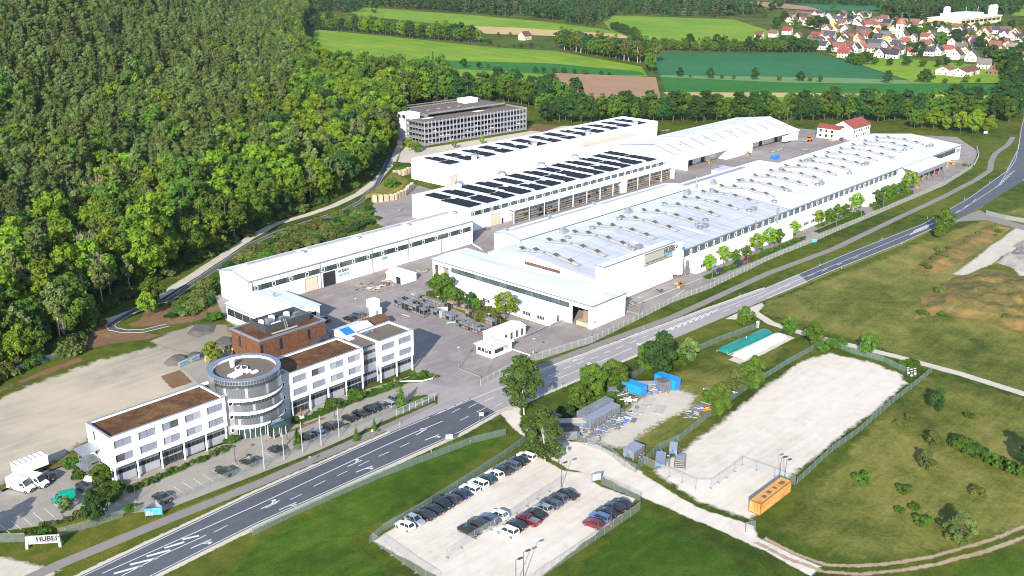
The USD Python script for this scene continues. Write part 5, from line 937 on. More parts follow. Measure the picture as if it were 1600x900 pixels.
def row(kinds, pts, gap, rows, rgap, h, where, seed, group):
    """Trees along a line; those nothing tells apart share a label and group."""
    r = np.random.default_rng(seed); ln = LineString(GP(pts))
    for j in range(rows):
        s = r.uniform(0, gap)
        while s < ln.length:
            p, q = ln.interpolate(s), ln.interpolate(s + 1); d = np.array([q.x - p.x, q.y - p.y]); d /= max(np.hypot(*d), 1e-6); o = np.array([-d[1], d[0]]) * (j * rgap + r.normal() * rgap * .25)
            k = kinds[int(r.integers(len(kinds)))]
            if j and rows > 1 and KIND[k][6] == 'tree': BACK.append((k, p.x + o[0], p.y + o[1], h * r.uniform(.72, 1.2), r.uniform(0, 6.28))); s += gap * r.uniform(.75, 1.3); continue
            tree(k, p.x + o[0], p.y + o[1], h * r.uniform(.72, 1.2), KIND[k][4] + ' ' + where, group + ', kind ' + k, wide=r.uniform(.9, 1.15), r=r, name=None if KIND[k][6] == 'bush' else 'hedgerow_tree')
            s += gap * r.uniform(.75, 1.3)

# single trees near the plant
at('birch', 819, 648, 14.5, 'between the road and the drive to the car lot', wide=1.5); at('birch', 852, 722, 13, 'at the corner of the cream gravel drive', wide=1.45); at('young', 873, 724, 5, 'leaning over the drive beside the pair of birches'); at('neardark', 838, 690, 7, 'behind the birch at the drive', wide=1.2)
at('near', 926, 622, 9.5, 'in the row below the road, the one beside the tank stack'); at('near', 958, 612, 8.5, 'in the row below the road, left of the blue containers', wide=1.1); at('near', 905, 640, 7.0, 'at the left end of the row below the road'); at('bushdark', 885, 655, 4.5, 'beside the grey machinery at the road'); at('bushdark', 975, 598, 3.5, 'behind the smaller blue container', wide=1.2)
at('neardark', 1030, 586, 12, 'tallest one above the blue containers'); at('near', 1012, 578, 8, 'left of the tallest tree above the blue containers'); at('scots', 1076, 566, 7, 'beside the fence above the blue containers'); at('bush', 1062, 568, 4, 'below the pine above the blue containers')
at('near', 1120, 646, 8.5, 'beside the scrap heap in the compound'); at('near', 1172, 606, 8.8, 'alone on the brown grass below the white tank'); at('scots', 1152, 612, 6.5, 'leaning beside the tree below the white tank')
at('near', 1164, 511, 6.5, 'at the upper end of the green tank'); at('near', 1233, 524, 5.8, 'at the bend of the white track'); at('near', 1268, 540, 7.5, 'largest one along the white track'); at('near', 1357, 556, 6.8, 'on the white track above the gravel lot'); at('bush', 1420, 575, 3.4, 'beside the stacked white frames', wide=1.1); at('bush', 1306, 541, 3.0, 'between the two trees along the white track', wide=1.3); at('bush', 1285, 548, 2.4, 'under the fence of the gravel lot')
at('near', 1476, 366, 11, 'at the junction on the right curve'); at('near', 1468, 372, 6, 'lower one at the junction on the right curve')
at('neardark', 1463, 642, 6.0, 'alone in the meadow right of the gravel lot', wide=.85); at('scots', 1448, 732, 4.6, 'lower one of the pine pair in the right meadow'); at('scots', 1455, 695, 3.8, 'upper one of the pine pair in the right meadow'); at('bush', 1346, 752, 2.6, 'alone below the gravel lot, right of the container'); at('bush', 1412, 768, 2.0, 'in the middle of the right meadow', wide=1.1); at('bush', 1440, 818, 2.3, 'above the dirt track, the one beside the dark pine'); at('bush', 1428, 795, 1.6, 'small one in the lower right meadow'); at('bush', 1406, 800, 1.5, 'smallest one in the lower right meadow')
at('scots', 1500, 850, 6.6, 'dark one beside the dirt track', wide=1.1); at('busholive', 1528, 770, 1.5, 'near the right edge of the meadow', wide=1.4); at('busholive', 1420, 655, 1.4, 'below the corner of the gravel lot'); at('busholive', 1405, 665, 1.6, 'second one below the corner of the gravel lot'); at('bush', 1515, 652, 1.8, 'in the upper right meadow'); at('neardark', 1612, 738, 9, 'cut by the right edge of the picture')
for i, (u, v, h) in enumerate(((1492, 692, 2.6), (1504, 700, 3.2), (1516, 706, 3.4), (1528, 711, 3), (1550, 722, 2.6), (1564, 728, 2.4), (1580, 734, 2.6), (1590, 740, 2.3))): at('bush' if i % 3 else 'bushdark', u, v, h, 'in the hedge crossing the right meadow', 'bushes of the hedge in the right meadow, ' + str(bool(i % 3)), wide=1.1)
for i, (u, v) in enumerate(((1555, 735), (1575, 743), (1593, 748))): at('young', u, v, 3.2, 'planted in a row of mulched holes, ' + ('left one', 'middle one', 'right one')[i])
for i, (u, v, h, k_) in enumerate(((693, 466, 8.5, 'near'), (680, 458, 6.5, 'near'), (712, 474, 5.5, 'near'), (735, 478, 4.6, 'neardark'), (745, 484, 4.0, 'near'), (790, 500, 8.5, 'lime'), (760, 498, 4.0, 'busholive'))): at(k_, u, v, h, 'in the planted strip before the lean-to, %s from the left' % ORD[i] if i < 5 else 'at the end of the planted strip before the lean-to', wide=1.15)
for i, (u, v, h) in enumerate(((1108, 425, 6), (1130, 413, 6.5), (1148, 409, 4.5), (1165, 403, 4.6), (1182, 394, 6.8), (1202, 385, 7), (1218, 379, 5.5), (1241, 369, 5.8), (1279, 352, 6), (1294, 346, 5.5), (1309, 341, 6), (1322, 337, 5), (1338, 330, 7.5), (1369, 318, 6), (1384, 312, 6.5), (1396, 308, 6), (1408, 303, 6), (1421, 298, 8.5))):
    k_ = 'lime' if i in (0, 1, 4, 5, 7, 8, 12, 17) else 'near'; at(k_, u, v, h, 'beside the low annex, %s from the near end' % ORD[i], wide=1.05)
at('neardark', 150, 820, 7.5, 'beside the office fence at the lower left', wide=.8); at('near', 160, 760, 5, 'at the lower corner of the office', wide=1.1); at('bush', 135, 745, 3.2, 'under the escape stair', wide=1.3); at('bush', 112, 728, 2.6, 'above the escape stair at the gravel lot'); at('bush', 168, 778, 3.0, 'in front of the office corner', wide=1.4); at('scots', 103, 798, 3.2, 'beside the green van'); at('bush', 182, 765, 2.4, 'below the office corner column'); at('near', -62, 862, 9, 'left of the van park, seen only by its long shadow'); at('bush', 205, 797, 1.6, 'beside the blue poster stand', wide=1.3); at('bush', 70, 838, 2.0, 'behind the company sign'); at('bush', 55, 835, 1.8, 'left behind the company sign')
at('cone', 627, 638, 5.5, 'at the entrance end of the office car park'); at('cone', 465, 695, 3.8, 'in the office car park beside the flagpoles'); at('cone', 585, 672, 2.6, 'between the dark parked cars, right'); at('cone', 557, 688, 3.0, 'between the dark parked cars, left'); at('bush', 558, 622, 3.2, 'beside the stair block of the office'); at('bush', 520, 636, 2.8, 'second one along the office front'); at('bush', 362, 690, 2.4, 'at the left foot of the round tower'); at('bush', 461, 657, 1.4, 'beside the small statue'); at('bush', 660, 588, 2.0, 'beside the white rail of the entrance island')
at('lime', 231, 494, 7.5, 'inside the bend of the new path'); at('near', 241, 478, 9.5, 'behind the light maple at the bend'); at('near', 142, 516, 6.5, 'on the brown soil at the forest edge'); at('lime', 333, 572, 6.8, 'left of the round tower'); at('young', 372, 556, 3.0, 'between the tower and the timber building'); at('bush', 337, 500, 3.5, 'at the corner of the workshop hall'); at('bush', 447, 552, 1.6, 'in front of the timber building')
at('near', 612, 300, 7, 'on the grass mound beside the block wall', wide=1.2); at('bush', 632, 287, 3, 'on the grass mound beside the block wall'); at('lime', 640, 236, 7, 'in front of the parking deck, left'); at('near', 652, 238, 6, 'in front of the parking deck, second'); at('lime', 710, 232, 4.5, 'in front of the parking deck, third'); at('lime', 753, 225, 4.0, 'in front of the parking deck, right')
# rows of bushes
for pts, gap, h, where, g_, ks in (([(200, 768), (260, 742), (330, 712), (355, 700)], 1.5, 1.25, 'in the hedge along the office front', 'hedge bushes along the left office wing', ['bush', 'bush', 'busholive']), ([(490, 646), (560, 622), (610, 603), (650, 592)], 1.7, 1.15, 'in the hedge along the right office wing', 'hedge bushes along the right office wing', ['bush']),
      ([(622, 396), (650, 386), (690, 378), (722, 371)], 3.4, 2.6, 'in front of the long hall', 'bushes in front of the long hall', ['bush', 'bushdark']), ([(25, 838), (60, 828), (110, 815), (140, 800)], 2.4, 1.5, 'in the island below the van park', 'bushes of the island below the van park', ['busholive', 'bushdark']),
      ([(1125, 425), (1180, 402), (1245, 376)], 3.0, 1.5, 'in the low hedge by the annex', 'low hedge bushes by the near annex', ['bush']), ([(1275, 356), (1345, 330)], 3.2, 1.5, 'in the low hedge by the middle annex', 'low hedge bushes by the middle annex', ['bush']), ([(1362, 324), (1425, 298)], 3.2, 1.6, 'in the low hedge by the far annex', 'low hedge bushes by the far annex', ['bush']),
      ([(700, 470), (730, 484), (770, 503)], 2.6, 1.6, 'in the planted strip of the yard', 'low bushes in the planted strip of the yard', ['bush']), ([(870, 655), (930, 628), (1000, 600)], 3.4, 2.6, 'on the bank below the road', 'bushes on the bank below the road', ['bushdark', 'bush']), ([(660, 585), (690, 592)], 1.7, 1.0, 'on the entrance island', 'bushes on the entrance island', ['bush']), ([(1500, 258), (1522, 262)], 3, 2, 'at the far corner of the yard', 'bushes at the far corner of the yard', ['bush'])):
    row(ks, pts, gap, 1, 1, h, where, abs(hash(pts[0])) % 1000, g_)
r = np.random.default_rng(44); pg = Polygon(GP([(262, 500), (330, 478), (338, 445), (430, 402), (520, 372), (600, 342), (592, 330), (560, 325), (480, 352), (430, 372), (352, 422), (300, 460), (268, 482)])); b_ = pg.bounds; n_ = 0
while n_ < 110:
    x, y = r.uniform(b_[0], b_[2]), r.uniform(b_[1], b_[3])
    if pg.contains(Point(x, y)): k_ = ('busholive', 'bush', 'busholive', 'bushdark')[n_ % 4]; tree(k_, x, y, r.uniform(1.3, 3.0), KIND[k_][4] + ' in the thicket between the forest path and the long hall', 'thicket bushes of kind ' + k_, wide=r.uniform(1.3, 1.9), r=r); n_ += 1

# belts of trees in the valley
row(['maple', 'dark', 'maple2', 'dark'], [(838, 190), (900, 192), (1000, 190), (1100, 190), (1230, 192)], 6.5, 3, 7, 17, 'in the belt behind the halls', 51, 'belt behind the halls')
row(['maple2', 'dark', 'maple'], [(1240, 190), (1330, 190), (1430, 188), (1560, 186)], 7.5, 3, 8, 18, 'in the belt behind the red roofed house', 52, 'belt behind the red roofed house')
row(['oak', 'lime', 'maple'], [(1430, 200), (1500, 208), (1545, 214)], 8, 2, 8, 11, 'beyond the far end of the main hall', 53, 'trees beyond the main hall')
row(['dark', 'maple'], [(1575, 192), (1588, 160), (1597, 120)], 8, 2, 6, 17, 'beside the road at the right edge', 54, 'road trees at the right edge')
row(['dark', 'maple', 'oak'], [(486, 46), (560, 50), (640, 59), (740, 68)], 8.5, 2, 9, 19, 'in the hedge above the light meadow', 55, 'hedge above the light meadow')
row(['dark', 'olive', 'maple'], [(868, 75), (900, 82), (950, 90), (1005, 100)], 7.5, 3, 8, 19, 'in the grove beside the farm track', 56, 'grove beside the farm track')
row(['dark', 'maple'], [(1000, 78), (1060, 80), (1130, 81), (1200, 82), (1272, 82)], 9, 2, 10, 15, 'in the hedge above the blue green crop', 57, 'hedge above the blue green crop')
row(['maple', 'dark'], [(955, 46), (985, 58), (1000, 66)], 10, 1, 8, 12, 'in the short hedge in the far fields', 58, 'short hedge in the far fields')
row(['dark', 'maple'], [(690, 160), (740, 158), (800, 160), (850, 170)], 7.5, 4, 8, 19, 'behind the parking deck', 59, 'trees behind the parking deck')
row(['dark', 'maple'], [(750, 66), (790, 76), (850, 76)], 9, 1, 8, 6, 'in the low hedge by the farm building', 60, 'low hedge by the farm building')
for i, (u, v, h, w, k_) in enumerate(((1062, 121, 8.5, 1, 'dark'), (1079, 122, 4, 1.2, 'maple'), (1110, 124, 10, 1, 'dark'), (1127, 124, 5, 1.2, 'maple'), (1146, 125, 5.5, 1.1, 'maple'), (1179, 126, 11, .9, 'dark'), (1216, 127, 5.5, 1.2, 'maple'), (1251, 128, 9, 1.2, 'dark'), (1265, 128, 6, 1, 'maple'), (1281, 129, 6, 1, 'dark'), (1386, 131, 11, 1, 'dark'), (1446, 131, 12, 1.5, 'dark'), (1475, 131, 5, 1.5, 'maple'), (1509, 131, 8.5, 1.1, 'maple'), (1528, 130, 5, 1.2, 'maple'))): at(k_, u, v, h, 'in the field row, %s from the left' % ORD[i], wide=w)
for i, (u, v, h) in enumerate(((701, 104, 5), (725, 106, 8.5), (748, 107, 6), (762, 107, 5), (836, 114, 5.5), (849, 114, 5), (866, 115, 6), (881, 115, 5.5), (898, 116, 4.5), (914, 117, 7), (939, 117, 4), (952, 118, 3))): at('dark' if i % 3 else 'maple', u, v, h, 'above the ploughed field, %s from the left' % ORD[i], wide=1.3)
for i, (u, v, h) in enumerate(((757, 57, 5), (778, 57, 6), (798, 57, 6), (1019, 112, 17), (1012, 110, 10), (1075, 64, 7), (1084, 64, 5), (1093, 64, 5))): at('maple', u, v, h, ('alone in the far meadow, %s from the left' % ORD[i]) if i != 3 else 'tallest one at the fork of the farm track')
# distant woods that read as one mass, and the wooded hill
def instancer(name, pos, kinds, idx, scale, rot, label, cat):
    pi = UsdGeom.PointInstancer.Define(stage, numbered('/World', name)); base = str(pi.GetPath())
    rel = pi.CreatePrototypesRel()
    for k_ in kinds:
        x = UsdGeom.Xform.Define(stage, f'{base}/{k_}'); x.GetPrim().GetReferences().AddInternalReference(FIRST[k_]); x.ClearXformOpOrder(); x.GetPrim().ClearCustomData()
        for o_, v_ in ((x.AddTranslateOp(), Gf.Vec3d(0)), (x.AddScaleOp(), Gf.Vec3f(1))): o_.Set(v_)
        rel.AddTarget(x.GetPath())
    pi.CreatePositionsAttr(Vt.Vec3fArray.FromNumpy(np.asarray(pos, np.float32))); pi.CreateProtoIndicesAttr(Vt.IntArray.FromNumpy(np.asarray(idx, np.int32))); pi.CreateScalesAttr(Vt.Vec3fArray.FromNumpy(np.asarray(scale, np.float32)))
    pi.CreateOrientationsAttr(Vt.QuathArray([Gf.Quath(float(math.cos(a / 2)), 0, 0, float(math.sin(a / 2))) for a in rot]))
    data(pi.GetPrim(), label, cat, None, 'stuff')
def fill(poly, step, r):
    b = poly.bounds; xs, ys = np.meshgrid(np.arange(b[0], b[2], step), np.arange(b[1], b[3], step)); p = np.column_stack([xs.ravel(), ys.ravel()]) + r.uniform(-.45, .45, (xs.size, 2)) * step
    return p[shapely.contains_xy(poly, p[:, 0], p[:, 1])]
def project(x, y, z):
    a, b = x * FW[0] + y * FW[1], x * RT[0] + y * RT[1]; f = a * CP - (z - CAMH) * SP; return 800 + FPX * b / f, 450 - FPX * (a * SP + (z - CAMH) * CP) / f, f
for k_ in KIND:
    if k_ not in FIRST and k_ in ('pine', 'pine2', 'spruce', 'aspen', 'twigs', 'oak2', 'olive', 'oak'): at(k_, {'pine': 300, 'pine2': 318, 'spruce': 285, 'aspen': 95, 'twigs': 160, 'oak2': 500, 'olive': 420, 'oak': 450}[k_], {'pine': 372, 'pine2': 366, 'spruce': 396, 'aspen': 540, 'twigs': 470, 'oak2': 315, 'olive': 338, 'oak': 322}[k_], KIND[k_][3], 'just inside the forest edge, above the path')
r = np.random.default_rng(70)
FOR = Polygon(GP([(-260, 700), (0, 590), (70, 560), (130, 540), (150, 492), (250, 435), (350, 386), (430, 345), (480, 325), (560, 291), (598, 254), (617, 218), (640, 165), (690, 158), (720, 150), (640, 134), (560, 126), (500, 122), (478, 100), (468, 70)]) + [tuple(FW * 1700 - RT * 330), tuple(FW * 1700 - RT * 1100), tuple(FW * 250 - RT * 330)])
bk = sorted({b[0] for b in BACK}); bs = [b[3] / KIND[b[0]][3] for b in BACK]
instancer('tree_belt', [(b[1], b[2], 0) for b in BACK], bk, [bk.index(b[0]) for b in BACK], [(q, q, q) for q in bs], [b[4] for b in BACK], 'rear rows of the green tree belts that cross the valley', 'tree belt')
F1 = fill(FOR, 5.4, r)
d_ = (F1[:, 0] - _e0[0]) * _en[0] + (F1[:, 1] - _e0[1]) * _en[1]; s_ = (F1[:, 0] - _e0[0]) * _et[0] + (F1[:, 1] - _e0[1]) * _et[1]
z_ = hill(F1[:, 0], F1[:, 1]); u_, v_, f_ = project(F1[:, 0], F1[:, 1], z_ + 10)
keep = (u_ > -160) & (u_ < 1000) & (f_ > 10) & (v_ > -90) & (d_ < 1150); F1, d_, s_, z_, u_, v_, f_ = (q[keep] for q in (F1, d_, s_, z_, u_, v_, f_))
nz = meshkit.fbm(np.column_stack([F1 / 55, np.zeros(len(F1))])); nz2 = meshkit.fbm(np.column_stack([F1 / 30, np.full(len(F1), 9.0)]))
rr = r.random(len(F1)); FK = ['pine', 'pine2', 'spruce', 'oak', 'oak2', 'maple', 'maple2', 'dark', 'olive', 'aspen', 'twigs']
lat = side(F1[:, 0], F1[:, 1]); piney = sstep(25, 100, d_ + (nz - .5) * 160) * sstep(-10, 50, lat + (nz2 - .5) * 90)
piney = np.where(nz2 > .64, piney * .15, piney)
pick = np.where(r.random(len(F1)) < piney, np.choose((rr * 10).astype(int).clip(0, 9), [0, 0, 0, 0, 1, 1, 1, 2, 2, 8]), np.choose((rr * 14).astype(int).clip(0, 13), [3, 3, 4, 4, 5, 5, 6, 6, 7, 7, 8, 9, 9, 2]))
pick = np.where((rr > .93) & (d_ < 90) & (s_ < _el * .7), 10, pick); pick = np.where((d_ < 25) & (pick == 0) & (rr < .5), 9, pick)
size = np.array([KIND[k_][3] for k_ in FK], float)[pick]; sc_ = r.uniform(.78, 1.18, len(F1)) * np.where(np.isin(pick, (3, 4, 5, 6, 7)), r.uniform(.85, 1.35, len(F1)), 1.0) * np.where(d_ < 14, .8, 1.0); rot = r.uniform(0, 6.28, len(F1))
near = np.argsort(f_ + np.where(d_ > 40, 400, 0))[:170]; isn = np.zeros(len(F1), bool); isn[near] = True
for i in near:
    k_ = FK[pick[i]]; tree(k_, F1[i, 0], F1[i, 1], size[i] * sc_[i], KIND[k_][4] + ' along the forest edge above the path', 'forest edge trees, kind ' + k_, z=float(z_[i]), rz=float(rot[i]), wide=float(r.uniform(.9, 1.15)), name='forest_tree')
o_ = ~isn
ed = LineString(GP([(-60, 620), (0, 595), (70, 565), (130, 545), (150, 496), (250, 441), (350, 390), (430, 347), (480, 327), (560, 294), (598, 257), (617, 220)])); eb = []
while len(eb) < 420: q = ed.interpolate(r.uniform(0, 1), normalized=True); eb.append((q.x + _en[0] * (o := r.uniform(1, 9)) + r.normal() * .4, q.y + _en[1] * o + r.normal() * .4))
eb = np.array(eb); ek = ['bush', 'bushdark', 'busholive']; ei = r.integers(0, 3, len(eb)); es = r.uniform(1.4, 4.0, len(eb)) / np.array([KIND[k_][3] for k_ in ek])[ei]
instancer('forest_shrubs', np.column_stack([eb, hill(eb[:, 0], eb[:, 1])]), ek, ei, np.repeat(es[:, None], 3, 1) * [1.25, 1.25, 1], r.uniform(0, 6.28, len(eb)), 'green undergrowth that closes the forest edge above the path', 'undergrowth')

instancer('forest', np.column_stack([F1[o_], z_[o_]]), FK, pick[o_], np.repeat(sc_[o_][:, None], 3, 1) * r.uniform(.9, 1.12, (o_.sum(), 1)) * np.where((pick[o_] < 3)[:, None], [.84, .84, 1.12], [1, 1, 1]), rot[o_], 'dense mixed pine and deciduous forest covering the hill on the left', 'forest')
at('fartree', 585, 21, 16, 'at the left end of the distant wood'); at('farpine', 1482, 33, 19, 'at the front of the wood behind the factory')
def wood(name, poly_px, step, kinds, h, label, seed):
    r = np.random.default_rng(seed); p = fill(Polygon(GP(poly_px)).buffer(0), step, r); i_ = r.integers(0, len(kinds), len(p)); s = h / np.array([KIND[k_][3] for k_ in kinds])[i_] * r.uniform(.75, 1.2, len(p))
    instancer(name, np.column_stack([p, np.zeros(len(p))]), kinds, i_, np.column_stack([s * 1.25, s * 1.25, s]), r.uniform(0, 6.28, len(p)), label, 'wood')
wood('valley_wood', [(470, 22), (560, 20), (560, 9), (740, 22), (850, 31), (940, 44), (955, 22), (1150, 29), (1200, 22), (1150, 10), (1000, 4), (760, 0), (600, -4), (460, 2)], 13.5, ['fartree', 'fartree', 'fartree', 'farpine'], 21, 'dark distant wood along the far edge of the fields', 71)
wood('village_wood', [(1378, 28), (1480, 34), (1590, 22), (1590, 12), (1480, 12), (1378, 18)], 10, ['fartree', 'farpine', 'farpine'], 22, 'dark wood behind the village and the factory', 72)
wood('far_hedge', [(1230, 6), (1378, 11), (1378, 8), (1230, 3)], 12, ['fartree'], 12, 'thin far hedge wood above the village', 73)
wood('rim_wood', [(400, 0), (1700, 0), (1700, -14), (400, -14)], 26, ['fartree'], 22, 'hazy woods on the far rim of the valley', 74)

# ---------------------------------------------------------------- vehicles
def car_parts(T, color, L_=4.45, W=1.80, H=1.48, style='estate'):
    """A car pointing along +X: body shell, glasshouse, roof, wheels, lights, plates."""
    h2 = L_ / 2; sh = .62 * H                                             # shoulder height
    def sec(x, w, z0, z1, tum=.0): return np.array([(x, -w, z0), (x, -w - .02, (z0 + z1) * .5), (x, -w + tum, z1 - .05), (x, -w + .12 + tum, z1), (x, w - .12 - tum, z1), (x, w - tum, z1 - .05), (x, w + .02, (z0 + z1) * .5), (x, w, z0)])
    w = W / 2
    hood = .50 * H + .12
    rings = [sec(-h2, w * .80, .38, sh * .88), sec(-h2 + .12, w * .95, .26, sh * .99), sec(-h2 + .6, w, .2, sh), sec(-.1, w, .2, sh), sec(h2 - 1.35, w, .2, sh * .98), sec(h2 - .9, w * .99, .2, hood), sec(h2 - .3, w * .93, .24, hood * .90), sec(h2 - .06, w * .80, .34, hood * .72), sec(h2, w * .70, .38, hood * .60)]
    T.part('body', MB().loft(rings), 'car_' + color, smooth=40)
    rear = {'estate': -h2 + .12, 'hatch': -h2 + .25, 'saloon': -h2 + .95, 'suv': -h2 + .14, 'pickup': -.55}[style]; rt = {'estate': .28, 'hatch': .45, 'saloon': .75, 'suv': .22, 'pickup': .15}[style]
    def g(x, ww, z): return np.array([(x, -ww, z), (x, ww, z)])
    def glass(x0, x1, x2, x3, wb, wt, z0, z1):
        V = np.vstack([g(x0, wb, z0), g(x1, wt, z1), g(x2, wt, z1), g(x3, wb, z0)]); return MB().add(V, [[0, 1, 3, 2], [2, 3, 5, 4], [4, 5, 7, 6]]).add(V, [[0, 2, 4, 6], [1, 3, 5, 7]])
    fx = h2 - 1.15
    T.part('glasshouse', glass(rear, rear + rt, fx - .75, fx, w * .93, w * .74, sh - .02, H - .04), 'glass_dark')
    T.part('roof', MB().loft([np.array([(x, -w * .74, H - .05), (x, -w * .62, H), (x, w * .62, H), (x, w * .74, H - .05)]) - [0, 0, d] for x, d in ((rear + rt - .03, .03), (rear + rt + .25, 0), (fx - 1.1, 0), (fx - .72, .04))]), 'car_' + color)
    for s_ in (-1, 1):
        T.part('pillar', MB().tube((fx, s_ * w * .93, sh), (fx - .75, s_ * w * .74, H - .04), .035, 4).tube((rear, s_ * w * .93, sh), (rear + rt, s_ * w * .74, H - .04), .055, 4).tube(((rear + fx) / 2 - .1, s_ * w * .935, sh), ((rear + fx) / 2 - .15, s_ * w * .75, H - .04), .04, 4), 'car_' + color)
        T.part('headlight', MB().box(h2 - .22, h2 - .07, s_ * w * .62 - .16, s_ * w * .62 + .16, hood * .66, hood * .82), 'skylight'); T.part('tail_light', MB().box(-h2 + .0, -h2 + .13, s_ * w * .78 - .12, s_ * w * .78 + .1, sh * .72, sh * .9), 'red_paint'); T.part('mirror', MB().box(fx - .25, fx - .1, s_ * w * 1.02 - .08, s_ * w * 1.02 + .08, sh, sh + .16), 'car_' + color)
        for x in (-h2 + .82, h2 - .86):
            p = T.part('wheel', MB().tube((x, s_ * (w - .20), .32), (x, s_ * (w + .025), .32), .32, 14), 'rubber'); T.part('rim', MB().tube((x, s_ * (w + .0), .32), (x, s_ * (w + .035), .32), .2, 10), 'steel', under=p)
    T.part('number_plate', MB().box(-h2 - .02, -h2 + .0, -.26, .26, sh * .55, sh * .68), 'sign_white'); T.part('number_plate', MB().box(h2 - .02, h2 + .02, -.26, .26, .36, .47), 'sign_white')
    if style == 'pickup': T.part('bed_cover', MB().box(-h2 + .15, -.6, -w * .82, w * .82, sh, sh + .05), 'steel')
CARS = {}
DIM = {'estate': (4.65, 1.82, 1.48), 'hatch': (4.2, 1.78, 1.50), 'saloon': (4.7, 1.82, 1.43), 'suv': (4.5, 1.86, 1.66), 'pickup': (5.2, 1.86, 1.78)}
def car(color, style, x, y, rz, label, group=None):
    k_ = (color, style)
    if k_ not in CARS:
        T = Thing('parked_car', (x, y, .024), label, 'car', group, rz, 1.0, local=True); car_parts(T, color, *DIM[style], style); CARS[k_] = T.path
    else: copy(CARS[k_], 'parked_car', (x, y, .024), rz, label, 'car', group)
def car_row(specs, pts, rz, where, flip=()):
    for i, ((col, st), (u, v)) in enumerate(zip(specs, pts)):
        x, y = G(u, v, .7); nm = {'darkred': 'dark red', 'bluegrey': 'blue grey', 'teal': 'dark teal', 'navy': 'navy blue'}.get(col, col)
        car(col, st, x, y, rz + (math.pi if i in flip else 0) + rnd.uniform(-.03, .03), f'{nm} {st} car, {ORD[i]} from the left {where}')
cr = math.radians(96)                                                       # nose towards the road bank
row1 = [('white', 'hatch'), ('silver', 'hatch'), ('black', 'estate'), ('black', 'saloon'), ('black', 'suv'), ('charcoal', 'hatch'), ('navy', 'hatch'), ('white', 'estate'), ('white', 'suv'), ('teal', 'hatch'), ('white', 'hatch'), ('charcoal', 'saloon'), ('bluegrey', 'suv'), ('black', 'hatch'), ('white', 'estate')]
pA, pB = np.array(G(633, 820, .7)), np.array(G(823, 712, .7))
car_row(row1, [project(*(pA + (pB - pA) * i / 14), .7)[:2] for i in range(15)], cr, 'in the row along the bank fence', flip=(1, 4))
car_row([('black', 'saloon'), ('charcoal', 'estate'), ('bluegrey', 'estate'), ('white', 'hatch')], [(733, 828), (748, 816), (764, 810), (779, 803)], cr, 'on the bank side of the middle fence', flip=(0,))
car_row([('white', 'suv'), ('black', 'hatch'), ('darkred', 'pickup'), ('black', 'saloon'), ('silver', 'hatch'), ('bluegrey', 'estate'), ('bluegrey', 'hatch'), ('black', 'saloon')], [(793, 829), (807, 819), (825, 811), (837, 802), (849, 793), (861, 785), (873, 777), (887, 771)], cr, 'below the middle fence')
car_row([('red', 'hatch'), ('blue', 'estate'), ('black', 'saloon'), ('black', 'suv'), ('black', 'saloon')], [(927, 817), (938, 807), (949, 799), (961, 792), (972, 786)], cr, 'at the right end of the car lot', flip=())
oa = math.radians(62)
for (u, v, c_, st, w_) in ((351, 736, 'black', 'estate', 'nearest the left in the office car park'), (388, 720, 'black', 'hatch', 'beside the first lamp in the office car park'), (433, 702, 'black', 'saloon', 'before the tower behind the flagpoles'), (479, 682, 'black', 'suv', 'beside the pale blue car in the office car park'), (495, 676, 'blue', 'estate', 'pale blue one behind the flagpoles'), (516, 665, 'black', 'suv', 'large one right of the pale blue car'), (546, 652, 'black', 'hatch', 'first of the close row near the office entrance'), (563, 645, 'black', 'saloon', 'second of the close row near the office entrance'), (580, 638, 'black', 'suv', 'third of the close row near the office entrance'), (595, 632, 'bluegrey', 'hatch', 'fourth of the close row near the office entrance'), (606, 630, 'silver', 'estate', 'pale one in the close row near the office entrance'), (618, 624, 'grey', 'hatch', 'last of the close row beside the cone shaped tree'), (253, 776, 'black', 'saloon', 'behind the blue poster stand'), (134, 762, 'charcoal', 'estate', 'beside the bushes at the lower corner of the office'), (72, 744, 'black', 'suv', 'in the shade beside the white vans'), (545, 497, 'black', 'hatch', 'in the shade between workshop and office'), (557, 492, 'bluegrey', 'suv', 'beside the lamp post behind the office'), (1124, 423, 'charcoal', 'hatch', 'nearest on the lane beside the annex'), (1153, 411, 'black', 'estate', 'behind the dark one on the lane beside the annex'), (1167, 406, 'red', 'hatch', 'red one on the lane beside the annex'), (1374, 318, 'black', 'suv', 'far one on the lane beside the annex'), (1315, 217, 'black', 'estate', 'before the red roofed house'), (505, 498, 'black', 'saloon', 'beside the white workshop hall')):
    x, y = G(u, v, .7); lane = 1100 < u < 1400; car(c_, st, x, y, math.radians(185 if lane else 94 if u > 500 else 100) + (rnd.uniform(-.05, .05)) + (math.pi if c_ in ('grey', 'charcoal') and u < 700 else 0), f'{c_} {st} car {w_}')
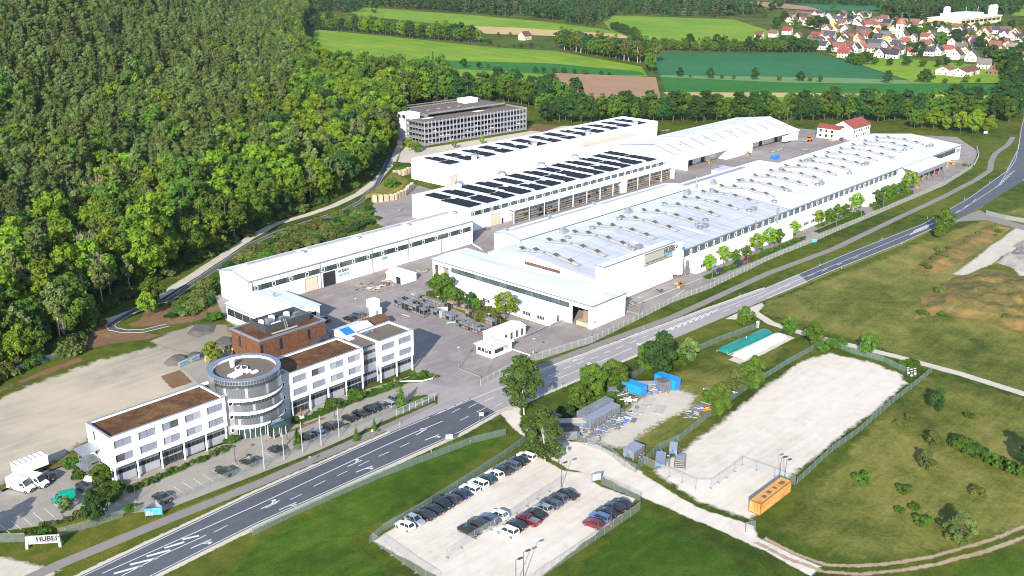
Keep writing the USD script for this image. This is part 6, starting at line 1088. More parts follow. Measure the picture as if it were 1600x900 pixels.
# vans
def van_parts(T, body='white_paint', L_=5.9, W=2.0, H=2.65):
    h2, w = L_ / 2, W / 2
    def sec(x, w_, z0, z1, r=.18): return np.array([(x, -w_, z0), (x, -w_, z1 - r), (x, -w_ + r, z1), (x, w_ - r, z1), (x, w_, z1 - r), (x, w_, z0)])
    T.part('body', MB().loft([sec(-h2, w * .97, .35, H), sec(h2 - 1.9, w, .3, H), sec(h2 - 1.65, w * .98, .3, H * .94), sec(h2 - .85, w * .95, .3, H * .52), sec(h2 - .12, w * .88, .35, H * .40, .1), sec(h2, w * .80, .4, H * .32, .1)]), body, smooth=35)
    T.part('windscreen', MB().add([(h2 - 1.60, -w * .82, H * .915), (h2 - 1.60, w * .82, H * .915), (h2 - .83, w * .86, H * .535), (h2 - .83, -w * .86, H * .535)], [[0, 1, 2, 3]]), 'glass_dark')
    for s_ in (-1, 1):
        T.part('side_window', MB().box(h2 - 2.3, h2 - 1.35, s_ * (w + .005) - .01, s_ * (w + .005) + .01, H * .55, H * .8), 'glass_dark'); T.part('headlight', MB().box(h2 - .3, h2 - .06, s_ * w * .7 - .14, s_ * w * .7 + .14, H * .3, H * .37), 'skylight'); T.part('mirror', MB().box(h2 - 1.2, h2 - 1.05, s_ * (w + .15) - .1, s_ * (w + .15) + .1, H * .5, H * .62), 'black_plastic')
        for x in (-h2 + 1.1, h2 - .95): p = T.part('wheel', MB().tube((x, s_ * (w - .24), .36), (x, s_ * (w + .01), .36), .36, 14), 'rubber'); T.part('rim', MB().tube((x, s_ * w, .36), (x, s_ * (w + .02), .36), .2, 10), 'steel', under=p)
    T.part('bumper', MB().box(h2 - .2, h2 + .04, -w * .85, w * .85, .3, .62), 'black_plastic'); T.part('grille', MB().box(h2 - .06, h2 + .02, -w * .45, w * .45, .66, .88), 'dark_metal'); T.part('number_plate', MB().box(h2 + .03, h2 + .06, -.26, .26, .4, .51), 'sign_white')
va = math.radians(-68)
for i, (u, v) in enumerate(((33, 758), (55, 751))): T = Thing('white_van', (*G(u, v, 1.0), .02), 'white high roof delivery van, ' + ('left' if i == 0 else 'right') + ' one of the pair before the white truck box', 'van', None, va, 1.0, local=True); van_parts(T)
gv = Thing('green_van', (*G(99, 776, .8), .02), 'teal green van beside the planted island of the van park', 'van', None, math.radians(160), .84, local=True); van_parts(gv, 'teal_paint', 5.2, 1.95, 2.25)
bx = G(49, 738, 0); T = Thing('box_trailer', (*bx, .02), 'long white box trailer with ribbed roof standing behind the two vans', 'trailer', None, math.radians(4), 1.0, local=True)
T.part('box', MB().box(-3.3, 3.3, -1.2, 1.2, .9, 3.3), 'white_paint'); T.part('chassis', MB().box(-3.1, 3.1, -.9, .9, .6, .9), 'dark_metal')
for i in range(7): T.part('roof_rib', MB().box(-3.2 + i * 1.04, -3.08 + i * 1.04, -1.22, 1.22, 3.3, 3.38), 'zinc')
for x in (-2.4, -1.3, 2.4):
    for s_ in (-1, 1): T.part('wheel', MB().tube((x, s_ * .95, .45), (x, s_ * 1.2, .45), .45, 14), 'rubber')
T.part('door', MB().box(3.3, 3.34, -1.1, -.03, 1.0, 3.2), 'white_panel'); T.part('door', MB().box(3.3, 3.34, .03, 1.1, 1.0, 3.2), 'white_panel')
# truck at the timber hall, forklift, orange machine
T = Thing('swap_body', (*G(1230, 223), .02), 'white swap body box with a red ring emblem standing in the far yard', 'container', None, 0.03, 1.0, local=True)
T.part('box', MB().box(-4.2, 4.2, -1.25, 1.25, 1.2, 3.9), 'white_paint')
for x in (-3.6, 3.6):
    for y in (-1, 1): T.part('leg', MB().box(x - .08, x + .08, y - .08, y + .08, 0, 1.2), 'steel')
a = np.arange(20) * 2 * math.pi / 20; T.part('emblem', MB().loft([np.column_stack([-2 + r_ * np.cos(a), np.full(20, -1.28), 2.6 + r_ * np.sin(a)]) for r_ in (.75, .5)], caps=False), 'red_paint')
T = Thing('forklift', (*G(1460, 271), .02), 'red forklift beside the pale timber stacks at the far end of the main hall', 'forklift', None, 2.5, 1.0, local=True)
T.part('chassis', MB().box(-1.2, .9, -.6, .6, .3, 1.0), 'red_paint'); T.part('cabin', MB().tube((-.7, -.5, 1), (-.6, -.5, 2.2), .05, 4).tube((.5, -.5, 1), (.4, -.5, 2.2), .05, 4).tube((-.7, .5, 1), (-.6, .5, 2.2), .05, 4).tube((.5, .5, 1), (.4, .5, 2.2), .05, 4).box(-.7, .5, -.55, .55, 2.2, 2.27), 'dark_metal'); T.part('mast', MB().box(.95, 1.1, -.45, -.33, .1, 2.8).box(.95, 1.1, .33, .45, .1, 2.8), 'dark_metal'); T.part('fork', MB().box(1.1, 2.2, -.35, -.22, .1, .16), 'steel'); T.part('fork', MB().box(1.1, 2.2, .22, .35, .1, .16), 'steel')
for x in (-.8, .6):
    for s_ in (-1, 1): T.part('wheel', MB().tube((x, s_ * .4, .3), (x, s_ * .65, .3), .3, 12), 'rubber')
T = Thing('loader', (*G(1263, 221), .02), 'small orange wheel loader in the far yard beside the red roofed house', 'loader', None, 2.9, 1.0, local=True)
T.part('body', MB().box(-2.2, .4, -.9, .9, .7, 1.7).box(.4, 1.6, -.6, .6, .6, 1.2), 'orange_paint'); T.part('cabin', MB().box(-1.1, .3, -.7, .7, 1.7, 2.8), 'glass_dark'); T.part('cabin_roof', MB().box(-1.2, .4, -.8, .8, 2.8, 2.9), 'orange_paint'); T.part('bucket', MB().obox((2.4, -1.2, .2), (1.1, 0, .2), (0, 2.4, 0), (-.3, 0, .9)), 'dull_steel'); T.part('arm', MB().tube((.8, -.5, 1.3), (2.5, -.5, .6), .12, 6).tube((.8, .5, 1.3), (2.5, .5, .6), .12, 6), 'orange_paint')
for x in (-1.4, 1.1):
    for s_ in (-1, 1): T.part('wheel', MB().tube((x, s_ * .7, .65), (x, s_ * 1.15, .65), .65, 14), 'rubber')
# ---------------------------------------------------------------- fences
def fence(name, pts, h, step, m, post_m, label, pr=.035, lean=False, top=False, feet=False):
    """Posts and panels along a surveyed line, each a part."""
    q = GP(pts); T = Thing(name, q[0], label, 'fence'); P_ = [np.array(q[0])]
    for a, b in zip(q, q[1:]): m_ = max(1, round(math.dist(a, b) / step)); P_ += [np.array(a) + (np.array(b) - a) * (i + 1) / m_ for i in range(m_)]
    n = len(P_) - 1
    for i, p in enumerate(P_):
        b = MB().tube((*p, 0), (*p, h + .05), pr, 5)
        if feet and i < n: d = (P_[i + 1] - p) / np.linalg.norm(P_[i + 1] - p); b.cbox(p[0], p[1], 0, .7, .22, .14, math.atan2(d[1], d[0]) + 1.57)
        T.part('post', b, post_m)
    for a, b in zip(P_, P_[1:]):
        d = (b - a) / np.linalg.norm(b - a); nn = np.array([-d[1], d[0]]) * .012; a2, b2 = a + d * pr, b - d * pr
        T.part('mesh_panel', MB().obox((*(a2 - nn), .05), (*(b2 - a2), 0), (*(nn * 2), 0), (0, 0, h - .05)), m)
        if top: T.part('top_rail', MB().tube((*a2, h), (*b2, h), .03, 4), post_m)
    return T
fence('mesh_fence', [(0, 848), (40, 847)], 1.9, 2.5, 'chain_link', 'steel', 'grey wire fence left of the company sign', top=True)
fence('mesh_fence', [(92, 838), (150, 822), (192, 808)], 1.7, 2.5, 'chain_link', 'steel', 'green grey wire fence right of the company sign')
fence('mesh_fence', [(211, 802), (255, 790), (290, 774), (400, 731), (540, 674), (622, 640)], 1.5, 2.5, 'chain_link', 'steel', 'low wire fence along the office car park')
fence('bar_fence', [(620, 651), (650, 638), (679, 626)], 1.9, 1.8, 'site_fence', 'sign_white', 'white framed sliding gate at the factory entrance', .06, top=True)
fence('bar_fence', [(751, 603), (800, 576), (836, 562), (925, 534)], 1.7, 2.5, 'bar_fence', 'sign_white', 'pale bar fence right of the factory entrance', .05, top=True)
fence('bar_fence', [(925, 534), (990, 503), (1050, 472), (1110, 450), (1200, 406.5), (1267, 380), (1322, 355)], 1.7, 2.5, 'bar_fence', 'concrete', 'long pale fence between the hall lane and the green bank', .07)
fence('bar_fence', [(1322, 355), (1375, 332), (1420, 313), (1475, 289)], 1.7, 2.5, 'bar_fence', 'concrete', 'far part of the pale fence beside the stacked timber', .07)
fence('mesh_fence', [(1475, 289), (1500, 274), (1522, 260), (1529, 245), (1526, 232)], 1.7, 3, 'bar_fence', 'sign_white', 'pale fence curving round the far corner of the yard', .07)
fence('mesh_fence', [(395, 838), (460, 806), (530, 775), (600, 745), (680, 715), (740, 692), (790, 680)], 1.7, 3.0, 'green_mesh', 'steel', 'green wire fence in the middle of the grass bank')
fence('mesh_fence', [(578, 850), (600, 830), (660, 796), (740, 746), (800, 706), (822, 690)], 1.7, 2.8, 'green_mesh', 'steel', 'green wire fence along the upper side of the car lot')
fence('site_fence', [(582, 846), (612, 868), (650, 895), (680, 915)], 1.9, 3.4, 'site_fence', 'dull_steel', 'temporary site fence at the left end of the car lot', feet=True, top=True)
fence('site_fence', [(699, 872), (742, 842), (790, 815), (840, 780), (876, 757)], 1.9, 3.4, 'site_fence', 'dull_steel', 'temporary fence through the middle of the car lot', feet=True, top=True)
fence('mesh_fence', [(1000, 797), (985, 808), (930, 845), (876, 882), (830, 913)], 1.9, 2.8, 'site_fence', 'dull_steel', 'wire fence along the lower side of the car lot', top=True); fence('mesh_fence', [(940, 757), (1000, 783), (1000, 797)], 1.8, 3.0, 'chain_link', 'steel', 'wire fence at the right end of the car lot')
fence('mesh_fence', [(900, 690), (940, 704), (958, 715), (975, 730), (993, 738)], 2.0, 3.0, 'chain_link', 'steel', 'wire fence of the machine compound along the drive')
fence('mesh_fence', [(993, 738), (1030, 703), (1060, 690), (1110, 650), (1165, 610), (1230, 570), (1287, 538)], 1.7, 3.2, 'green_mesh', 'dull_steel', 'green fence between the compound and the gravel lot')
fence('mesh_fence', [(1287, 535), (1330, 552), (1378, 565), (1420, 585)], 1.6, 3.2, 'green_mesh', 'green_paint', 'green fence at the upper end of the gravel lot')
fence('mesh_fence', [(985, 594), (1010, 578)], 1.8, 3, 'green_mesh', 'steel', 'short green fence beside the blue containers'); fence('bar_fence', [(1083, 552), (1130, 532), (1184, 513)], 1.8, 2.5, 'green_mesh', 'steel', 'grey green fence beside the green tarpaulin tank')
fence('mesh_fence', [(1455, 582), (1430, 603), (1395, 630), (1340, 678), (1300, 706), (1245, 757)], 1.7, 2.8, 'green_mesh', 'dull_steel', 'weathered fence along the right side of the gravel lot', .05)
fence('site_fence', [(1005, 725), (1045, 745), (1087, 763), (1110, 763), (1135, 747), (1160, 727), (1182, 735), (1210, 745), (1242, 758)], 2.0, 3.4, 'site_fence', 'dull_steel', 'temporary fence bending across the lower gravel lot', feet=True, top=True)
fence('mesh_fence', [(1540, 335), (1570, 343), (1610, 350)], 1.8, 3, 'bar_fence', 'dull_steel', 'pale fence at the side road on the right', top=True)
fence('mesh_fence', [(0, 592), (50, 572), (100, 556), (135, 545)], 1.6, 3, 'chain_link', 'pallet', 'thin fence along the forest edge beside the gravel lot')
fence('bar_fence', [(440, 368), (500, 348), (545, 330)], 1.2, 6, 'site_fence', 'dull_steel', 'thin rail beside the forest footpath'); fence('barrier', [(596, 345), (620, 332), (645, 320)], 1.0, 4, 'site_fence', 'dull_steel', 'grey guard rail behind the front solar hall', top=True)
# low gate beam, guard rails, sliding bars
def rail(pts, label, h=.7, m='zinc'):
    q = GP(pts); T = Thing('guard_rail', q[0], label, 'guard rail')
    for a, b in zip(q, q[1:]): T.part('beam', MB().tube((*a, h), (*b, h), .16, 6), m)
    ln = LineString(q); n = max(2, int(ln.length / 3))
    for i in range(n + 1): p = ln.interpolate(i / n, normalized=True); T.part('post', MB().tube((p.x, p.y, 0), (p.x, p.y, h), .08, 5), 'dull_steel')
rail([(817, 530), (854, 513)], 'grey guard rail beside the white cabins'); rail([(861, 511), (886, 500)], 'grey guard rail before the lean-to'); rail([(619, 599), (660, 598), (676, 594)], 'white rail around the entrance island', .5, 'white_paint')
rail([(716, 579), (751, 592)], 'dark sliding beam across the factory entrance', .6, 'dull_steel'); rail([(796, 549), (828, 560)], 'white barrier beams at the gate cabin', .9, 'white_paint')

# ---------------------------------------------------------------- lamps, poles, posts, signs
def lamp(u, v, h, label, head=1, dark=False, first={}):
    k_ = (h, head, dark); x, y = G(u, v)
    if k_ in first: copy(first[k_], 'street_lamp', (x, y), 0, label, 'street lamp'); return
    T = Thing('street_lamp', (x, y, 0.0), label, 'street lamp', None, 0, 1.0, local=True); first[k_] = T.path; m = 'dark_metal' if dark else 'steel'
    T.part('pole', MB().tube((0, 0, 0), (0, 0, h), .085, 7, .05), m); T.part('base', MB().tube((0, 0, 0), (0, 0, .25), .16, 8), 'dull_steel')
    if head == 1: T.part('lamp_head', MB().lathe([(.08, h), (.40, h + .08), (.45, h + .18), (.05, h + .28)], (0, 0), 12), 'sign_white' if not dark else m, smooth=40)
    else: T.part('lamp_arm', MB().tube((0, 0, h), (.7, -.2, h + .05), .05, 5), m); T.part('lamp_head', MB().obox((.3, -.40, h), (.9, -.2, 0), (.09, .4, 0), (0, 0, .16)), m)
for i, (u, v, l_) in enumerate(((102, 827, 'at the bend of the office lane'), (213, 783, 'behind the blue poster stand'), (368, 722, 'before the left office wing'), (449, 688, 'before the round tower'), (523, 654, 'before the right office wing'), (619, 613, 'beside the entrance island'))): lamp(u, v, 3.6, 'low dark lamp ' + l_, 1, True)
for i, (u, v, l_) in enumerate(((717, 577, 'standing alone in the entrance yard'), (761, 582, 'at the right gate post'), (764, 522, 'at the white cabins'), (685, 494, 'in the bicycle rack row'), (615, 475, 'at the head of the rack row'), (557, 497, 'behind the office beside the parked cars'), (922, 531, 'at the corner of the head building'), (998, 495, 'at the painted lines before the tall block'), (834, 563, 'at the gate beam'), (1112, 442, 'at the annex lane, near end'), (1167, 424, 'at the annex lane beside the red car'), (1219, 396, 'at the annex lane, second'), (1306, 358, 'at the annex lane, middle'), (1345, 342, 'at the annex lane, beside the middle trees'), (1380, 324, 'at the annex lane, far'), (1476, 280, 'beside the timber stacks'), (1512, 258, 'at the far corner of the yard'), (760, 500, 'in the planted strip'), (1229, 197, 'tall one behind the pitched hall'))): lamp(u, v, 11.0 if u == 1229 else 6.0, 'pale lamp post ' + l_)
for u, v, l_ in ((818, 905, 'lower one in the car lot'), (806, 918, 'at the bottom edge of the car lot'), (955, 822, 'behind the red car in the car lot'), (1218, 746, 'left one behind the orange container'), (1226, 750, 'right one behind the orange container'), (877, 762, 'at the head of the middle car lot fence')): lamp(u, v, 5.5 if v > 760 else 4.5, 'slim car park lamp ' + l_, 2, True)
for i, (u, v) in enumerate(((413, 733), (444, 719), (473, 708), (502, 697), (530, 684))):
    x, y = G(u, v); T = Thing('flagpole', (x, y, 0), f'white flagpole beside the office fence, {ORD[i]} from the left', 'flagpole', None, 0, 1.0, local=True)
    T.part('pole', MB().tube((0, 0, 0), (0, 0, 7.4), .085, 8, .05), 'sign_white')
    q = MB()
    for k_ in range(4): q.obox((.05 + .09 * (k_ % 2), .05 * k_, 3.6 + k_ * .9), (.10, .42 - .1 * (k_ % 2), 0), (.02, 0, 0), (0, .02, .9))
    T.part('flag', q, 'sign_white' if i % 2 else 'letter_blue' if i == 0 else 'sign_white')
def delineator(i, u, v, l_, first=[]):
    x, y = G(u, v)
    if first: copy(first[0], 'delineator_post', (x, y), 0, l_, 'road post'); return
    T = Thing('delineator_post', (x, y, 0), l_, 'road post', None, 0, 1.0, local=True); first.append(T.path); T.part('post', MB().box(-.06, .06, -.06, .06, 0, 1.05), 'sign_white'); T.part('band', MB().obox((-.065, -.065, .72), (.13, 0, 0), (0, .13, 0), (0, 0, .2)), 'letter_black')
for i, (u, v, l_) in enumerate(((625, 664, 'beside the turning arrows'), (1005, 514, 'across from the head building'), (821, 587, 'at the path beside the birch'), (1156, 463, 'across from the tall block'), (1281, 415, 'before the far curve'), (1378, 374, 'below the long hall'), (1449, 342, 'opposite the junction'), (1507, 312, 'in the far curve'), (1546, 286, 'at the end of the far curve'), (1409, 381, 'on the lower side of the road'), (878, 604, 'below the pale road'), (1315, 420, 'at the mouth of the field entrance'), (1574, 265, 'at the right edge of the curve'), (674, 707, 'beside the direction sign'))): delineator(i, u, v, 'white road edge post ' + l_)
def sign(u, v, h, w_, hh, label, m='sign_white', rz=-.6, txt=None, legs=1, cat='sign'):
    x, y = G(u, v); T = Thing('road_sign', (x, y, 0), label, cat, None, rz, 1.0, local=True)
    for i in range(legs): px = (i - (legs - 1) / 2) * w_ * .8; T.part('post', MB().tube((px, 0, 0), (px, 0, h), .05, 6), 'steel')
    T.part('panel', MB().box(-w_ / 2, w_ / 2, -.09, -.05, h - hh, h), m); return T
sign(582, 686, 2.4, .5, .6, 'small white sign at the cycle path before the round tower'); sign(485, 727, 2.2, .5, .5, 'small sign at the verge before the office', 'dull_steel'); sign(702, 695, 2.6, 1.6, 1.1, 'white direction sign on the lower side of the main road', legs=2); sign(752, 660, 2.6, 1.1, .9, 'white sign where the asphalt changes colour', legs=2); sign(735, 694, 1.0, .4, .3, 'low plate on the bank below the road', 'dull_steel'); sign(1272, 380, 1.6, 1.8, 1.2, 'blue and white board at the pale fence by the lane', 'sky_blue', legs=2); sign(1183, 513, 2.3, 1.0, 2.2, 'white cabinet at the end of the grey green fence', cat='cabinet'); sign(1539, 213, 3, 2.4, 1.4, 'white town sign at the far end of the road', legs=2)
for u, v, l_ in ((833, 562, 'right of the gate beam'), (790, 553, 'left of the gate beam')):
    x, y = G(u, v); T = Thing('stop_sign', (x, y, 0), 'round red and white stop disc ' + l_, 'sign', None, -.6, 1.0, local=True); T.part('post', MB().tube((0, 0, 0), (0, 0, 2), .05, 6), 'steel'); a = np.arange(16) * 2 * math.pi / 16
    T.part('disc', MB().loft([np.column_stack([.42 * np.cos(a), np.full(16, y_), 2.2 + .42 * np.sin(a)]) for y_ in (-.08, -.05)]), 'red_paint'); T.part('disc_centre', MB().loft([np.column_stack([.26 * np.cos(a), np.full(16, y_), 2.2 + .26 * np.sin(a)]) for y_ in (-.1, -.085)]), 'sign_white')
# company sign
x, y = G(69, 855); T = Thing('company_sign', (x, y, 0), 'long white HUBER sign on two slanted white legs at the lower left', 'sign', None, -.70, 1.0, local=True)
T.part('board', MB().box(-2.6, 2.6, -.12, .12, .85, 2.5), 'sign_white')
for s_ in (-1, 1): T.part('leg', MB().loft([np.array([(s_ * 2.75 + a_ - .22, -.35, 0), (s_ * 2.75 + a_ + .22, -.35, 0), (s_ * 2.75 + a_ + .22, .35, 0), (s_ * 2.75 + a_ - .22, .35, 0)]) * [1, k_, 1] + [0, 0, z_] for a_, k_, z_ in ((s_ * .15, 1, 0), (-s_ * .02, .5, 2.5))]), 'sign_white')
letters(T, 'HUBER', .9, (-1.15, -.12, 1.45), FX, 'letter_black'); T.part('underline', MB().box(-1.2, .2, -.2, -.13, 1.22, 1.36), 'letter_blue'); letters(T, 'Wasser Abwasser', .2, (.35, -.12, 1.2), FX, 'letter_blue', bold=False)
# poster stand
x, y = G(242, 804); T = Thing('poster_stand', (x, y, 0), 'three sided blue poster stand on the grass beside the office fence', 'billboard', None, -.62, 1.0, local=True)
for i in range(3):
    a0 = i * 2.094; d = np.array([math.cos(a0), math.sin(a0), 0]); n = np.array([d[1], -d[0], 0]); o = n * .95 - d * 1.55
    T.part('poster', MB().obox(o + [0, 0, .45], d * 3.1, n * .06, (0, 0, 1.6)), 'poster_blue' if i == 0 else 'blind_light'); p_ = o
    T.part('post', MB().tube((*o[:2], 0), (*o[:2], 2.3), .07, 6), 'steel')
    if i == 0:
        for k_, (px_, pw_, pz_, ph_) in enumerate(((.15, .35, .55, .9), (.62, .3, .6, 1.0), (1.1, .3, .5, .7))): T.part('poster_figure', MB().obox(o + d * px_ + n * .07 + [0, 0, pz_], d * pw_, n * .01, (0, 0, ph_)), 'sign_white')
        for zz in (1.7, 1.45, .7): T.part('poster_line', MB().obox(o + d * 1.75 + n * .07 + [0, 0, zz], d * 1.1, n * .01, (0, 0, .12)), 'sky_blue')
# statue at the tower, orange post
x, y = G(471, 655); T = Thing('statue', (x, y, 0), 'small figure sculpture on a pale stone block in front of the office', 'statue', None, 0, 1.0, local=True); T.part('plinth', MB().box(-.5, .5, -.45, .45, 0, .9), 'stone_white'); T.part('figure', MB().lathe([(.28, .9), (.34, 1.3), (.20, 1.7), (.26, 2.1), (.12, 2.35), (.17, 2.55), (.02, 2.75)], (0, 0), 10), 'rust', smooth=60); T.part('figure_arm', MB().tube((.2, 0, 2.0), (.55, -.2, 1.6), .07, 6, .05), 'rust')
x, y = G(617, 600); T = Thing('ticket_post', (x, y, 0), 'short orange post at the entrance island rail', 'post', None, 0, 1.0, local=True); T.part('post', MB().box(-.15, .15, -.15, .15, 0, 1.2), 'orange_paint'); T.part('cap', MB().box(-.18, .18, -.18, .18, 1.2, 1.35), 'dull_steel')
# yellow parasols folded on the terrace, banners
for i, (u, v) in enumerate(((322, 570), (350, 556), (359, 552), (364, 555))): x, y = G(u, v); T = Thing('folded_parasol', (x, y, 0), f'folded yellow parasol on the terrace beside the round tower, {ORD[i]} from the left', 'parasol', None, 0, 1.0, local=True); T.part('cover', MB().lathe([(.05, .8), (.22, 1.0), (.16, 2.0), (.03, 2.7)], (0, 0), 8), 'yellow_paint', smooth=50); T.part('pole', MB().tube((0, 0, 0), (0, 0, .9), .04, 6), 'steel')
sheet('terrace', GP([(280, 572), (318, 556), (330, 562), (322, 575), (330, 600), (312, 602)]), 'road', 'paving', 'grey terrace between the gravel lot and the round tower', z=.024)
for i, ((u0, v0), (u1, v1), t_) in enumerate((((279, 575), (296, 568), 'HUBER'), ((297, 568), (313, 561), 'HUBER'))):
    a, b = G(u0, v0), G(u1, v1); d = (b - a) / np.linalg.norm(b - a); T = Thing('banner', (*a, 0), 'white banner with dark lettering on the terrace rail, ' + ('left one' if i == 0 else 'right one'), 'banner'); T.part('cloth', MB().obox((*a, .3), (*((b - a) * .96), 0), (-d[1] * .04, d[0] * .04, 0), (0, 0, 1.3)), 'sign_white'); T.part('rail', MB().tube((*a, 1.65), (*b, 1.65), .05, 5), 'steel'); letters(T, t_, .55, (*(a + d * .5), .6), d, 'letter_blue', out=.04)
# ---------------------------------------------------------------- cabins, tents, small buildings in the yard
def P3(u, v): return G(u, v)
def shed(name, x0, x1, y0, y1, h, rise, label, axis='x', wallm='white_paint', roofm='white_paint', cat='shed', over=.25):
    T = Thing(name, (x0, y0), label, cat); T.part('wall', MB().box(x0, x1, y0, y0 + .12, 0, h), wallm); T.part('wall', MB().box(x0, x1, y1 - .12, y1, 0, h), wallm); T.part('wall', MB().box(x0, x0 + .12, y0 + .12, y1 - .12, 0, h), wallm); T.part('wall', MB().box(x1 - .12, x1, y0 + .12, y1 - .12, 0, h), wallm)
    if axis == 'x':
        m_ = (y0 + y1) / 2
        for a, b, za, zb in ((y0 - over, m_, h - .05, h + rise), (m_, y1 + over, h + rise, h - .05)): T.part('roof_half', MB().obox((x0 - over, a, za), (x1 - x0 + 2 * over, 0, 0), (0, b - a, zb - za), (0, 0, .1)), roofm)
        for x in (x0 + .02, x1 - .02): T.part('gable', MB().add([(x, y0, h), (x, y1, h), (x, m_, h + rise)], [[0, 1, 2]]), wallm)
    elif axis == 'y':
        m_ = (x0 + x1) / 2
        for a, b, za, zb in ((x0 - over, m_, h - .05, h + rise), (m_, x1 + over, h + rise, h - .05)): T.part('roof_half', MB().obox((a, y0 - over, za), (b - a, 0, zb - za), (0, y1 - y0 + 2 * over, 0), (0, 0, .1)), roofm)
        for y in (y0 + .02, y1 - .02): T.part('gable', MB().add([(x0, y, h), (x1, y, h), (m_, y, h + rise)], [[0, 1, 2]]), wallm)
    else: T.part('roof', MB().box(x0 - over, x1 + over, y0 - over, y1 + over, h, h + .15), roofm)
    return T
a = G(628, 445); T = shed('storage_tent', a[0], a[0] + 6.3, a[1], a[1] + 7.5, 2.6, 1.3, 'white gabled storage tent with a dark opening in the yard', 'y'); T.part('opening', MB().box(a[0] - .06, a[0] - .01, a[1] + .5, a[1] + 2.7, 0, 2.3), 'rubber')  # dark sheet paints the shade inside the tent
T = shed('office_cabin', 186.0, 197.5, 177.5, 183.0, 2.8, .5, 'long white site cabin with tall windows beside the gate cabin', 'x')
for i in range(5): win(T, (186.0, 177.5), FX, .8 + i * 2.2, 1.7 + i * 2.2, .4, 2.4, 'glass_grey', back=-.05, n=1)
T = shed('gate_cabin', 178.5, 186.4, 172.4, 178.2, 2.7, 0, 'white gate cabin with flat striped roof at the factory entrance', 'flat', 'white_panel', 'white_roof', over=.5)
for i in range(3): T.part('roof_joint', MB().box(180 + i * 2.1, 180.15 + i * 2.1, 171.9, 178.7, 2.86, 2.9), 'roof_edge')
for i in range(4): win(T, (178.5, 178.0), FYD, .5 + i * 1.3, 1.6 + i * 1.3, 1.1, 2.2, 'glass_dark', back=-.05, n=1)
win(T, (178.5, 172.4), FX, 1.0, 4.5, 1.1, 2.2, 'glass_dark', back=-.05, n=3)
a = G(540, 540); T = shed('party_tent', 158.5, 168.0, 207.0, 215.5, 2.4, 1.3, 'white tent with one blue roof panel behind the office', 'x', 'white_tarp', 'white_tarp'); T.part('blue_panel', MB().obox((158.2, 206.75, 2.46), (3.2, 0, 0), (0, 4.4, 1.32), (0, 0, .1)), 'blue_paint')
T = shed('dark_tent', 169.2, 176.0, 211.0, 215.8, 2.2, .8, 'dark brown tent beside the white tent behind the office', 'x', 'wood_dark', 'wood_dark')
a = G(585, 497); T = Thing('site_container', a, 'two white site containers stacked behind the office', 'container'); T.part('lower_box', MB().box(a[0], a[0] + 3.0, a[1], a[1] + 2.4, 0, 2.5), 'white_paint'); T.part('upper_box', MB().box(a[0] + .2, a[0] + 3.2, a[1] + 1.2, a[1] + 3.6, 2.52, 4.9), 'white_paint'); T.part('door', MB().box(a[0] + .6, a[0] + 1.6, a[1] - .05, a[1] - .01, .1, 2.1), 'skylight')
T = shed('yard_office', 407, 419.0, 241.5, 248.5, 3.2, 0, 'small flat white yard office behind the main hall', 'flat', 'white_wall', 'grey_roof'); win(T, (407, 248.5), FYD, 2, 3.2, 1.1, 2.3, 'glass_grey', back=-.05, n=1)
for i in range(3): win(T, (407, 241.5), FX, 1.5 + i * 3.6, 4 + i * 3.6, 1.1, 2.3, 'glass_grey', back=-.05, n=2)
a = G(1210, 250); T = Thing('blue_skip', a, 'blue open skip beside the small yard office', 'skip'); T.part('tub', MB().loft([np.array([(a[0], a[1], 0), (a[0] + 5, a[1], 0), (a[0] + 5, a[1] + 2.2, 0), (a[0], a[1] + 2.2, 0)]), np.array([(a[0] - .4, a[1] - .1, 2), (a[0] + 5.4, a[1] - .1, 2), (a[0] + 5.4, a[1] + 2.3, 2), (a[0] - .4, a[1] + 2.3, 2)])]), 'blue_paint'); [T.part('rib', MB().box(a[0] + .6 + i * 1.2, a[0] + .75 + i * 1.2, a[1] - .15, a[1] - .02, .1, 1.9), 'blue_paint') for i in range(4)]
a = G(1342, 212); T = Thing('blue_skip', a, 'blue skip beside the red roofed house', 'skip'); T.part('tub', MB().box(a[0], a[0] + 3.2, a[1], a[1] + 2.2, 0, 2.4), 'blue_paint'); T.part('lid', MB().obox((a[0] - .1, a[1] - .1, 2.4), (3.4, 0, 0), (0, 2.4, .4), (0, 0, .1)), 'blue_paint')
a = G(1172, 262); shed('plant_box', 356.5, 361, 239, 242.2, 3.0, 0, 'white plant box beside the lean-to roof behind the main hall', 'flat', 'white_panel', 'white_roof')
# red roofed house in the far yard
hx, hy = G(1300, 217); T = Thing('red_roof_house', (hx, hy), 'white two storey house with a red hipped roof in the far yard', 'house')
x0, x1, y0, y1, h = 541, 563, 241.5, 254, 6.2; T.part('wall', MB().box(x0, x1, y0, y1, 0, h), 'white_wall'); T.part('wall', MB().box(x0 - 6, x0, y0 + 5, y1 + 6, 0, h - .6), 'white_wall')
m_ = (y0 + y1) / 2; T.part('roof_half', MB().add([(x0 - .5, y0 - .6, h - .1), (x1 + .5, y0 - .6, h - .1), (x1 + .5, m_, h + 3.6), (x0 - .5, m_, h + 3.6)], [[0, 1, 2, 3]]), 'red_tile'); T.part('roof_half', MB().add([(x0 - .5, y1 + .6, h - .1), (x1 + .5, y1 + .6, h - .1), (x1 + .5, m_, h + 3.6), (x0 - .5, m_, h + 3.6)], [[0, 1, 2, 3]]), 'red_tile')
for x in (x0, x1): T.part('gable', MB().add([(x, y0, h), (x, y1, h), (x, m_, h + 3.5)], [[0, 1, 2]]), 'white_wall')
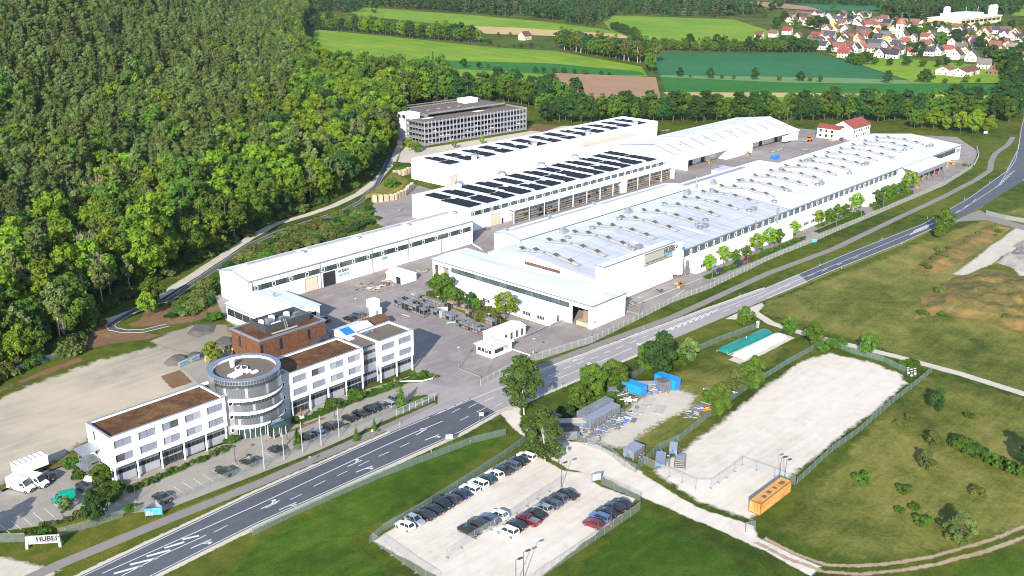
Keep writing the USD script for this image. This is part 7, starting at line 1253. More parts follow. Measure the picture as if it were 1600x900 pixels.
xm = x0 - 3; T.part('porch_roof', MB().add([(x0 - 6.4, y0 + 4.8, h - .7), (xm, y0 + 4.8, h + 1.4), (xm, y1 + 6.2, h + 1.4), (x0 - 6.4, y1 + 6.2, h - .7), (x0 + .4, y0 + 4.8, h - .7), (x0 + .4, y1 + 6.2, h - .7)], [[0, 1, 2, 3], [1, 4, 5, 2]]), 'red_tile')
for i in range(7):
    for z in (.8, 3.6): win(T, (x0, y0), FX, 1.2 + i * 3.0, 2.4 + i * 3.0, z, z + 1.5, 'glass_dark', back=-.05, n=1)
for i in range(3):
    for z in (.8, 3.4): win(T, (x0 - 6, y1 + 6), FYD, 1.5 + i * 3.4, 2.9 + i * 3.4, z, z + 1.6, 'glass_dark', back=-.05, n=1)
# ---------------------------------------------------------------- containers, tanks and machinery in the compound
def container(p, q, w_, h, m, label, doors=True):
    p, q = np.array(p), np.array(q); L_ = np.linalg.norm(q - p); d = (q - p) / L_; rz = math.atan2(d[1], d[0]); T = Thing('shipping_container', (*p, .03), label, 'container', None, rz, 1.0, local=True)
    n = int(L_ / .55)
    for ya in (-.035, w_):
        for i in range(n): T.part('corrugation', MB().box(.12 + i * (L_ - .24) / n, .12 + (i + .55) * (L_ - .24) / n, ya, ya + .035, .2, h - .2), m)
    T.part('box', MB().box(.05, L_ - .05, 0.0, w_, .12, h - .05), m)
    f = MB()
    for x in (0, L_ - .12):
        for y in (-.05, w_ - .07): f.box(x, x + .12, y, y + .12, 0, h)
    for y in (-.05, w_ - .07): f.box(.12, L_ - .12, y, y + .12, h - .14, h).box(.12, L_ - .12, y, y + .12, 0.02, .16)
    for x in (0, L_ - .12): f.box(x, x + .12, .07, w_ - .07, h - .14, h).box(x, x + .12, .07, w_ - .07, .02, .16)
    T.part('frame', f, 'rust' if m == 'orange_container' else m)
    if doors:
        for y0_, y1_ in ((.1, w_ / 2 - .02), (w_ / 2 + .02, w_ - .1)): dp = T.part('door', MB().box(-.02, .04, y0_, y1_, .2, h - .18), m); T.part('lock_rod', MB().tube((-.05, (y0_ + y1_) / 2, .2), (-.05, (y0_ + y1_) / 2, h - .2), .03, 5), 'rust', under=dp)
    return T
T = container((157.6, 80.6), (169.8, 80.6), 2.44, 2.6, 'orange_container', 'long rusty orange shipping container on the cream gravel')
for i, (x, w_, d_) in enumerate(((2.6, .9, .9), (4.6, 1.2, 1.0), (7.0, .8, .9), (9.4, 1.5, .9))): T.part('rust_patch', MB().prism(ragged([(x, .7), (x + w_, .6), (x + w_, .6 + d_), (x, .7 + d_)], .3, .3, 80 + i), 2.55, 2.556), 'rust')
def prow(u0, v0, u1, v1): return G(u0, v0), G(u1, v1)
p = G(1054, 611); container((p[0] + 2.44, p[1]), (p[0] + 2.44, p[1] + 6.1), 2.44, 2.7, 'blue_container', 'bright blue container at the end of the machine compound')
p = G(1001, 621); container((p[0] + 2.44, p[1]), (p[0] + 2.44, p[1] + 6.1), 2.44, 2.6, 'blue_container', 'lighter blue container beside the pipes in the machine compound')
# the two long tanks
def long_tank(a0, a1, w_, h, m, label):
    a, b = np.array(G(*a0)), np.array(G(*a1)); L_ = np.linalg.norm(b - a); d = (b - a) / L_; n = np.array([-d[1], d[0]]); T = Thing('tarpaulin_tank', (*a, 0), label, 'tank'); rings = []
    t = np.linspace(0, math.pi, 13)
    for f, s in ((0, .15), (.01, .62), (.035, .88), (.08, 1.0), (.3, 1.02), (.5, 1.0), (.7, 1.02), (.92, 1.0), (.965, .88), (.99, .62), (1, .15)):
        hh = h * s * (1 + .03 * math.sin(f * 40)); rings.append(np.column_stack([(a + d * f * L_)[0] + n[0] * w_ / 2 * np.cos(t) * (.9 + .1 * s), (a + d * f * L_)[1] + n[1] * w_ / 2 * np.cos(t) * (.9 + .1 * s), .05 + hh * np.sin(t) ** .75]))
    T.part('cover', MB().loft(rings, closed=False, caps=False), m, smooth=60); T.part('edge_beam', MB().obox((*(a - n * (w_ / 2 + .2)), 0), (*(d * L_), 0), (*(n * .18), 0), (0, 0, .25)).obox((*(a + n * (w_ / 2 + .02)), 0), (*(d * L_), 0), (*(n * .18), 0), (0, 0, .25)), 'concrete'); T.part('valve', MB().tube((*((a + b) / 2), h), (*((a + b) / 2), h + .3), .15, 8), 'white_paint')
sheet('gravel_pad', GP([(1134, 562), (1152, 552), (1225, 520), (1246, 528), (1200, 552), (1155, 570)]), 'gravel', 'pale_gravel', 'white stone bed around the pale tank', jit=.4, fade=.8, seed=90, z=.0138)
long_tank((1129, 552), (1200, 520), 3.6, 1.5, 'green_tarp', 'long dark green tarpaulin tank below the main road'); long_tank((1153, 560), (1222, 526), 4.2, 1.4, 'white_tarp', 'long pale grey tarpaulin tank beside the green one')
# screening machines: steel frames, tanks, pipes
def machine(u, v, rz, lx, ly, h, label, cover='blind', legs=True, extra=0, seed=0, blue=True):
    x, y = G(u, v); r = np.random.default_rng(seed); T = Thing('steel_machine', (x, y, 0.02), label, 'machine', None, rz, 1.0, local=True)
    T.part('housing', MB().box(-lx / 2, lx / 2, -ly / 2, ly / 2, .5, h), 'steel'); T.part('lid', MB().obox((-lx / 2 - .1, -ly / 2 - .1, h), (lx + .2, 0, 0), (0, ly + .2, .12), (0, 0, .1)), cover)
    n = max(3, int(lx / .9))
    for i in range(n + 1):
        for s_ in (-1, 1): T.part('rib', MB().box(-lx / 2 + i * lx / n - .05, -lx / 2 + i * lx / n + .05, s_ * (ly / 2 + .05) - .05, s_ * (ly / 2 + .05) + .05, .05, h - .02), 'alu_panel')
    for s_ in (-1, 1): T.part('skid', MB().box(-lx / 2, lx / 2, s_ * ly * .4 - .1, s_ * ly * .4 + .1, 0, .5), 'dull_steel')
    for i in range(extra): T.part('pipe', MB().tube((r.uniform(-lx / 2, lx / 2), -ly / 2 - r.uniform(.3, 1.2), .25), (r.uniform(-lx / 2, lx / 2), -ly / 2 - r.uniform(.3, 1.6), r.uniform(.2, 1.2)), .14, 8), 'steel')
    if blue: T.part('motor', MB().tube((lx / 2 + .1, 0, .9), (lx / 2 + .75, 0, .9), .32, 10), 'blue_paint'); T.part('flange', MB().tube((-lx / 2 - .35, .1, 1.0), (-lx / 2 - .05, .1, 1.0), .38, 10), 'blue_paint')
    return T
machine(930, 650, 0.02, 11, 2.3, 2.6, 'long steel tank with dark ribbed lid behind the other long tank', 'dull_steel', seed=1); machine(940, 658, 0.02, 11, 2.3, 2.4, 'long steel tank with blue grey lid nearest the drive in the compound', 'blind', seed=2)
machine(895, 668, -.75, 6.5, 1.8, 1.7, 'grey channel machine at the left end of the compound', 'concrete', extra=5, seed=3); machine(880, 685, -.7, 6, 1.6, 2.0, 'dark steel press under the birches at the compound corner', 'dark_metal', extra=4, seed=4); machine(876, 658, -.3, 2.5, 2, 2.2, 'pale weathered box machine behind the grey channel machine', 'concrete', seed=5, blue=False)
machine(990, 712, .1, 4.2, 2.6, 2.0, 'steel machine with blue grey lid behind the wire fence', 'blind', extra=6, seed=6); machine(1012, 607, -.8, 5.5, 1.8, 1.4, 'low steel conveyor on a blue frame between the blue containers', 'skylight', extra=8, seed=7); machine(1035, 610, -.2, 2.6, 2.6, 2.7, 'grey steel hopper in front of the bright blue container', 'alu_panel', extra=2, seed=8); machine(965, 615, -.6, 4.2, 1.7, 1.4, 'rusty machine parts in front of the lighter blue container', 'dull_steel', extra=10, seed=9)
machine(1032, 722, .55, 5.5, 1.9, .9, 'flat steel screen panels on the gravel lot beside the fence', 'blind', extra=2, seed=10); machine(1052, 705, .55, 4.2, 1.5, 1.0, 'second set of steel screen panels with blue motors', 'skylight', extra=2, seed=11)
x, y = G(1062, 722); T = Thing('steel_rack', (x, y, .02), 'open black steel frame lying on yellow timbers on the gravel lot', 'frame', None, .55, 1.0, local=True)
for y_ in (-1.1, 1.0): T.part('side_beam', MB().box(-3.4, 3.4, y_, y_ + .14, .25, .6), 'dull_steel')
for i in range(9): T.part('cross_bar', MB().box(-3.3 + i * .8, -3.2 + i * .8, -1, 1, .4, .5), 'dark_metal')
T.part('timber', MB().box(-3.4, 3.4, -1.35, -1.15, 0, .2), 'timber'); T.part('plate', MB().box(-.2, 2.4, -.95, .95, .5, .56), 'blind')
x, y = G(925, 690); T = Thing('pipe_bundle', (x, y, .02), 'bent pale steel pipe frame lying beside the compound fence', 'frame', None, .2, 1.0, local=True); pl = [(-2.2, .5, .3), (-1.6, -1, .3), (1.0, -1.6, .3), (2.4, -.6, .3), (1.2, 1.0, .3), (-.9, 1.4, .9), (-2.2, .5, .3)]
for a, b in zip(pl, pl[1:]): T.part('pipe', MB().tube(a, b, .16, 8), 'steel')
def heap(name, u, v, n, sx, sy, label, mats, seed, cat='scrap heap', L0=(1.0, 3.2)):
    """A pile of loose pieces, each a part."""
    x, y = G(u, v); r = np.random.default_rng(seed); T = Thing(name, (x, y, .02), label, cat, None, 0, 1.0, local=True)
    for i in range(n):
        L_ = r.uniform(*L0); a = r.normal() * .5 + (.6 if i % 3 else 2.0); p = np.array([r.normal() * sx * .4, r.normal() * sy * .4, r.uniform(.12, .25) + .35 * r.random()]); d = np.array([math.cos(a), math.sin(a), r.normal() * .06]) * L_ / 2
        if i % 3 == 2: T.part('plate', MB().cbox(p[0], p[1], p[2] - .1, L_ * .8, L_ * .35, .12, a), mats[i % len(mats)])
        else: T.part('pipe' if i % 2 else 'bar', MB().tube(p - d, p + d, r.uniform(.06, .2), 6), mats[i % len(mats)])
heap('scrap_heap', 965, 665, 34, 7, 2.2, 'heap of steel pipes and troughs in front of the long tanks', ['steel', 'dull_steel', 'steel', 'alu_panel', 'dull_steel', 'steel', 'alu_panel', 'blue_paint'], 20); heap('scrap_heap', 940, 676, 14, 3.5, 1.5, 'steel parts with a bright blue ring beside the drive', ['steel', 'dull_steel', 'steel', 'blue_paint', 'dull_steel'], 21); heap('scrap_heap', 1083, 648, 24, 4.2, 1.6, 'heap of pale steel scrap beside the fence tree', ['steel', 'alu_panel', 'dull_steel', 'steel', 'alu_panel', 'concrete', 'blue_paint'], 22); heap('scrap_heap', 1105, 613, 8, 1.6, 1.4, 'white packing and steel parts beside the tree', ['white_paint', 'steel', 'white_paint'], 23); heap('scrap_heap', 1102, 640, 7, 1.0, .8, 'small orange and rusty heap under the fence tree', ['orange_paint', 'rust', 'dark_metal'], 24); heap('scrap_heap', 1140, 612, 6, 2.5, 1.2, 'grey sheet metal lying beside the fence of the gravel lot', ['steel', 'alu_panel'], 25)
heap('scrap_heap', 905, 672, 16, 3.5, 1.4, 'grey steel sections behind the bent pipe frame', ['steel', 'dull_steel', 'concrete'], 26); heap('scrap_heap', 952, 662, 26, 6, 1.6, 'second layer of steel troughs along the long tanks', ['steel', 'dull_steel', 'alu_panel', 'blind'], 27); heap('scrap_heap', 985, 625, 18, 3, 2, 'white pipes and frames left of the lighter blue container', ['white_paint', 'steel', 'dull_steel', 'rust'], 28); heap('scrap_heap', 1022, 612, 18, 3.2, 1.5, 'steel beams on blue trestles between the containers', ['steel', 'skylight', 'dull_steel', 'blue_paint'], 29)
for i, (u, v) in enumerate(((1000, 640), (1013, 628), (1030, 640))): x, y = G(u, v); single('ground_slab', MB().cbox(x, y, .0, 5, 2.4, .12, .35), 'concrete', 'pale concrete slab set in the compound ground, ' + ('left one', 'middle one', 'right one')[i], kind='structure')
x, y = G(1423, 583); T = Thing('frame_stack', (x, y, .02), 'stack of small white and dark frames at the corner of the gravel lot', 'stack', None, .4, 1.0, local=True)
for i in range(6):
    for j in range(3):
        for k_ in range(2): T.part('frame', MB().box(-2.4 + i * .8, -1.8 + i * .8, -1.2 + j * .8, -1.14 + j * .8, .1 + k_ * .6, .6 + k_ * .6).box(-2.4 + i * .8, -2.34 + i * .8, -1.14 + j * .8, -.6 + j * .8, .1 + k_ * .6, .6 + k_ * .6), 'sign_white' if (i + j + k_) % 2 else 'dark_metal')
for nm, u, v, l_ in (('notice_board', 932, 753, 'grey notice cabinet at the entrance of the car lot'), ('notice_board', 1172, 830, 'grey framed gate leaf at the lower end of the gravel lot')):
    x, y = G(u, v); T = Thing(nm, (x, y, 0), l_, 'cabinet', None, -.5, 1.0, local=True)
    for s_ in (-1, 1): T.part('post', MB().box(s_ * 1.0 - .05, s_ * 1.0 + .05, -.05, .05, 0, 2.0), 'steel')
    T.part('board', MB().box(-.95, .95, -.05, .05, .4, 1.9), 'blind_light' if u < 1000 else 'site_fence'); T.part('top_rail', MB().box(-1.05, 1.05, -.06, .06, 2.0, 2.1), 'steel')
# ---------------------------------------------------------------- yard stores: racks of goods, timber, retaining blocks
def rack(o, d, n, bay, depth, levels, label, goods, seed, name='storage_rack', h=.95):
    """Steel rack of n bays; the goods on each shelf are parts."""
    r = np.random.default_rng(seed); d = np.array(d) / np.linalg.norm(d); nn = np.array([-d[1], d[0]]); o = np.array(o); T = Thing(name, (*o, 0), label, 'rack')
    for i in range(n + 1):
        for b in (0, depth): p = o + d * i * bay + nn * b; T.part('upright', MB().box(p[0] - .05, p[0] + .05, p[1] - .05, p[1] + .05, 0, levels * h + .3), 'dull_steel')
    for k_ in range(levels):
        z = .25 + k_ * h; T.part('shelf', MB().obox((*o, z - .08), (*(d * n * bay), 0), (*(nn * depth), 0), (0, 0, .07)), 'dark_metal')
        for i in range(n):
            if r.random() < .95:
                w_ = bay * r.uniform(.7, .95); hh = h * r.uniform(.4, .85); p = o + d * (i * bay + (bay - w_) * r.random()) + nn * .1
                T.part('goods', MB().obox((*p, z), (*(d * w_), 0), (*(nn * depth * .8), 0), (0, 0, hh)), goods[int(r.integers(len(goods)))])
mixg = ['dull_steel', 'steel', 'timber', 'black_plastic', 'pallet', 'pallet', 'blind_light']
rack((283, 260.4), FX, 24, 2.85, 1.6, 4, 'long rack of steel sections under the solar hall canopy, left part', ['dull_steel', 'steel', 'dull_steel', 'pallet', 'timber'], 1); rack((356, 260.4), FX, 12, 2.85, 1.6, 4, 'rack of yellow timber and steel under the canopy, right part', ['timber', 'timber', 'pallet', 'steel'], 2)
a, b = G(616, 478), G(662, 497); rack(a, b - a, 8, float(np.linalg.norm(b - a)) / 8, 1.6, 3, 'dark rack of steel sections in the middle of the yard, upper part', ['dull_steel', 'black_plastic', 'steel'], 3); a, b = G(664, 488), G(702, 501); rack(a, b - a, 6, float(np.linalg.norm(b - a)) / 6, 1.6, 2, 'dark covered rack beside the white board in the yard', ['black_plastic', 'dull_steel'], 4)
a, b = G(642, 462), G(690, 482); rack(a, b - a, 8, float(np.linalg.norm(b - a)) / 8, 1.4, 1, 'row of tables with timber and steel beside the planted strip', mixg, 5); a, b = G(697, 478), G(732, 489); rack(a, b - a, 6, float(np.linalg.norm(b - a)) / 6, 1.6, 2, 'bench rack with timber before the planted strip', ['timber', 'black_plastic', 'pallet'], 6); a, b = G(727, 495), G(775, 512); rack(a, b - a, 8, float(np.linalg.norm(b - a)) / 8, 1.8, 2, 'rack of dark pallets at the right end of the planted strip', ['black_plastic', 'pallet', 'blind'], 7)
a, b = G(712, 509), G(760, 528); rack(a, b - a, 10, float(np.linalg.norm(b - a)) / 10, 1.2, 2, 'bicycle and tool rack row before the white cabins', ['rust', 'dull_steel', 'steel', 'black_plastic'], 8)
x, y = G(682, 490); T = Thing('white_board', (x, y), 'white board wall on the rack row', 'board'); T.part('panel', MB().obox((x, y, .4), (2.6, -2.2, 0), (.05, .05, 0), (0, 0, 1.6)), 'sign_white'); T.part('post', MB().tube((x, y, 0), (x, y, 2), .06, 5), 'steel'); x, y = G(690, 497); T = Thing('white_cabinet', (x, y), 'pale tall cabinet right of the white board', 'cabinet'); T.part('body', MB().box(x, x + 1.2, y, y + 1, 0, 2.1), 'blind_light'); T.part('door', MB().box(x + .1, x + 1.1, y - .05, y - .01, .1, 2.0), 'skylight')
x, y = G(705, 506); T = Thing('green_boat', (x, y, .1), 'bright green plastic trough lying in the rack row', 'trough', None, -.5, 1.0, local=True); T.part('shell', MB().loft([np.array([(x_, -w_, .5), (x_, -w_ * .6, 0), (x_, w_ * .6, 0), (x_, w_, .5)]) for x_, w_ in ((-1.6, .1), (-1.1, .5), (0, .6), (1.1, .5), (1.6, .1))], closed=False), 'green_paint'); T.part('edge', MB().box(-1.3, 1.3, -.58, -.5, .46, .54), 'white_paint')
heap('pipe_pile', 567, 449, 10, 2.5, 1.6, 'pile of long brown logs and pipes on the open yard', ['pallet', 'bark', 'dull_steel'], 30, 'pile', (5, 8)); heap('pipe_pile', 585, 452, 14, 3.0, 1.2, 'pile of pale timber frames beside the logs', ['timber', 'white_paint', 'dull_steel', 'pallet'], 31, 'pile', (3, 6)); heap('pipe_pile', 606, 442, 9, 3, 1, 'low pile of steel beams before the white tent', ['steel', 'dull_steel', 'rust'], 32, 'pile', (3, 6)); heap('pipe_pile', 661, 424, 12, 2.5, 1.5, 'green, teal and orange waste heap beside the storage tent', ['teal_paint', 'orange_paint', 'concrete', 'orange_paint'], 33, 'pile', (1.5, 2.8)); heap('pipe_pile', 603, 440, 8, 1.5, 1.5, 'grey machines and crates left of the storage tent', ['concrete', 'dull_steel', 'dark_metal'], 34, 'pile', (1, 2.4)); heap('pipe_pile', 570, 500, 10, 2.5, 1.6, 'crates and brown boards beside the stacked containers', ['pallet', 'concrete', 'timber'], 35, 'pile', (1.2, 2.6))
heap('pipe_pile', 760, 358, 14, 3, 2, 'red and grey parts beside the gate of the front solar hall', ['rust', 'dull_steel', 'alu_panel'], 36, 'pile', (1, 2.5)); heap('pipe_pile', 990, 477, 16, 5, 1.2, 'dark bins and blue parts along the tall white block', ['black_plastic', 'dull_steel', 'blind', 'timber'], 37, 'pile', (1.2, 2.6)); heap('pipe_pile', 1030, 455, 10, 2.5, 1, 'black heap beside the tall white block', ['black_plastic', 'dull_steel'], 38, 'pile', (1.2, 2.4)); heap('pipe_pile', 1128, 262, 18, 9, 1.5, 'steel and timber before the pitched hall, left', ['dull_steel', 'steel', 'pallet', 'timber'], 39, 'pile', (1.5, 4)); heap('pipe_pile', 1215, 235, 16, 9, 1.6, 'steel frames before the pitched hall, right', ['dull_steel', 'steel', 'concrete'], 40, 'pile', (1.5, 4)); heap('pipe_pile', 1040, 205, 12, 6, 1.5, 'brown and blue crates behind the windowless solar hall', ['pallet', 'timber', 'blue_paint', 'rust'], 41, 'pile', (2, 4)); heap('pipe_pile', 1300, 220, 10, 5, 1.2, 'orange and white parts before the red roofed house', ['orange_paint', 'concrete', 'white_paint'], 42, 'pile', (1, 2.5)); heap('pipe_pile', 1010, 272, 22, 10, 1.6, 'dark steel parts in the lane behind the front solar hall', ['dull_steel', 'dark_metal', 'steel'], 43, 'pile', (1.5, 3.5)); heap('pipe_pile', 625, 330, 6, 2, 1, 'pale pallets on the yard behind the front solar hall', ['concrete', 'steel'], 44, 'pile', (1, 2))
r = np.random.default_rng(61)
for i, (u, v, n_, l_) in enumerate(((1441, 280, 5, 'nearest the annex trees'), (1470, 266, 4, 'beside the forklift'), (1480, 261, 5, 'behind the forklift'), (1490, 257, 4, 'farthest along the hall'), (1435, 294, 2, 'low one beside the fence'), (1170, 243, 3, 'at the corner of the pitched hall'), (1258, 235, 1, 'single crate in the far yard'), (1063, 449, 3, 'beside the tall block'), (1110, 255, 3, 'under the eaves of the pitched hall'))):
    x, y = G(u, v); T = Thing('timber_stack', (x, y, .02), 'stack of pale yellow timber packs ' + l_, 'timber stack', None, r.uniform(-.3, .3), 1.0, local=True)
    for k_ in range(n_):
        T.part('timber_pack', MB().cbox((k_ % 2) * 1.7, (k_ % 3) * .5, .1 + (k_ // 2) * .95, r.uniform(2.4, 3.4), 1.1, .85, r.uniform(-.08, .08)), 'timber'); T.part('bearer', MB().cbox((k_ % 2) * 1.7, (k_ % 3) * .5, (k_ // 2) * .95, .15, 1.2, .1), 'pallet')
def block_wall(pts, n, h, label, seed, w_=1.35):
    q = GP(pts); ln = LineString(q); T = Thing('block_wall', q[0], label, 'retaining wall'); r = np.random.default_rng(seed)
    for i in range(n):
        p = ln.interpolate((i + .5) / n, normalized=True); p2 = ln.interpolate(min(1, (i + .6) / n), normalized=True); a = math.atan2(p2.y - p.y, p2.x - p.x); L_ = ln.length / n
        b = MB(); c, s_ = math.cos(a), math.sin(a); t = np.linspace(0, math.pi, 6); hh = h * r.uniform(.9, 1.1)
        pr = [(-L_ * .36, 0)] + [(-L_ * .36 * math.cos(q_), hh - .5 + .5 * math.sin(q_)) for q_ in t] + [(L_ * .36, 0)]
        b.loft([np.array([(p.x + c * x_ - s_ * y_, p.y + s_ * x_ + c * y_, z_) for x_, z_ in pr]) for y_ in (-w_ / 2, w_ / 2)]); T.part('concrete_block', b, 'tan_concrete')
        T.part('backing', MB().cbox(p.x - s_ * .9, p.y + c * .9, 0, L_, .3, h * .85, a), 'dull_steel')
block_wall([(581, 316), (600, 315), (618, 312), (632, 306), (645, 294)], 13, 3.0, 'row of rounded tan concrete blocks holding up the grass mound', 5); block_wall([(614, 276), (630, 274), (645, 270)], 6, 3.0, 'short row of tan concrete slabs behind the windowless hall', 6)
# grass mound behind the block wall, earth mounds and heaps
def mound(name, poly_px, h, m, label, seed, rough=.5, step=1.5, kind='structure', edge=6.0, scale=.12, fade=1.0):
    pg = Polygon(GP(poly_px)).buffer(0); b = pg.bounds; p = fill(pg, step, np.random.default_rng(seed)); e = np.array(pg.exterior.segmentize(step).coords)[:-1]; P_ = np.vstack([e, p]); dist = np.array([pg.exterior.distance(Point(*q)) for q in P_])
    f = meshkit.fbm(np.column_stack([P_ * scale, np.full(len(P_), seed * 3.3)]), 4); z = np.where(np.arange(len(P_)) < len(e), -.05, sstep(0, edge, dist) * h * (1 - rough + rough * 2 * f)); T = Delaunay(P_).simplices; c = P_[T].mean(1); T = T[shapely.contains_xy(pg, c[:, 0], c[:, 1])]
    return single(name, MB().add(np.column_stack([P_, z]), T), m, label, kind=kind, smooth=True, cat=None if kind == 'structure' else 'heap', uv=np.column_stack([np.clip(dist / fade, 0, 1), dist * 0]))
mound('grass_bank', [(566, 314), (588, 300), (606, 278), (620, 276), (645, 290), (632, 303), (600, 313)], 2.6, 'dry_verge', 'grass mound held by the row of concrete blocks', 1, .1, 1.0, edge=1.2)
mound('grass_bank', [(614, 272), (612, 260), (645, 262), (646, 270)], 2.6, 'lush_grass', 'bright green lawn above the short concrete wall', 2, .05, 1.0, edge=.8)
mound('earth_mound', [(1425, 500), (1440, 460), (1490, 432), (1550, 420), (1600, 432), (1660, 440), (1660, 530), (1600, 520), (1530, 500), (1470, 492)], 2.4, 'rough_earth', 'rough overgrown mound of orange and brown earth on the right', 3, .85, 1.2, edge=12, scale=.2, fade=5)
mound('earth_mound', [(1430, 415), (1470, 385), (1540, 352), (1585, 352), (1560, 375), (1500, 410), (1450, 440)], 1.2, 'rough_earth', 'low overgrown earth bank beside the haul road', 4, .9, 1.2, edge=8, scale=.22, fade=3)
for i, (pts, h) in enumerate(((([(1555, 410), (1585, 392), (1620, 388), (1640, 410), (1600, 425)]), 3.0), (([(1580, 385), (1610, 372), (1660, 372), (1650, 390), (1610, 395)]), 2.5))): mound('stone_heap', pts, h, 'hill_rock', 'grey heap of broken stone on the right, ' + ('nearer one' if i == 0 else 'farther one'), 5 + i, .7, 1.0, 'stuff', edge=3, scale=.3)
for i, (pts, h) in enumerate(((([(254, 567), (268, 557), (290, 555), (300, 562), (280, 572), (262, 573)]), 1.3), (([(285, 560), (300, 549), (318, 550), (322, 560), (305, 566)]), .9), (([(318, 545), (345, 528), (372, 528), (374, 545), (345, 552)]), 1.1), (([(290, 522), (305, 506), (340, 505), (335, 520), (310, 528)]), .7))): mound('soil_heap', pts, h, 'dark_soil', 'grey dark heap of building soil, ' + ('left one beside the banners', 'one right behind the banners', 'large one at the timber building', 'one below the workshop hall')[i], 8 + i, .6, .7, 'stuff', edge=2, scale=.4)
mound('hedge_bank', [(0, 835), (40, 828), (110, 813), (150, 800), (160, 808), (120, 824), (60, 838)], .5, 'grass', 'planted island between the van park and the office lane', 15, .3, .8, edge=1)
mound('lawn', [(630, 628), (648, 618), (668, 616), (676, 622), (650, 632)], .3, 'lush_grass', 'small lawn at the entrance end of the office car park', 16, .2, .8, edge=1)
mound('lawn', [(612, 600), (640, 588), (672, 586), (680, 592), (676, 596), (625, 602)], .35, 'lush_grass', 'green island at the factory entrance', 17, .2, .8, edge=1)
mound('lawn', [(665, 455), (700, 452), (775, 488), (800, 505), (785, 512), (740, 496), (690, 476), (665, 466)], .35, 'grass', 'planted strip in the middle of the yard', 18, .2, .8, edge=1)
mound('planting_bed', [(400, 694), (430, 680), (500, 652), (520, 650), (480, 668), (420, 690)], .2, 'brown_soil', 'brown bark bed before the round tower', 19, .2, .8, edge=1)
for i, (a, b) in enumerate((([(1095, 432), (1190, 392), (1262, 366), (1262, 374), (1190, 405), (1105, 440)], 'near'), ([(1268, 362), (1350, 327), (1355, 336), (1280, 366)], 'middle'), ([(1358, 326), (1425, 297), (1430, 303), (1368, 331)], 'far'))): mound('lawn', a, .3, 'lush_grass', f'green strip before the low annex, {b} part', 22 + i, .2, 1.0, edge=1)
mound('lawn', [(190, 768), (260, 740), (345, 708), (362, 695), (362, 706), (270, 744), (200, 775)], .3, 'lush_grass', 'green strip along the front of the left office wing', 25, .2, .8, edge=.8); mound('lawn', [(440, 664), (520, 632), (600, 604), (655, 590), (655, 596), (560, 630), (470, 665)], .3, 'lush_grass', 'green strip along the front of the right office wing', 26, .2, .8, edge=.8)
for i, (u, v) in enumerate(((386, 712), (465, 698), (540, 664), (250, 786), (340, 730))): x, y = G(u, v); mound('lawn', [(u - 12, v + 4), (u + 2, v - 5), (u + 14, v), (u + 2, v + 8)], .35, 'lush_grass', f'small planted island in the office car park, {ORD[i]} in the list from the middle' if False else 'small planted island in the office car park', 30 + i, .2, .6, edge=.8)
r = np.random.default_rng(77)
for pts, n_ in (([(1440, 495), (1450, 462), (1500, 436), (1590, 432), (1640, 450), (1640, 515), (1530, 498)], 26), ([(1435, 412), (1480, 382), (1560, 354), (1575, 358), (1500, 404), (1450, 432)], 12)):
    pg = Polygon(GP(pts)); b = pg.bounds; i = 0
    while i < n_:
        x, y = r.uniform(b[0], b[2]), r.uniform(b[1], b[3])
        if pg.contains(Point(x, y)): k_ = ('busholive', 'bush')[i % 2]; tree(k_, x, y, r.uniform(.7, 1.8), KIND[k_][4] + ' on the rough earth mounds at the right', 'bushes on the earth mounds, kind ' + k_, z=.4, wide=r.uniform(.9, 1.3), r=r); i += 1
for i, ((u0, v0), (u1, v1), lv_, l_) in enumerate((((622, 470), (700, 498), 2, 'rear dark rack row in the middle of the yard'), ((708, 503), (765, 524), 2, 'rear rack row before the white cabins'), ((650, 466), (694, 482), 2, 'dark steel rack along the planted strip'))): a, b = G(u0, v0), G(u1, v1); b = b + np.array([-.8, -2.4]); a = a + np.array([-.8, -2.4]); rack(a, b - a, 9, float(np.linalg.norm(b - a)) / 9, 1.5, lv_, l_, ['black_plastic', 'dull_steel', 'dull_steel', 'pallet'], 90 + i)
heap('scrap_heap', 975, 650, 22, 6, 1.8, 'loose grey troughs between the long tanks and the concrete slabs', ['dull_steel', 'steel', 'alu_panel', 'dark_metal'], 50); heap('scrap_heap', 918, 682, 16, 3, 1.5, 'flat grey parts beside the bent pipe frame', ['dull_steel', 'concrete', 'steel'], 51); heap('scrap_heap', 1092, 640, 20, 3.5, 1.5, 'second heap of pale scrap below the fence tree', ['steel', 'alu_panel', 'dull_steel'], 52)
# cars glimpsed in the parking deck
for i in range(26):
    a, lv = rnd.uniform(3, 72), rnd.randrange(4); q = gp(a, 3.2); nm, st = rnd.choice([('white', 'hatch'), ('silver', 'hatch'), ('red', 'hatch'), ('white', 'estate'), ('black', 'estate')])
    k_ = (nm, st); x, y = q[:2]; z = LV[lv] + .02
    if k_ in CARS: copy(CARS[k_], 'parked_car', (x, y, z), ga - math.pi / 2, f'{nm} {st} car half hidden inside the parking deck', 'car', f'{nm} {st} cars inside the parking deck')
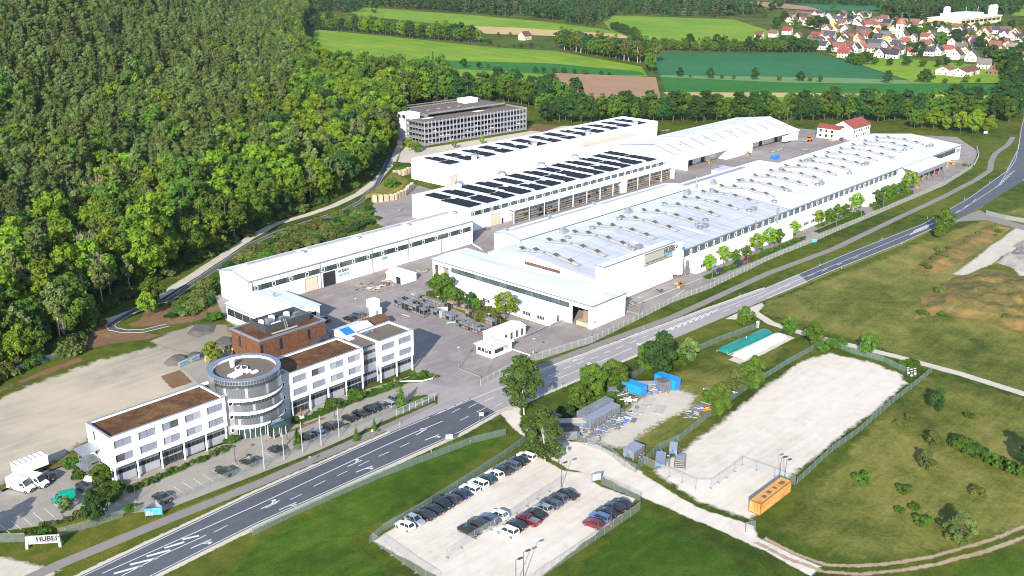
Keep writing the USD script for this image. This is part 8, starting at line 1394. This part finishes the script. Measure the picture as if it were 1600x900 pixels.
# ---------------------------------------------------------------- the village
HP = {}
def house_parts(T, L_, W, h, rise, roof, wallm, chim=True, dorm=False):
    w, l = W / 2, L_ / 2
    T.part('wall', MB().loft([np.array([(x, -w, 0), (x, -w, h), (x, 0, h + rise), (x, w, h), (x, w, 0)]) for x in (-l, l)]), wallm)
    for s_ in (-1, 1): T.part('roof_half', MB().obox((-l - .4, s_ * (w + .5), h - rise * .5 / w + .03), (L_ + .8, 0, 0), (0, -s_ * (w + .5), rise * (w + .5) / w), (0, 0, .25)), roof)
    for s_ in (-1, 1):
        for i in range(3):
            for z in ((1.0, 3.6) if h > 4 else (1.0,)): T.part('window', MB().box(-l + L_ * (.18 + .27 * i), -l + L_ * (.18 + .27 * i) + 1.2, s_ * (w + .02) - .03, s_ * (w + .02) + .03, z, z + 1.3), 'glass_dark')
        for i in (-1, 1): T.part('window', MB().box(s_ * (l + .02) - .03, s_ * (l + .02) + .03, i * w * .45 - .55, i * w * .45 + .55, 1.0, 2.3), 'glass_dark')
        T.part('window', MB().box(s_ * (l + .02) - .03, s_ * (l + .02) + .03, -.6, .6, h + .1, h + 1.4), 'glass_dark')
    if chim: T.part('chimney', MB().box(l * .3, l * .3 + .8, .5, 1.2, h + rise * .6, h + rise + 1.0), 'brown_tile')
    if dorm: T.part('dormer', MB().box(-1.6, 1.6, -w * .95, -w * .3, h, h + rise * .55), wallm); T.part('dormer_roof', MB().obox((-2, -w, h + rise * .55), (4, 0, 0), (0, w * .85, .3), (0, 0, .2)), roof)
WORD = {'red_tile': 'red', 'brown_tile': 'brown', 'dark_tile': 'dark', 'orange_tile': 'orange', 'grey_tile': 'grey', 'house_white': 'white', 'house_cream': 'cream', 'house_yellow': 'yellow', 'barn_wood': 'wooden'}
TOWN = []
def house(u, v, L_, W, roof, wallm, rz, label=None, tall=True, group=None):
    x, y = G(u, v); L_, W = L_ * .8, W * .8; h = 4.8 if tall else 3.0; key = (round(L_), round(W), roof, wallm, tall); TOWN.append((x, y, max(L_, W) * .5))
    lab = label or f'{WORD[wallm]} house with {WORD[roof]} roof among the village houses'; grp = group if label else f'village houses, {WORD[wallm]} with {WORD[roof]} roof'
    if key in HP: copy(HP[key], 'village_house', (x, y, 0), rz, lab, 'house', grp); return
    T = Thing('village_house', (x, y, 0), lab, 'house', grp, rz, 1.0, local=True); house_parts(T, L_, W, h, W * .48, roof, wallm, L_ < 16); HP[key] = T.path
A0, A1 = .15, 1.72                                                        # the two directions of the village streets
named = [(1230, 54, 13, 11, 'red_tile', 'house_white', A1, 'white gabled house left in the village behind the round dark trees'), (1247, 62, 13, 9, 'brown_tile', 'house_cream', A0, 'brown roofed cream house at the left edge of the village'), (1268, 66, 15, 11, 'brown_tile', 'barn_wood', A0, 'brown barn beside the cream house at the left of the village'), (1296, 62, 15, 12, 'dark_tile', 'house_white', A1, 'white gabled house with blue dark roof at the left front of the village'), (1293, 74, 13, 11, 'red_tile', 'house_white', A0, 'white house with red roof behind the front row on the left'), (1310, 80, 15, 11, 'brown_tile', 'house_white', A1, 'white house with brown roof in the front row, left'), (1318, 90, 12, 11, 'red_tile', 'house_white', A1, 'white gabled front house at the end of the field track'), (1325, 75, 14, 10, 'brown_tile', 'house_cream', A0, 'cream house with brown roof behind the orange roof'), (1347, 80, 18, 8, 'orange_tile', 'house_white', A0, 'long low building with bright orange red roof in the village front'), (1340, 68, 14, 9, 'orange_tile', 'house_cream', A0, 'terracotta house above the bright orange roof'), (1366, 76, 17, 13, 'dark_tile', 'house_white', A1, 'large white gable with blue grey roof left of the church'), (1383, 62, 14, 12, 'grey_tile', 'house_yellow', A1, 'yellow gable with grey roof beside the church'), (1375, 90, 15, 11, 'dark_tile', 'house_white', A0, 'white house with dark roof in the middle of the front row'), (1394, 92, 14, 11, 'dark_tile', 'house_white', A1, 'white gable with blue roof in the front row below the church'), (1405, 84, 12, 10, 'dark_tile', 'house_white', A1, 'white gable with black roof right below the church'), (1413, 72, 13, 10, 'red_tile', 'house_white', A1, 'red roofed white house right of the church'), (1363, 40, 12, 10, 'grey_tile', 'house_yellow', A1, 'bright yellow house in the upper village'), (1305, 43, 13, 9, 'grey_tile', 'house_yellow', A0, 'pale yellow house in the upper left village'), (1375, 50, 18, 12, 'brown_tile', 'house_cream', A0, 'cream gabled house with brown roof above the church'), (1322, 58, 17, 10, 'brown_tile', 'barn_wood', A0, 'long brown barn in the middle of the village'), (1355, 57, 17, 12, 'grey_tile', 'barn_wood', A0, 'grey roofed barn left of the church'), (1445, 76, 13, 10, 'brown_tile', 'house_white', A1, 'white gable with brown roof right of the round trees'), (1452, 87, 13, 10, 'dark_tile', 'house_white', A1, 'white gable with solar roof beside the large barn'), (1465, 86, 17, 11, 'dark_tile', 'house_white', A0, 'dark solar roofed barn beside the large brown roofed one'), (1492, 92, 22, 15, 'brown_tile', 'house_white', A0, 'very large white barn with steep brown roof on the right'), (1518, 95, 17, 12, 'dark_tile', 'house_white', A0, 'white house with slate roof right of the large barn'), (1537, 108, 13, 11, 'grey_tile', 'house_white', A1, 'white gable with grey roof above the long barn'), (1555, 80, 13, 11, 'brown_tile', 'house_yellow', A1, 'yellow house with brown roof at the right of the village'), (1575, 78, 18, 13, 'brown_tile', 'house_cream', A0, 'large house with brown roof at the right end of the village'), (1540, 56, 24, 13, 'brown_tile', 'house_cream', A0, 'long cream building with brown roof in the upper right'), (1586, 56, 20, 12, 'red_tile', 'house_cream', A0, 'cream house with red roof at the right edge'), (1598, 97, 14, 11, 'red_tile', 'house_cream', A1, 'orange house with red roof cut by the right edge'), (1208, 58, 12, 9, 'brown_tile', 'house_white', A1, 'white house with brown roof left of the village'), (1186, 60, 11, 9, 'brown_tile', 'house_white', A1, 'small house with brown roof at the field hedge'), (820, 62, 18, 11, 'brown_tile', 'house_cream', A0, 'lone farm building with brown roof in the far fields'), (1553, 116, 14, 10, 'brown_tile', 'barn_wood', A0, 'timber house with brown roof right of the long barn')]
for q in named: house(*q[:7], label=q[7], group=None)
x, y = G(1507, 118); T = Thing('long_barn', (x, y, 0), 'long white barn with flat brown roof at the lower edge of the village', 'barn', None, A0 - .17, 1.0, local=True); house_parts(T, 30, 13, 4.6, 2.6, 'brown_tile', 'house_white', False); T.part('barn_door', MB().box(1, 5, -6.6, -6.52, 0, 3.8), 'wood_dark')
x, y = G(1477, 117); T = Thing('long_barn', (x, y, 0), 'shorter brown roofed barn left of the long white barn', 'barn', None, A0 - .17, 1.0, local=True); house_parts(T, 13, 12, 4.4, 2.8, 'brown_tile', 'house_white', False)
x, y = G(1404, 66); T = Thing('church', (x, y, 0), 'white village church tower with orange spire and nave', 'church', None, A0, 1.0, local=True)
T.part('tower', MB().box(-3.6, 3.6, -3.6, 3.6, 0, 20), 'house_white'); T.part('spire', MB().lathe([(5.4, 19.8), (3.6, 23), (1.6, 25.2)], (0, 0), 8), 'orange_tile'); T.part('lantern', MB().lathe([(1.5, 25), (1.5, 27.5), (1.9, 27.7), (.9, 29.2), (.06, 33)], (0, 0), 8), 'dark_tile'); T.part('clock', MB().tube((-3.7, 0, 16.5), (-3.55, 0, 16.5), 1.2, 16), 'dark_tile')
for z in (6, 11, 14.2): T.part('tower_window', MB().box(-3.68, -3.58, -.6, .6, z, z + 1.8), 'glass_dark'); T.part('tower_window', MB().box(-.6, .6, -3.68, -3.58, z, z + 1.8), 'glass_dark')
T.part('nave', MB().loft([np.array([(x_, -5.5, 0), (x_, -5.5, 7), (x_, 0, 12.5), (x_, 5.5, 7), (x_, 5.5, 0)]) for x_ in (3.7, 22)]), 'house_white')
for s_ in (-1, 1): T.part('nave_roof', MB().obox((3.6, s_ * 6, 6.6), (19, 0, 0), (0, -s_ * 6, 6.05), (0, 0, .25)), 'brown_tile')
TOWN.append((x, y, 12))
x, y = G(1515, 36); T = Thing('factory', (x, y, 0), 'long pale factory with two white silo towers behind the village', 'factory', None, A0 - .25, 1.0, local=True)
T.part('hall', MB().box(-75, 45, -22, 22, 0, 9), 'house_cream'); T.part('roof', MB().box(-76, 46, -23, 23, 9.01, 9.8), 'white_roof'); T.part('upper_hall', MB().box(-50, 20, -8, 18, 9.8, 14), 'house_white'); T.part('office_wing', MB().box(-105, -75, -16, 12, 0, 6), 'house_cream')
for i in range(9): T.part('window_band', MB().box(-70 + i * 12.5, -60 + i * 12.5, -22.1, -22.02, 4, 7), 'glass_dark')
for i, (xx, yy) in enumerate(((-48, 12), (-42, 12), (36, -10), (43, -10), (50, -10))): T.part('silo', MB().lathe([(3.2, 0), (3.2, 21), (1.0, 23)], (xx, yy), 14), 'house_white', smooth=40)
for xx in (-5, 30, 62): T.part('mast', MB().tube((xx, 5, 9), (xx, 5, 21), .3, 6), 'concrete')
TOWN.append((x, y, 70)); TOWN.append((x - 40, y, 60))
# the other houses of the village, filled in between those and the trees
r = np.random.default_rng(91); VPG = Polygon(GP([(1215, 32), (1240, 24), (1290, 24), (1345, 25), (1400, 33), (1440, 36), (1462, 38), (1480, 47), (1560, 52), (1600, 54), (1600, 76), (1572, 86), (1545, 92), (1520, 86), (1430, 92), (1360, 90), (1310, 86), (1280, 80), (1255, 66), (1290, 52), (1262, 40), (1225, 42)]))
b = VPG.bounds; n_ = tries = 0
while n_ < 165 and tries < 9000:
    tries += 1; x, y = r.uniform(b[0], b[2]), r.uniform(b[1], b[3])
    if not VPG.contains(Point(x, y)) or any((x - p) ** 2 + (y - q) ** 2 < (rr_ + 6.2) ** 2 for p, q, rr_ in TOWN): continue
    u, v, _ = project(x, y, 0); up = v < 45
    roof = ['red_tile', 'brown_tile', 'brown_tile', 'dark_tile', 'dark_tile', 'brown_tile', 'dark_tile', 'grey_tile'][int(r.integers(8 if not up else 7))]; wm = ['house_white', 'house_white', 'house_white', 'house_cream'][int(r.integers(4))]
    house(u, v, *((12, 10), (14, 11), (11, 9))[int(r.integers(3))], roof, wm, float(r.choice([A0, A1]) + r.normal() * .12), tall=bool(r.random() < .7)); n_ += 1
# trees among the houses
big = [(1238, 82, 17), (1215, 80, 15), (1255, 82, 14), (1272, 82, 13), (1262, 45, 18), (1275, 47, 19), (1288, 48, 15), (1240, 46, 15), (1212, 46, 16), (1225, 32, 14), (1435, 60, 20), (1425, 62, 17), (1447, 58, 16), (1470, 74, 19), (1492, 72, 19), (1436, 90, 16), (1482, 48, 12), (1470, 48, 12), (1530, 78, 15), (1520, 66, 14), (1505, 64, 13), (1548, 100, 18), (1560, 104, 18), (1572, 110, 19), (1585, 112, 18), (1566, 118, 15), (1578, 100, 16), (1592, 92, 15), (1340, 104, 14), (1352, 102, 13), (1330, 100, 11), (1365, 102, 9), (1390, 104, 8), (1416, 104, 10), (1440, 106, 9), (1465, 106, 8), (1478, 104, 9), (1500, 104, 8), (1360, 52, 9), (1318, 48, 8), (1385, 58, 9), (1310, 30, 13), (1252, 26, 10), (1302, 16, 15), (1217, 15, 22), (1205, 20, 16), (1195, 28, 15), (1290, 34, 8), (1460, 44, 10), (1540, 46, 12), (1560, 48, 12), (1580, 46, 13), (1595, 44, 13), (1525, 48, 11), (1508, 48, 10), (1600, 70, 12), (1398, 38, 9), (1352, 30, 10), (1330, 82, 6), (1395, 72, 7), (1278, 74, 7), (1540, 84, 8)]
while len(big) < 125:
    x, y = r.uniform(b[0], b[2]), r.uniform(b[1], b[3])
    if VPG.contains(Point(x, y)) and all((x - p) ** 2 + (y - q) ** 2 > (rr_ + 2.0) ** 2 for p, q, rr_ in TOWN): u, v, _ = project(x, y, 0); big.append((u, v, r.uniform(5, 11)))
for i, (u, v, h) in enumerate(big):
    x, y = G(u, v); k_ = ['dark', 'maple', 'dark'][i % 3]; tree(k_, x, y, h, KIND[k_][4] + ' among the village houses', 'village trees of kind ' + k_, wide=1.25, name='garden_tree')

# ---------------------------------------------------------------- the air of a slightly hazy morning
usdkit.material(stage, '/World/Looks/haze', {'v': ('principled_volume', {'color': (.80, .88, 1.0), 'density': 2e-5, 'anisotropy': .2})}, [], volume='v.volume')
single('haze', MB().box(-9800, 9800, -9800, 9800, -1.5, 190), 'haze', 'thin bluish haze over the valley', 'haze', kind='stuff')
